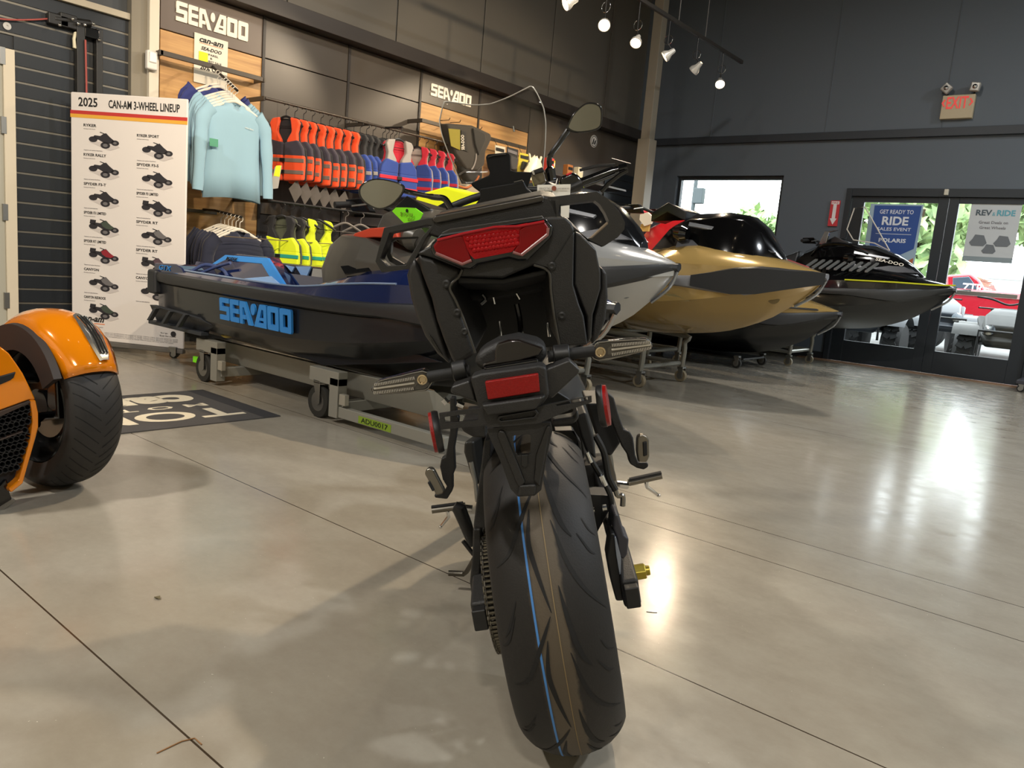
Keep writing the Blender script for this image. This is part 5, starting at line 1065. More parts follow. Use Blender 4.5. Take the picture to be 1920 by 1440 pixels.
MB().prism(rel([(822, 232), (870, 236), (905, 252), (906, 262), (895, 285), (893, 310), (880, 322), (858, 318), (838, 290), (828, 260)], xb + .06), V(.14, 0, 0)).build('main_bag', BPG, bp, bevel=.045, seg=4)
MB().prism(rel([(852, 305), (892, 305), (893, 330), (890, 352), (870, 348), (854, 325)], xb + .06), V(.12, 0, 0)).build('lower_bag', BPD, bp, bevel=.045, seg=4)
MB().prism(rel([(840, 241), (862, 243), (862, 282), (845, 274)], xb + .205), V(.008, 0, 0)).build('mesh_pocket', mat('yellow mesh', '9b8f2a', .6, bump=.5, scale=500), bp, bevel=.003)
MB().prism(rel([(864, 244), (874, 248), (876, 285), (866, 280)], xb + .205), V(.006, 0, 0)).build('label_strip', BPD, bp, bevel=.002)
c0, c1_ = rel([(871, 281), (870, 253)], xb + .213)
text('pack_lettering', 'SEA-DOO', LOGOW, frame_mtx(c0, (c1_ - c0), (0, -1, 0)), (c1_ - c0).length, .05, bp, .003, .02)
MB().prism(rel([(884, 240), (906, 250), (908, 262), (895, 292), (888, 270)], xb + .20), V(.03, 0, 0)).build('side_pocket', BPD, bp, bevel=.012)
MB().tube(catmull(rel([(893, 288), (892, 300), (888, 312), (884, 318)], xb + .21), 4), .008, 8).build('tow_strap', GREYC, bp)
MB().tube(catmull(rel([(838, 300), (850, 330), (870, 322), (880, 320)], xb + .2), 4), .01, 8).build('shoulder_strap', BPD, bp)
for i, (a_, b_) in enumerate(((838, 229), (858, 233), (898, 246))):
    hk = MB().tube([P(a_ - 14, b_ - 3, x=XP), P(a_ + 4, b_ - 4, x=XP + .25), P(a_ + 6, b_ - 8, x=XP + .27)], .004, 6).build('peg_hook', BLK); tag(hk, 'black wire peg hook above the backpack, %s from the left' % ORD[i], 'hook', 'peg hooks above the backpack')
CARDS = (((928, 272), (947, 276), (946, 320), (927, 318), 'dfd9c8', '2a2a2c', 'white and black'), ((950, 275), (971, 281), (968, 322), (950, 322), '2c2c2e', '444446', 'all black'), ((974, 286), (993, 290), (988, 322), (969, 322), 'c9bb3a', '3d3d35', 'yellow and grey'))
for i, (p0, p1, p2, p3, ca, cb_, nm) in enumerate(CARDS):
    o = P(*p0, x=xb + .08); cd_ = thing('glove_pack', 'carded glove pack, %s, right of the backpack' % nm, 'packaged gloves', o)
    MB().prism([P(*q, x=xb + .08) - o for q in (p0, p1, p2, p3)], V(.006, 0, 0)).build('backing_card', mat('card ' + nm, ca, .5), cd_, smooth=0)
    MB().prism([P(q[0] + d, q[1] + e, x=xb + .09) - o for q, d, e in ((p0, 4, 16), (p1, -3, 16), (p2, -3, -4), (p3, 5, -4))], V(.04, 0, 0)).build('glove', mat('glove ' + nm, cb_, .7), cd_, bevel=.015, seg=3)
    MB().tube([V(0, .05, -.01), V(-.07, .05, z2 - o.z + .005), V(-.10, .05, z2 - o.z)], .003, 6).build('peg', BLK, cd_)
    MB().prism([P(q[0] + d, q[1] + e, x=xb + .09) - o for q, d, e in ((p0, 2, 4), (p1, -2, 4), (p1, -2, 10), (p0, 2, 10))], V(.003, 0, 0)).build('header_print', INK if i != 1 else GREYINK, cd_, smooth=0)
o = P(1000, 318, x=xb + .25); wb = thing('carrier_bag', 'crumpled white plastic bag hanging right of the glove packs', 'bag', o)
rnd = random.Random(4); rg = []
for k, (z, r_) in enumerate(((.16, .03), (.13, .07), (.06, .12), (-.04, .15), (-.12, .13), (-.15, .05))): rg.append([V((r_ + rnd.uniform(-.025, .025)) * .6 * math.cos(a_), (r_ + rnd.uniform(-.03, .03)) * math.sin(a_), z + rnd.uniform(-.02, .02)) for a_ in (2 * PI * j / 12 for j in range(12))])
MB().loft(rg, caps=True).build('bag_body', mat('white film', 'e6dcc4', .3), wb, smooth=40)
MB().tube([V(0, 0, .15), V(-.26, 0, .17)], .004, 6).build('peg', BLK, wb)
for s in (-1, 1): MB().prism([V(0, s * .08 - .02, .07), V(0, s * .08 + .02, .08), V(0, s * .12 + .02, .17), V(0, s * .12 - .01, .18)], V(.02, 0, 0)).build('bag_ear', mat('white film', 'e6dcc4', .3), wb, bevel=.006)
o = P(790, 372, x=-5.4); gbm = thing('duffel_bag', 'pale grey cloth bag with an orange edge below the backpack', 'bag', P(870, 372, x=XP + .3)); o = gbm.location
MB().prism([P(a_, b_, x=XP + .3) - o for a_, b_ in ((857, 345), (880, 345), (892, 355), (900, 370), (899, 392), (862, 398), (850, 372))], V(.16, 0, 0)).build('bag_body', cloth('stone canvas', 'a79a83', .8), gbm, bevel=.03, seg=3)
MB().tube(catmull([P(a_, b_, x=XP + .47) - o for a_, b_ in ((858, 348), (875, 352), (890, 342), (898, 330))], 4), .012, 8).build('bag_handle', mat('orange piping', 'b86a3a', .7), gbm)
zsh = P(1060, 322, x=XP + .2).z - .09
for i, (a_, b_, c_, nm) in enumerate(((1026, 318, 'e8c21c', 'yellow'), (1060, 322, 'b0703a', 'brown'), (1080, 322, 'e4d9b8', 'cream'), (1022, 335, 'd4433a', 'red'))):
    o = P(a_, b_, x=XP + (.2, .2, .2, .3)[i]); o.z = zsh + .09; s_ = MB().bb((0, -.06, -.09), (.08, .06, .09)).build('goods_box', mat('box ' + nm, c_, .6), bevel=.006); s_.location = o; tag(s_, 'small %s packet on the shelf behind the right mirror stem' % nm, 'packet')
    MB().bb((.08, -.05, .02), (.082, .05, .06)).build('box_print', INK if i % 2 else PAPER, s_, smooth=0)
gs = thing('goods_shelf', 'dark shelf carrying the small packets behind the motorcycle cockpit', 'shelf', V(XP, P(1000, 345, x=XP).y, zsh)); o = gs.location
MB().bb((0, -.5, -.03), (.45, 1.6, 0)).build('shelf_board', RAIL, gs, bevel=.004)
# round emblem on the dark end panel, slats beside the corner
q = P(1113, 265, x=XP + .004); em = thing('wall_emblem', 'round white emblem on the dark end panel right of the mirror', 'emblem', q, 0, None)
MB().lathe([(.085, 0), (.085, .008)], (0, 0, 0), (1, 0, 0), 32).build('disc', mat('emblem white', 'c9c6c0', .5), em)
mb = MB(); mb.ring([V(.009, .075 * math.cos(a_), .075 * math.sin(a_)) for a_ in (2 * PI * k / 24 for k in range(24))], [V(.009, .066 * math.cos(a_), .066 * math.sin(a_)) for a_ in (2 * PI * k / 24 for k in range(24))], V(.002, 0, 0))
mb.prism([V(.009, -.045, -.04), V(.009, -.02, .04), V(.009, .0, .03), V(.009, -.015, -.045)], V(.002, 0, 0)); mb.prism([V(.009, .0, -.045), V(.009, .01, .0), V(.009, .05, .03), V(.009, .035, -.04)], V(.002, 0, 0)); mb.build('emblem_marks', INK, em, smooth=0)
sl = MB()
for k in range(10): z = P(1165, 345, x=XP).z + .05 - k * .11; sl.bb((XP, 9.9, z), (XP + .02, YW - .05, z + .10))
struct(sl.build('slat_panel', mat('black slat board', '1d2126', .35), smooth=0, bevel=.002))
# ---------------------------------------------------------------- line-up board
bp0, bp1 = P(336, 675, z=0), V(0, 0, 0)
tr_, br_ = V(bp0.x, bp0.y, 0), None
LB = V(-6.47, 2.46, 0); RB = V(-5.68, 2.96, 0)
def vert(px_, py_, base):                          # height on the vertical line through base that meets this pixel row
    best = min((abs((CAMROT.transposed() @ (V(base.x, base.y, z / 200) - CAM)).y / -(CAMROT.transposed() @ (V(base.x, base.y, z / 200) - CAM)).z * FPX - (720 - py_)), z / 200) for z in range(0, 600)); return best[1]
zt1, zb1 = vert(360, 185, RB), vert(356, 655, RB)
ux = (RB - LB).normalized(); W_ = (RB - LB).length; H_ = zt1 - zb1
nb = ux.cross(V(0, 0, 1))
bd = thing('lineup_board', 'white standing board with a red and gold stripe and rows of three-wheeled vehicle pictures', 'sign board', LB, math.atan2(ux.y, ux.x))
def BDP(u, v_): return V(u, 0, zb1 + v_)            # board coordinates
pl_ = MB().bb((0, 0, zb1), (W_, .02, zt1)).build('board_panel', mat('board white', 'dcd7d4', .4), bd, bevel=.012)
MB().bb((0, -.01, zb1 - .035), (W_, .035, zb1 + .0)).build('board_foot', mat('board foot grey', '6d6a66', .4, .3), bd, bevel=.006)
for u in (.08, W_ - .08): caster(bd, (u, .01, .03), .03, BLK)
mb = MB().bb((.06, -.01, .05), (.10, .03, zb1 - .03)).bb((W_ - .1, -.01, .05), (W_ - .06, .03, zb1 - .03)); mb.build('board_leg', STEEL, bd, smooth=0)
def btext(s, u, v_, w_, h, m=INK, bold=0, align='LEFT', shear=0): return text('print_line', s, m, frame_mtx((u * W_, -.0012, zb1 + v_ * H_), (1, 0, 0), (0, 0, 1)), w_ * W_ if w_ else None, h * H_, pl_, .001, bold, shear, align)
btext('2025', .07, .945, .165, .036, bold=.02); btext('CAN-AM 3-WHEEL LINEUP', .33, .945, .605, .032, bold=.02)
MB().bb((0, -.0015, zb1 + .915 * H_), (W_, 0, zb1 + .929 * H_)).build('red_stripe', mat('print red', 'b8332f', .5), pl_, smooth=0)
MB().bb((0, -.0015, zb1 + .901 * H_), (W_, 0, zb1 + .915 * H_)).build('gold_stripe', mat('print gold', 'dca53c', .5), pl_, smooth=0)
PB = mat('print black', '26242a', .6); PG = mat('print mid grey', '6a686a', .6); PR = mat('print vehicle red', '8d1f2c', .6); PP = mat('print plum', '54404a', .6); PGN = mat('print green grey', '3f4a40', .6); PSH = mat('print pale shadow', 'c3bdbb', .6)
def vehicle(u, v_, body, kind, k):
    c = V(u * W_, -.0012, zb1 + v_ * H_); sx, sz = .125 * W_ * 1.0, .031 * H_
    mb = MB()
    def poly(mi, pts): mb.mi = mi; mb.prism([c + V(a_ * sx, -.0001 * (mi + 1), b_ * sz) for a_, b_ in pts], V(0, -.0004, 0))
    circ = lambda x, y, r, q=1.0: [(x + r * q * math.cos(t * PI / 7), y + r * 1.25 * math.sin(t * PI / 7)) for t in range(14)]
    poly(0, [(-1.0, -.2), (-.4, -.6), (.3, -1.1), (.5, -1.15), (1.15, -.7), (.9, -.3), (0, -.1)])
    poly(1, circ(-.70, .12, .30)); poly(1, circ(.15, -.55, .34)); poly(1, circ(.82, -.18, .28))
    poly(1, [(-.75, .35), (-.3, .1), (.1, -.3), (.55, -.3), (.8, .05), (.45, .55), (.2, 1.0), (.02, .9), (-.2, .6), (-.6, .65)])
    poly(2, [(-.15, .62), (.2, .95), (.42, .55), (.8, .12), (.55, -.15), (.2, -.05), (-.05, .25)] if kind else [(.0, .7), (.2, .9), (.4, .4), (.2, .2)])
    if kind == 2: poly(1, [(-.95, .45), (-.55, .35), (-.5, .95), (-.9, 1.0)])
    poly(1, [(-.25, 1.05), (-.2, 1.12), (.1, .95), (.08, .85)])
    poly(3, circ(.15, -.55, .17)); poly(3, circ(.82, -.18, .12))
    mb.build('vehicle_print', [PSH, PB, body, PG], pl_, smooth=0)
rowsL = [('RYKER', PB, 0), ('RYKER RALLY', PB, 0), ('SPYDER F3-T', PB, 1), ('SPYDER F3 LIMITED', PGN, 2), ('SPYDER RT LIMITED', PR, 2), ('CANYON', PG, 1), ('CANYON REDROCK', PGN, 2)]
rowsR = [('RYKER SPORT', PB, 0), ('SPYDER F3-S', PB, 1), ('SPYDER F3 LIMITED', PB, 2), ('SPYDER RT', PG, 1), ('SPYDER RT', PP, 2), ('CANYON XT', PGN, 1)]
for i, (s, m_, k) in enumerate(rowsL):
    v_ = .868 - i * .1155; btext(s, .115, v_, min(.026 * len(s), .23) * .85, .011, bold=.02); btext('Starting model shown', .115, v_ - .011, .1, .004, GREYINK)
    vehicle(.285, v_ - .052, m_, k, i); btext('Features and options listed here', .118, v_ - .095, .16 - .02 * (i % 3), .005, GREYINK)
for i, (s, m_, k) in enumerate(rowsR):
    v_ = .842 - i * .1135; btext(s, .575, v_, min(.026 * len(s), .22) * .85, .011, bold=.02); btext('Starting model shown', .575, v_ - .011, .1, .004, GREYINK)
    vehicle(.745, v_ - .052, m_, k, i); btext('Features and options listed here', .578, v_ - .095, .16 - .02 * (i % 3), .005, GREYINK)
btext('can-am', .085, .078, .21, .020, bold=.03, shear=.3); MB().bb((.085 * W_, -.0015, zb1 + .070 * H_), (.30 * W_, 0, zb1 + .073 * H_)).build('orange_rule', mat('orange print', 'd9712b', .6), pl_, smooth=0)
btext('canamonroad.com', .085, .056, .2, .005, GREYINK)
for i in range(4): btext('All rights reserved. Models, colors and specifications are subject to change without notice. See your dealer for details', .09, .036 - i * .0055, .86 - .04 * (i == 3), .0035, GREYINK)
MB().lathe([(.022, 0), (.022, .001)], (.91 * W_, -.001, zb1 + .060 * H_), (0, -1, 0), 20).build('round_mark', PB, pl_); btext('brp', .80, .057, .06, .006); btext('Scan for more', .79, .046, .14, .006)
# ---------------------------------------------------------------- floor mat with lettering
ym0, ym1 = 1.61, 2.45; xm1 = -3.63; xm0 = -5.2
mt = thing('floor_mat', 'dark grey entrance mat with cream lettering on the concrete by the orange vehicle', 'mat', (xm1, ym0, 0))
pts = [P(526, 780, z=.004), P(380, 731, z=.004), P(100, 748, z=.004), P(225, 813, z=.004)]
e1 = (pts[1] - pts[0]); e2 = (pts[3] - pts[0]); p0_ = pts[0] - V(xm1, ym0, 0)
mw = 1.75; e2n = V(-e1.normalized().y * -1, 0, 0)
q0, q1 = pts[0] - V(xm1, ym0, 0), pts[1] - V(xm1, ym0, 0)
ed = (pts[3] - pts[0]).normalized(); q2, q3 = q1 + ed * mw, q0 + ed * mw
MB().prism([V(p.x, p.y, 0) for p in (q0, q1, q2, q3)], V(0, 0, .006)).build('mat_base', mat('mat charcoal', '4a4745', .95, bump=.5, scale=300), mt)
MB().prism([V(p.x, p.y, .0061) for p in (q0, q1, q1 + ed * .10, q0 + ed * .10)], V(0, 0, .0006)).build('mat_border', mat('mat border', '2f2e30', .9), mt, smooth=0)
side = (pts[1] - pts[0]).normalized(); CRM = mat('mat cream', 'd8cdb4', .9)
def mtext(s, a_, b_, w_, h, bold=0, anchor=None):   # a_: distance along the long edge from the near right corner, b_: up from it; lettering faces the far side
    o = q0 + ed * a_ + side * b_; o = V(o.x, o.y, .0068)
    return text('mat_lettering', s, CRM, frame_mtx(o, ed, -side), w_, h, mt, .001, bold)
L1 = (pts[1] - pts[0]).length
mtext("TOM'S", .13, .40 * L1, 1.12, .26 * L1, .02); mtext('M O T O R S', .20, .56 * L1, 1.0, .085 * L1, .01); mtext('can-am', .17, .90 * L1, 1.15, .24 * L1, .05)
# ---------------------------------------------------------------- orange three-wheeler at the left edge
ORG = paint('orange pearl', 'e8860c', .12); ORG.node_tree.nodes['Principled BSDF'].inputs['Metallic'].default_value = .15
wc = P(104, 905, z=.0); wc = V(wc.x, wc.y, 0)
hd = .16                                           # the vehicle points to the right of the picture and a little towards us
trk = thing('three_wheeler', 'orange three-wheeled roadster, only its front wheel, fender and nose showing at the left edge', 'vehicle', wc, hd)
bpy.context.view_layer.update()
TI = trk.matrix_world.inverted()
def tk_(a_, b_, y): o = TI @ CAM; d = TI.to_3x3() @ ray(a_, b_); return o + d * ((y - o.y) / d.y)
WR, WW = .30, .095
mb = MB(); pr = []
for k in range(13):
    u = -1 + 2 * k / 12; pr.append((WR - .035 * abs(u) ** 3.2, u * WW))
pr = [(.205, -WW * .82)] + [(.25, -WW * 1.02)] + pr + [(.25, WW * 1.02), (.205, WW * .82)]
mb.lathe(pr, (0, .0, WR), (0, 1, 0), 64, caps=False); mb.mi = 1
for k in range(44):
    t0 = 2 * PI * k / 44
    for s in (-1, 1):
        a_ = []
        for j in range(5):
            u = .08 + .82 * j / 4; th = t0 + s * .04 + .22 * (j / 4); r_ = WR - .035 * u ** 3.2 + .0008; a_.append((u * s * WW, r_, th))
        for (y0, r0, h0), (y1, r1, h1) in zip(a_, a_[1:]):
            wq = .014; mb.add([V(r0 * math.cos(h0), y0, WR + r0 * math.sin(h0)), V(r0 * math.cos(h0 + wq), y0, WR + r0 * math.sin(h0 + wq)), V(r1 * math.cos(h1 + wq), y1, WR + r1 * math.sin(h1 + wq)), V(r1 * math.cos(h1), y1, WR + r1 * math.sin(h1))], [(0, 1, 2, 3)])
mb.build('front_tyre', [mat('car tyre', '22201e', .6), mat('groove black', '0b0a09', .8)], trk, smooth=50, fix=False)
mb = MB().lathe([(.205, -.075), (.20, -.08), (.185, -.06), (.18, .05), (.205, .075)], (0, 0, WR), (0, 1, 0), 48, caps=False); mb.build('rim', mat('gloss rim black', '141414', .2, .4), trk)
mb = MB()
for k in range(5):
    a_ = 2 * PI * k / 5 + .3; d = V(math.cos(a_), 0, math.sin(a_)); n_ = V(-math.sin(a_), 0, math.cos(a_))
    mb.prism([V(0, .05, WR) + d * .04 + n_ * .03, V(0, .05, WR) + d * .185 + n_ * .045, V(0, .05, WR) + d * .185 - n_ * .045, V(0, .05, WR) + d * .04 - n_ * .03], V(0, .02, 0))
mb.build('spokes', mat('machined spoke', '8c8c8c', .25, .9), trk, bevel=.004)
MB().lathe([(.03, -.03), (.12, -.03), (.125, -.02), (.03, -.02)], (0, 0, WR), (0, 1, 0), 32).build('brake_disc', mat('disc chrome', 'b5b2ac', .2, 1), trk)
MB().lathe([(.06, -.06), (.055, .02), (.03, .03)], (0, 0, WR), (0, 1, 0), 24).build('hub', BLKG, trk)
mb = MB(); mb.tube([V(0, -.06, WR - .06), V(-.02, -.45, WR - .04)], .022, 10).tube([V(0, -.06, WR + .1), V(-.02, -.40, WR + .13)], .018, 10).tube([V(.08, -.05, WR - .02), V(.06, -.40, WR + .0)], .012, 8).tube([V(-.06, -.12, WR + .02), V(-.04, -.33, WR + .32)], .03, 12); mb.build('suspension_arms', BLKG, trk)
MB().prism([V(.10, -.035, WR + .02), V(.17, -.035, WR - .02), V(.16, -.035, WR + .12), V(.10, -.035, WR + .10)], V(0, -.05, 0)).build('caliper', BLKG, trk, bevel=.01)
# fender: shell round the top of the wheel
mb = MB(); rg = []
for k in range(25):
    th = RD(30 + 150 * k / 24); f = k / 24
    r_ = WR + .025 + .025 * math.sin(PI * f) ** 1.2 ; wl = .128 - .03 * (1 - min(1, k / 6)) - .02 * f
    sec = []
    for j in range(9):
        u = -1 + 2 * j / 8; sec.append((u * wl, r_ - .055 * abs(u) ** 2.6))
    rg.append([V(rr * math.cos(th), y_, WR + rr * math.sin(th)) for y_, rr in sec])
mb.loft(rg, closed=False); fd = mb.build('fender', ORG, trk, smooth=60, fix=False); q = fd.modifiers.new('thickness', 'SOLIDIFY'); q.thickness = .012; q.offset = -1
mb = MB(); rg = []
for k in range(25):
    th = RD(30 + 150 * k / 24); r_ = WR + .02 + .02 * math.sin(PI * k / 24) ** 1.2
    rg.append([V((r_ - .135) * math.cos(th), -.13, WR + (r_ - .135) * math.sin(th)), V((r_ - .045) * math.cos(th), -.135, WR + (r_ - .045) * math.sin(th)), V((r_ - .04) * math.cos(th), -.11, WR + (r_ - .04) * math.sin(th)), V((r_ - .135) * math.cos(th), -.115, WR + (r_ - .135) * math.sin(th))])
mb.loft(rg, caps=True); mb.build('fender_liner', mat('liner brown black', '2b2320', .6), trk, smooth=40)
# crystal front marker lamp on the fender
mb = MB()
def fsurf(deg, u, lift): th = RD(deg); r_ = WR + .025 + .025 * math.sin(PI * (deg - 30) / 150) ** 1.2 - .055 * abs(u) ** 2.6 + lift; return V(r_ * math.cos(th), u * .12, WR + r_ * math.sin(th))
mb.loft([[fsurf(d, u0, .004), fsurf(d, u0 + .06, .012), fsurf(d, u1 - .06, .012), fsurf(d, u1, .004)] for d, u0, u1 in ((74, .1, .34), (66, .02, .5), (54, -.04, .54), (42, .0, .46), (36, .06, .34))], closed=False)
ml = mb.build('marker_lamp', mat('clear lamp lens', 'dedad0', .06, .85, coat=1), trk, smooth=30, fix=False)
for k in range(3): MB().tube([fsurf(d, .12 + .10 * k, .014) for d in (70, 60, 50, 40)], .004, 6).build('lamp_rib', CHROME, ml)
# nose: orange cowl with a dark honeycomb grille
YN = -.42
GRL = mat('grille black', '18181a', .4)
def tz(L, y):                                       # nose panels stand on cross planes of the vehicle
    o = TI @ CAM; R3 = TI.to_3x3(); out = []
    for a_, b_ in L: d = R3 @ ray(a_, b_); out.append(o + d * ((.20 - (y - YN) - o.x) / d.x))
    return out
fz = lambda L: [(a_ / 3.4286, 560 + b_ / 3.4286) for a_, b_ in L]
mb = MB().prism(tz(fz([(-260, 180), (0, 305), (60, 350), (110, 420), (150, 480), (200, 580), (232, 650), (190, 651), (0, 720), (-260, 800)]), YN), V(-.12, 0, .0))
co_ = [(232, 650), (250, 740), (250, 830), (215, 960), (180, 1080), (150, 1190), (75, 1250)]; ci_ = [(190, 651), (205, 710), (213, 790), (198, 900), (160, 1040), (125, 1165), (58, 1222)]
mb.loft([[p0, p1, p1 + V(-.12, 0, 0), p0 + V(-.12, 0, 0)] for p0, p1 in zip(tz(fz(co_), YN - .001), tz(fz(ci_), YN - .001))], caps=True); mb.build('nose_cowl', ORG, trk, bevel=.006, seg=3)
MB().prism(tz(fz([(-260, 560), (0, 500), (105, 470), (90, 510), (70, 525), (0, 555), (-260, 620)]), YN - .005), V(-.02, 0, 0)).build('cowl_vent', BLK, trk, bevel=.003)
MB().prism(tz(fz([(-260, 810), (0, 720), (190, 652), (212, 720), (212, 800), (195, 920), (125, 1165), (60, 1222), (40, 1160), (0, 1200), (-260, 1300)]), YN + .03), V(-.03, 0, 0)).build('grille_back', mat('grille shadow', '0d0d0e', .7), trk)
mb = MB()
def hexa(cx, cy, r0, r1):
    o_ = fz([(cx + r0 * math.cos(t * PI / 3 + .3), cy + r0 * .9 * math.sin(t * PI / 3 + .3)) for t in range(6)]); i_ = fz([(cx + r1 * math.cos(t * PI / 3 + .3), cy + r1 * .9 * math.sin(t * PI / 3 + .3)) for t in range(6)]); mb.ring(tz(o_, YN + .005), tz(i_, YN + .005), V(-.02, 0, 0))
for r_ in range(9):
    for c_ in range(9):
        cx, cy = -110 + c_ * 36 + (r_ % 2) * 18, 770 + r_ * 46 - c_ * 9
        if cx < 205 - max(0, cy - 800) * .25 and cy < 1180 and cx + cy * .0 > -150: hexa(cx, cy, 25, 18)
mb.build('honeycomb_grille', GRL, trk, smooth=0)
MB().prism(tz(fz([(-260, 830), (0, 725), (192, 655), (200, 670), (0, 760), (-260, 870)]), YN - .004), V(-.03, 0, 0)).prism(tz(fz([(0, 905), (150, 850), (152, 858), (0, 915)]), YN), V(-.02, 0, 0)).build('grille_frame', mat('frame umber', '3a2c24', .5), trk, bevel=.004)
MB().prism(tz(fz([(-260, 1330), (0, 1330), (80, 1280), (110, 1300), (95, 1310), (0, 1380), (-260, 1440)]), YN + .03), V(-.05, 0, 0)).build('skid_lip', mat('satin lip', '8b8478', .35, .6), trk, bevel=.004)
MB().prism(tz(fz([(-260, 1300), (0, 1200), (40, 1160), (62, 1240), (80, 1290), (0, 1340), (-260, 1400)]), YN + .02), V(-.04, 0, 0)).build('lower_lip', BLKG, trk, bevel=.004)
MB().prism([V(-1.8, -.45, .2), V(-.2, -.45, .2), V(-.1, -.45, .4), V(-.4, -.45, .65), V(-1.8, -.45, .7)], V(0, -.5, 0)).build('body_shell', ORG, trk, bevel=.06, seg=4)
# ---------------------------------------------------------------- exit sign with emergency heads
o = P(1795, 203, y=YW - .05); es = thing('exit_sign', 'cream exit sign with red letters and two emergency lamp heads above the entrance', 'sign', o)
x0, x1 = P(1766, 203, y=YW - .05).x - o.x, P(1827, 200, y=YW - .05).x - o.x; z0, z1 = P(1764, 225, y=YW - .05).z - o.z, P(1769, 181, y=YW - .05).z - o.z
sb = MB().bb((x0, -.05, z0), (x1, .045, z1)).build('sign_housing', mat('exit cream', 'b9a98a', .5), es, bevel=.008)
EXR = mat('exit red', 'e0433e', .5, emit=.35)
text('exit_lettering', 'EXIT', EXR, frame_mtx((0, -.052, z0 + (z1 - z0) * .42), (1, 0, 0), (0, 0, 1)), (x1 - x0) * .66, (z1 - z0) * .5, sb, .004, .015, 0, 'CENTER')
for s in (-1, 1):
    c = V(s * (x1 - x0) * .43, -.053, z0 + (z1 - z0) * .67)
    MB().prism([c + V(s * .02, 0, 0), c + V(-s * .012, 0, .045), c + V(-s * .022, 0, .035), c + V(s * .0, 0, 0), c + V(-s * .022, 0, -.035), c + V(-s * .012, 0, -.045)], V(0, -.003, 0)).build('chevron', EXR, sb, smooth=0)
for a_, b_, r_ in ((1775, 166, .7), (1829, 163, .15)):
    c = P(a_, b_, y=YW - .12) - o; m3 = Matrix.Rotation(r_, 3, 'Y')
    hd_ = MB().box(c, (.105, .07, .105), m3).build('emergency_head', mat('lamp head clear', 'a7a39b', .2, .2), es, bevel=.015)
    MB().ball(c + V(0, -.035, 0), .028, 8).build('bulb', CHROME, hd_); MB().tube([c + V(0, .02, -.03), V(c.x * .9, .0, z1)], .012, 8).build('head_stem', BLK, es)
# fire extinguisher arrow sign
o = P(1564, 400, y=YW - .02); fs = thing('arrow_sign', 'red sign with a white down arrow on the dark wall left of the entrance', 'sign', o)
zz0, zz1 = P(1562, 424, y=YW - .02).z - o.z, P(1567, 376, y=YW - .02).z - o.z
sgn = MB().bb((-.062, -.004, zz0), (.062, .004, zz1)).build('sign_plate', mat('sign red', 'c2323a', .45), fs, smooth=0)
h = zz1 - zz0
MB().prism([V(-.022, -.006, zz1 - .02 - .0), V(.022, -.006, zz1 - .02), V(.022, -.006, zz0 + .1), V(.045, -.006, zz0 + .1), V(0, -.006, zz0 + .02), V(-.045, -.006, zz0 + .1), V(-.022, -.006, zz0 + .1)], V(0, -.002, 0)).prism([V(-.05, -.006, zz1 - .01), V(.05, -.006, zz1 - .01), V(.05, -.006, zz1 - .05), V(-.05, -.006, zz1 - .05)], V(0, -.001, 0)).build('white_arrow', mat('sign white', 'e5dedd', .5), sgn, smooth=0)
text('sign_lettering', 'FIRE', mat('sign red', 'c2323a', .45), frame_mtx((0, -.0085, zz1 - .042), (1, 0, 0), (0, 0, 1)), .08, .024, sgn, .001, .01, 0, 'CENTER')
# posters on the door panes
def poster(name, label, pts, m):
    a_ = [P(p, q, y=YW + .035) for p, q in pts]; t = thing(name, label, 'poster', (a_[0].x, YW + .035, a_[3].z)); t_w, t_h = a_[1].x - a_[0].x, a_[0].z - a_[3].z
    sh_ = MB().bb((0, 0, 0), (t_w, .002, t_h)).build('poster_sheet', m, t, smooth=0)
    def tt(s, u, v_, w_, h, mm, bold=0, shear=0): return text('poster_lettering', s, mm, frame_mtx((u * t_w, -.002, v_ * t_h), (1, 0, 0), (0, 0, 1)), w_ * t_w, h * t_h, sh_, .001, bold, shear, 'CENTER')
    def pp(L, mm, nm='poster_print', d=.001): return MB().prism([V(u * t_w, -d, v_ * t_h) for u, v_ in L], V(0, -.0008, 0)).build(nm, mm, sh_, smooth=0)
    return tt, pp
PBLUE = mat('poster blue', '2c4f94', .6); PWH = mat('poster white', 'dfe3e8', .6)
tt, pp = poster('door_poster', 'poster with a blue shield and white lettering on the left door pane', ((1633, 382), (1732, 384), (1712, 520), (1624, 520)), mat('poster sky', '9fb6c6', .7))
pp([(.08, .98), (.97, .98), (.95, .42), (.5, .25), (.10, .42)], PBLUE); pp([(0, 0), (1, 0), (1, .16), (.85, .20), (.5, .08), (.2, .14), (0, .1)], mat('poster sand', '8f8573', .7)); pp([(.84, 0), (.97, 0), (.97, .3), (.88, .26)], mat('poster orange', 'b86a45', .7))
tt('GET READY TO', .52, .87, .64, .055, PWH, .01); tt('RIDE', .52, .72, .50, .115, PWH, .03); tt('SALES EVENT', .52, .645, .64, .045, PWH, .01); tt('POLARIS', .52, .49, .52, .055, PWH, .03); pp([(.18, .60), (.86, .60), (.86, .606), (.18, .606)], PWH, d=.002)
tt, pp = poster('door_poster', 'grey and white poster with three small vehicles on the right door pane', ((1822, 382), (1917, 385), (1895, 495), (1804, 489)), mat('poster pale', 'c4c8c9', .7))
tt('REV', .28, .80, .32, .10, mat('poster slate', '4d5a62', .6), .03); tt('RIDE', .72, .80, .36, .10, mat('poster cyan', '5fa5b4', .6), .03); tt('&', .48, .80, .06, .06, mat('poster cyan', '5fa5b4', .6)); tt('Great Deals on', .5, .66, .58, .05, GREYINK, .01); tt('Great Wheels', .5, .57, .52, .05, GREYINK, .01)
pp([(0, 0), (1, 0), (1, .09), (0, .09)], mat('poster foot', '8b979b', .7))
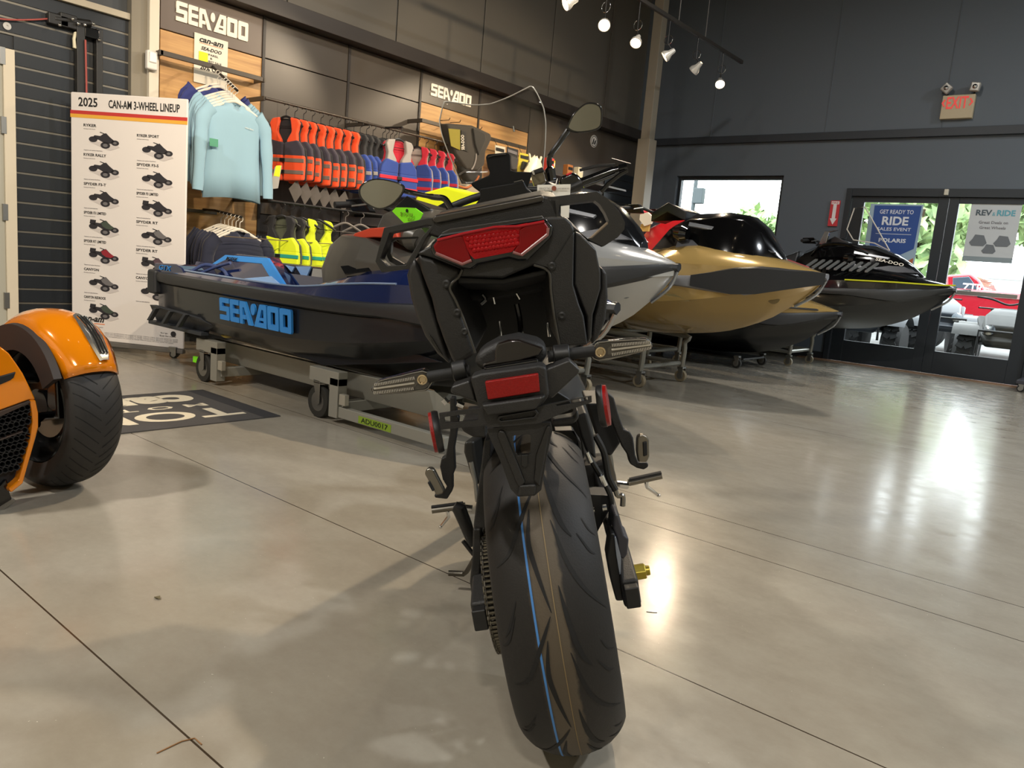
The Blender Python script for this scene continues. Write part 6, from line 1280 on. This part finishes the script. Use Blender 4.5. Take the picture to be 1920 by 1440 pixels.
for k, (u, v_, s_) in enumerate(((.26, .36, 1), (.74, .36, .95), (.5, .22, .8))):
    pp([(u + a_ * .2 * s_, v_ + b_ * .11 * s_) for a_, b_ in ((-.9, -.3), (-.6, -.8), (.6, -.8), (.9, -.3), (.7, .3), (.5, .9), (-.4, 1.0), (-.6, .3))], mat('poster vehicle', '6f7478', .7), 'vehicle_print', .002)
# ---------------------------------------------------------------- hoist stand in front of the slat wall
o = V(XW + .06, P(160, 100, x=XW + .06).y, 0); hs = thing('rack_stand', 'black two-post stand with clamps and a red cord in front of the slat wall', 'stand', o)
ztop = P(150, 42, x=o.x).z
def hr(a_, b_): return P(a_, b_, x=o.x) - o
MB().bb((-.024, hr(149, 60).y - .03, .02), (.03, hr(149, 60).y + .03, hr(150, 45).z)).build('post', BLK, hs, bevel=.006); MB().bb((-.024, hr(184, 60).y - .025, .02), (.03, hr(184, 60).y + .025, hr(184, 55).z)).build('post', BLK, hs, bevel=.006)
MB().bb((-.025, hr(149, 60).y - .05, 0), (.03, hr(184, 60).y + .05, .03)).build('stand_base', BLK, hs, bevel=.006)
MB().bb((-.025, hr(155, 60).y, hr(165, 72).z), (.035, hr(184, 60).y, hr(165, 52).z)).build('winch_box', BLKG, hs, bevel=.01)
MB().prism([hr(138, 60), hr(135, 72), hr(136, 90), hr(142, 92), hr(140, 75), hr(143, 60)], V(.02, 0, 0)).build('white_pad', mat('cream pad', 'd9d2b6', .5), hs, bevel=.003)
mb = MB(); mb.box(hr(108, 38), (.05, .14, .08)); mb.box(hr(127, 40), (.05, .12, .1)); mb.tube([hr(100, 35), hr(170, 45)], .03, 8); mb.build('clamp_body', BLK, hs, bevel=.008)
for p in ((107, 48), (131, 37), (142, 46), (154, 48), (170, 46), (181, 76)): MB().ball(hr(*p) + V(.05, 0, 0), .014, 6).build('clamp_bolt', CHROME, hs)
MB().tube(catmull([hr(94, 35), hr(60, 37), hr(20, 37), hr(-20, 33)], 4), .006, 6).build('red_cord', mat('red cord', 'a24a44', .6), hs)
MB().tube([hr(156, 76) + V(.04, 0, 0), hr(158, 160) + V(.04, 0, 0), V(.04, hr(158, 160).y, 1.5)], .007, 6).build('red_cord', mat('red cord', 'a24a44', .6), hs)
o = P(13, 49, x=XW + .035); wk = MB().lathe([(.026, 0), (.026, .006), (.008, .007), (.008, .002), (.0005, .002)], (0, 0, 0), (1, 0, 0), 24).build('wall_grommet', mat('grommet white', 'b9bab8', .4)); wk.location = o; tag(wk, 'small round white grommet on the slat wall above the grey door', 'fitting')
# ---------------------------------------------------------------- outside the glass
def noise_leaf(name, a_, b_): 
    m = mat(name, a_, .7); nt = m.node_tree; b = nt.nodes['Principled BSDF']; n = nt.nodes.new('ShaderNodeTexNoise'); n.inputs['Scale'].default_value = 2.5
    g = nt.nodes.new('ShaderNodeNewGeometry'); nt.links.new(g.outputs['Position'], n.inputs['Vector']); r = nt.nodes.new('ShaderNodeValToRGB'); r.color_ramp.elements[0].color = srgb(a_); r.color_ramp.elements[1].color = srgb(b_); r.color_ramp.elements[0].position = .4; r.color_ramp.elements[1].position = .6
    nt.links.new(n.outputs['Fac'], r.inputs[0]); nt.links.new(r.outputs[0], b.inputs['Base Color']); return m
struct(MB().bb((-60, YW + .2, -.3), (40, 70, -.06)).build('ground', mat('asphalt', '6f6f6e', .9, var=.3, scale=3), smooth=0))
LEAF = noise_leaf('foliage', '6f8a58', '9fb87a'); TRUNK = mat('bark', '5a4a3c', .9)
def tree(label, x, y, h, r, seed, n=900):
    t = thing('leafy_tree', label, 'tree', (x, y, -.06)); rnd = random.Random(seed); mb = MB()
    blobs = [(V(rnd.uniform(-1, 1) * r * .7, rnd.uniform(-.6, .6) * r, h - r * 1.25 + rnd.uniform(-.75, .6) * r), r * rnd.uniform(.35, .6)) for _ in range(14)]
    for c, rr in blobs:
        for _ in range(n // 14):
            d = V(rnd.gauss(0, 1), rnd.gauss(0, 1), rnd.gauss(0, 1)).normalized(); p = c + d * rr * rnd.uniform(.7, 1.08); s = .16 + .14 * rnd.random()
            u = V(rnd.gauss(0, 1), rnd.gauss(0, 1), rnd.gauss(0, 1)).normalized(); w_ = u.orthogonal().normalized()
            mb.add([p - u * s, p + w_ * s * .5, p + u * s, p - w_ * s * .5], [(0, 1, 2, 3)])
        
    mb.build('crown', LEAF, t, smooth=0, fix=False)
    q = MB(); q.tube([V(0, 0, 0), V(.1, 0, h * .4), V(0, 0, h * .75)], [.22, .17, .08], 8)
    for c, rr in blobs[:6]: q.tube([V(0, 0, h * .35), c], [.08, .03], 6)
    q.build('trunk', TRUNK, t)
c = P(1466, 420, y=24); tree('leafy tree seen through the square window, right side', c.x, 24, P(1450, 366, y=24).z + .1, 1.4, 1)
c = P(1400, 400, y=27); tree('lower leafy tree seen through the square window, middle', c.x - .1, 27, P(1395, 396, y=27).z + .1, 1.1, 2)
c = P(1740, 440, y=19); tree('tall leafy tree behind the blue poster, seen through the left door pane', c.x - 1.0, 22, 4.6, 1.5, 3)
c = P(1812, 400, y=30); tree('distant leafy tree at the left of the right door pane', c.x - .6, 30, 4.6, 1.0, 4)
c = P(1622, 440, y=21); tree('leafy tree at the left edge of the left door pane', c.x - 1.6, 27, 4.9, 1.3, 5)
c = P(1918, 430, y=26); tree('leafy tree at the right edge of the right door pane', c.x + 1.0, 26, 5, 1.2, 6)
c = P(1298, 400, y=21); lp = thing('utility_pole', 'grey utility pole with a small fitting seen through the square window', 'pole', (c.x, 21, -.06))
MB().tube([V(0, 0, 0), V(0, 0, 7)], .06, 8).build('pole', mat('pole grey', '3c4446', .7), lp); MB().bb((.0, -.1, P(1305, 365, y=21).z - .2), (.3, .1, P(1305, 365, y=21).z + .25)).build('pole_fitting', mat('fitting grey', '3c4446', .7), lp, bevel=.03)
fb = thing('far_building', 'pale low building far beyond the parking area', 'building', (6, 60, -.06))
MB().bb((-30, 0, 0), (12, 6, 2.6)).build('wall', mat('pale render', 'e4e4e0', .8), fb, smooth=0); MB().bb((-30.3, -.3, 2.6), (12.3, 6.3, 3.0)).build('roof', mat('roof grey', 'a8abad', .8), fb, smooth=0)
# red pickup truck
ry = 16.6; o = V(P(1800, 600, y=ry).x, ry, -.06)
tr = thing('pickup_truck', 'red pickup truck parked outside, seen through the right door pane', 'truck', o)
RT = paint('truck red', 'b01828', .25); TGL = mat('truck glass', '4c5a66', .08, .2, coat=1)
def rp(a_, b_): p = P(a_, b_, y=ry) - o; return V(p.x, 0, p.z)
zbelt = rp(1860, 545).z
MB().prism([V(-1.6, 0, .55), V(4.2, 0, .55), V(4.2, 0, zbelt), V(-1.6, 0, zbelt)], V(0, 1.8, 0)).build('truck_body', RT, tr, bevel=.08, seg=3)
cb_ = [rp(1770, 515), rp(1818, 512), rp(1835, 525), rp(1850, 552), rp(1770, 552)]
MB().prism([V(p.x, .12, p.z) for p in cb_], V(0, 1.55, 0)).build('cab', RT, tr, bevel=.06, seg=3)
MB().prism([V(p.x, .105, p.z) for p in (rp(1784, 520), rp(1815, 518), rp(1836, 548), rp(1784, 548))], V(0, .02, 0)).build('side_window', TGL, tr, bevel=.01)
text('window_lettering', 'ZTR', mat('window writing', 'e8dfe2', .6), frame_mtx(rp(1800, 548) + V(0, .10, .02), (1, 0, 0), (0, 0, 1)), .35, .16, tr, .003, .02)
for x in (-.6, 2.9):
    MB().lathe([(.24, -.12), (.38, -.12), (.40, -.05), (.40, .1), (.24, .1)], V(x, .05, .40), (0, 1, 0), 28).build('wheel', RUB, tr, bevel=.01)
MB().bb((-1.6, -.03, .5), (4.2, .05, .62)).build('side_sill', BLK, tr, bevel=.01)
MB().bb((-1.6, -.02, zbelt - .12), (4.2, .01, zbelt - .05)).build('side_moulding', mat('pale moulding', 'b98a88', .5), tr, smooth=0)
# quad bikes nearer the glass
def quad(label, ox, oy, rz, body, s_=1):
    t = thing('quad_bike', label, 'quad bike', (ox, oy, -.06), rz); t.scale = (s_, s_, s_)
    for x in (-.62, .62):
        for y in (-.42, .42):
            w_ = MB(); w_.lathe([(.14, -.13), (.27, -.13), (.31, -.08), (.31, .08), (.27, .13), (.14, .13)], V(x, y, .31), (0, 1, 0), 28)
            for k in range(18):
                a_ = 2 * PI * k / 18; d = V(math.cos(a_), 0, math.sin(a_))
                for q_ in (-1, 1): w_.box(V(x, y + q_ * .05, .31) + d * .315, (.05, .09, .035), Matrix.Rotation(-a_ + PI / 2, 3, 'Y') @ Matrix.Rotation(q_ * .5, 3, 'Z'))
            q = w_.build('knobbly_wheel', RUB, t, smooth=30); MB().lathe([(.13, -.08), (.14, -.1), (.03, -.06), (.03, .06), (.14, .1), (.13, .08)], V(x, y, .31), (0, 1, 0), 20).build('wheel_rim', STEEL, q)
            MB().loft([[V(x + (.36 + .02 * e) * math.cos(b_), y - .17 + .34 * e, .31 + (.40) * math.sin(b_)) for e in (0, .5, 1)] for b_ in (RD(40 + 10 * k) for k in range(11))], closed=False).build('fender', body, t, smooth=60)
    MB().loft([[V(x, -w_, z0), V(x, -w_ * .8, z1), V(x, w_ * .8, z1), V(x, w_, z0)] for x, w_, z0, z1 in ((-.85, .2, .45, .62), (-.5, .24, .45, .82), (0, .17, .5, .86), (.35, .22, .5, .94), (.7, .30, .45, .86), (.92, .26, .5, .72))], caps=True).build('body_shell', body, t, bevel=.03, seg=3)
    MB().loft([[V(x, -w_, z0), V(x, -w_ * .8, z1), V(x, w_ * .8, z1), V(x, w_, z0)] for x, w_, z0, z1 in ((-.6, .15, .8, .88), (-.3, .17, .8, .94), (.1, .13, .84, .95))], caps=True).build('seat', BLK, t, bevel=.02)
    MB().tube(catmull([V(.28, -.38, 1.08), V(.34, -.2, 1.06), V(.36, 0, 1.0), V(.34, .2, 1.06), V(.28, .38, 1.08)], 4), .014, 8).build('handlebar', BLK, t)
    MB().prism([V(.45, -.34, .84), V(.95, -.26, .62), V(.98, -.2, .5), V(.98, .2, .5), V(.95, .26, .62), V(.45, .34, .84)], V(-.1, 0, -.08)).build('front_cowl', body, t, bevel=.04, seg=3)
    for x0, x1 in ((-.9, -.3),):
        mb = MB()
        for k in range(5): mb.tube([V(x0 + (x1 - x0) * k / 4, -.36, .93), V(x0 + (x1 - x0) * k / 4, .36, .93)], .01, 6)
        for y in (-.36, .36): mb.tube([V(x0, y, .93), V(x1, y, .93)], .012, 6)
        for x in (x0, x1): mb.tube([V(x, -.2, .93), V(x, -.2, .7)], .01, 6)
        mb.build('cargo_rack', BLK, t)
    for s in (-1, 1): MB().lathe([(.06, 0), (.07, .03), (.001, .05)], V(.93, s * .17, .66), (1, 0, .2), 16).build('headlamp', CHROME, t)
    MB().tube([V(1.0, -.28, .35), V(1.05, -.28, .65), V(1.05, .28, .65), V(1.0, .28, .35)], .018, 8).build('bull_bar', BLK, t)
CAMO = mat('camo plastic', '26241c', .5, var=.6, scale=9); GRYV = mat('grey body plastic', '2a2e34', .35, .2, coat=.3)
quad('camouflage quad bike with chrome lamps, outside the right door pane', P(1880, 640, y=12.6).x, 12.6, -PI / 2 + .12, CAMO)
quad('grey quad bike with tall fenders, outside beside the camouflage one', P(1772, 640, y=14.6).x - .3, 15.1, -PI / 2 + .3, GRYV, 1.1)
quad('dark quad bike low behind the left door pane', P(1640, 640, y=12.8).x, 12.8, -PI / 2, mat('dark quad plastic', '2b3036', .4))
# ---------------------------------------------------------------- unseen high bays added as ambient fill; overhead glare suggests one
COOL = (.88, .94, 1)
for x, y, e, c_ in ((-3.4, -1.8, 240, NEUT), (1.6, -2.6, 280, NEUT), (2.6, 3.2, 190, COOL), (2.6, 8.0, 230, COOL), (-2.6, 6.2, 110, NEUT)):
    hb = thing('bay_fill_light', 'round high bay fill light, unseen, added overhead', 'ceiling light', (x, y, ZC - .35), group='added high bay fill lights on the ceiling')
    MB().lathe([(.02, .35), (.02, .2), (.09, .18), (.22, .0), (.20, .0), (.08, .15)], (0, 0, 0), (0, 0, 1), 28).build('reflector_bell', mat('bay grey', '666666', .4, .5), hb)
    MB().lathe([(.19, 0), (.001, -.001)], (0, 0, .02), (0, 0, 1), 28).build('diffuser', mat('lit diffuser', 'fff0d8', .5, emit=6), hb)
    lamp('bay_fill_lamp', 'AREA', V(x, y, ZC - .37), V(x, y, 0), e, c_, hb, shape='DISK', size=.4)
# ---------------------------------------------------------------- track lights
zt_l = 3.40; xt = -4.5
tk0, tk1 = 4.6, 9.6
trk_r = thing('light_track', 'black suspended lighting track crossing in front of the column', 'lighting track', (xt, 7.1, zt_l + .28))
MB().bb((-.018, tk0 - 7.1, -.02), (.018, tk1 - 7.1, .02)).build('track_bar', mat('track bar', '3a3733', .4, .4), trk_r, bevel=.003)
for y in (5.0, 7.9, 8.55): MB().tube([V(0, y - 7.1, .02), V(0, y - 7.1, ZC - zt_l - .28)], .006, 6).build('suspension_wire', mat('wire grey', '55524e', .5), trk_r)
LH = mat('lamp housing silver', 'c9c6be', .25, .4)
heads = ((1065, 6, (-6.3, 3.2, 1.4)), (1133, 46, (-1.6, 2.2, 0)), (1193, 78, (-3.6, 4.2, 0)), (1250, 104, (-6.4, 6.6, 1.6)), (1303, 130, (-6.4, 8.5, 1.6)), (1350, 156, (-3.0, 6.6, .6)))
for i, (a_, b_, tgt) in enumerate(heads):
    q = P(a_, b_, x=xt); d = (V(*tgt) - q).normalized()
    h = thing('track_spotlight', 'silver track spotlight, %s along the track from the top left' % ('first', 'second', 'third', 'fourth', 'fifth', 'sixth')[i], 'spotlight', q, 0, 'spotlights on the track')
    MB().lathe([(.02, -.10), (.026, -.09), (.034, -.04), (.058, .0), (.060, .03), (.054, .03), (.05, .005)], (0, 0, 0), d, 24, caps=False).build('lamp_housing', LH, h)
    MB().lathe([(.052, .018), (.001, .020)], (0, 0, 0), d, 24).build('lit_lens', LAMP, h)
    MB().tube([d * -.08, V(0, 0, .12), V(0, 0, zt_l + .27 - q.z)], .007, 8).build('lamp_stem', BLK, h)
    MB().tube([V(.05 * math.cos(t), 0, .16 + .05 * math.sin(t)) for t in (2 * PI * k / 12 for k in range(12))], .004, 6, closed=True).build('cable_loop', CHROME, h)
    bpy.context.view_layer.update(); spot(q + d * .04, V(*tgt), (150, 150, 150, 170, 150, 100)[i], 62, WARM, .4, h)
# second track nearer the camera, above the frame
tb_ = thing('light_track', 'black suspended lighting track above the motorcycle', 'lighting track', (-2.2, 3.0, 3.95))
MB().bb((-.018, -2.6, -.02), (.018, 2.6, .02)).build('track_bar', mat('track bar', '3a3733', .4, .4), tb_, bevel=.003)
for y in (-2.2, 2.2): MB().tube([V(0, y, .02), V(0, y, ZC - 3.95)], .006, 6).build('suspension_wire', mat('wire grey', '55524e', .5), tb_)
for i, (y, tgt, e) in enumerate(((.6, (-5.9, 1.7, .6), 190), (1.8, (-6.5, 3.3, 1.6), 330), (3.0, (-6.5, 5.0, 1.6), 330), (4.2, (-2.2, .9, 0), 330), (5.2, (-6.5, 7.2, 1.7), 260))):
    q = V(-2.2, y, 3.75); d = (V(*tgt) - q).normalized()
    h = thing('track_spotlight', 'silver track spotlight above the motorcycle, %s from the camera end' % ORD[i], 'spotlight', q, 0, 'spotlights on the near track')
    MB().lathe([(.02, -.10), (.026, -.09), (.034, -.04), (.058, .0), (.060, .03), (.054, .03), (.05, .005)], (0, 0, 0), d, 24, caps=False).build('lamp_housing', LH, h)
    MB().lathe([(.052, .018), (.001, .020)], (0, 0, 0), d, 24).build('lit_lens', LAMP, h); MB().tube([d * -.08, V(0, 0, .12), V(0, 0, .19)], .007, 8).build('lamp_stem', BLK, h)
    bpy.context.view_layer.update(); spot(q + d * .04, V(*tgt), e, 60, WARM, .4, h)

# ---------------------------------------------------------------- small things lying on the floor
q = P(296, 1122, z=0); lf = MB().prism([V(-.012, -.004, 0), V(.0, -.007, .004), V(.014, 0, .002), V(.0, .006, .005)], V(0, 0, .0015)).build('leaf', mat('dry leaf', '6b6246', .8), smooth=0); lf.location = q; tag(lf, 'small dry leaf on the floor left of the motorcycle tyre', 'leaf')
sw_ = MB().tube([P(294, 1412, z=.0015), P(340, 1390, z=.0015), P(365, 1384, z=.0015), P(378, 1396, z=.0015)], .0014, 6).build('plastic_strand', mat('orange brown strand', '8a6238', .6)); tag(sw_, 'bent orange brown plastic strand on the floor at the bottom left joint', 'strand')
for i, (a_, b_) in enumerate((((1190, 1116), (1192, 1120)), ((1212, 1147), (1232, 1149)))):
    m_ = MB().tube([P(*a_, z=.001), P(*b_, z=.001)], .001, 6).build('rubber_shred', RUB); tag(m_, 'tiny black rubber shred on the floor right of the tyre, %s one' % ('upper', 'lower')[i], 'debris')
o = P(1912, 735, z=0); ec = thing('display_stand', 'dark display stand with a small caster at the right edge of the floor', 'display stand', o)
caster(ec, (0, 0, .04), .04, BLK); MB().bb((-.05, -.04, .09), (.9, .5, .13)).build('base_plate', DGREY, ec, bevel=.006)
for x_, y_ in ((.8, .45), (.8, 0), (0, .45)): caster(ec, (x_, y_, .04), .04, BLK)
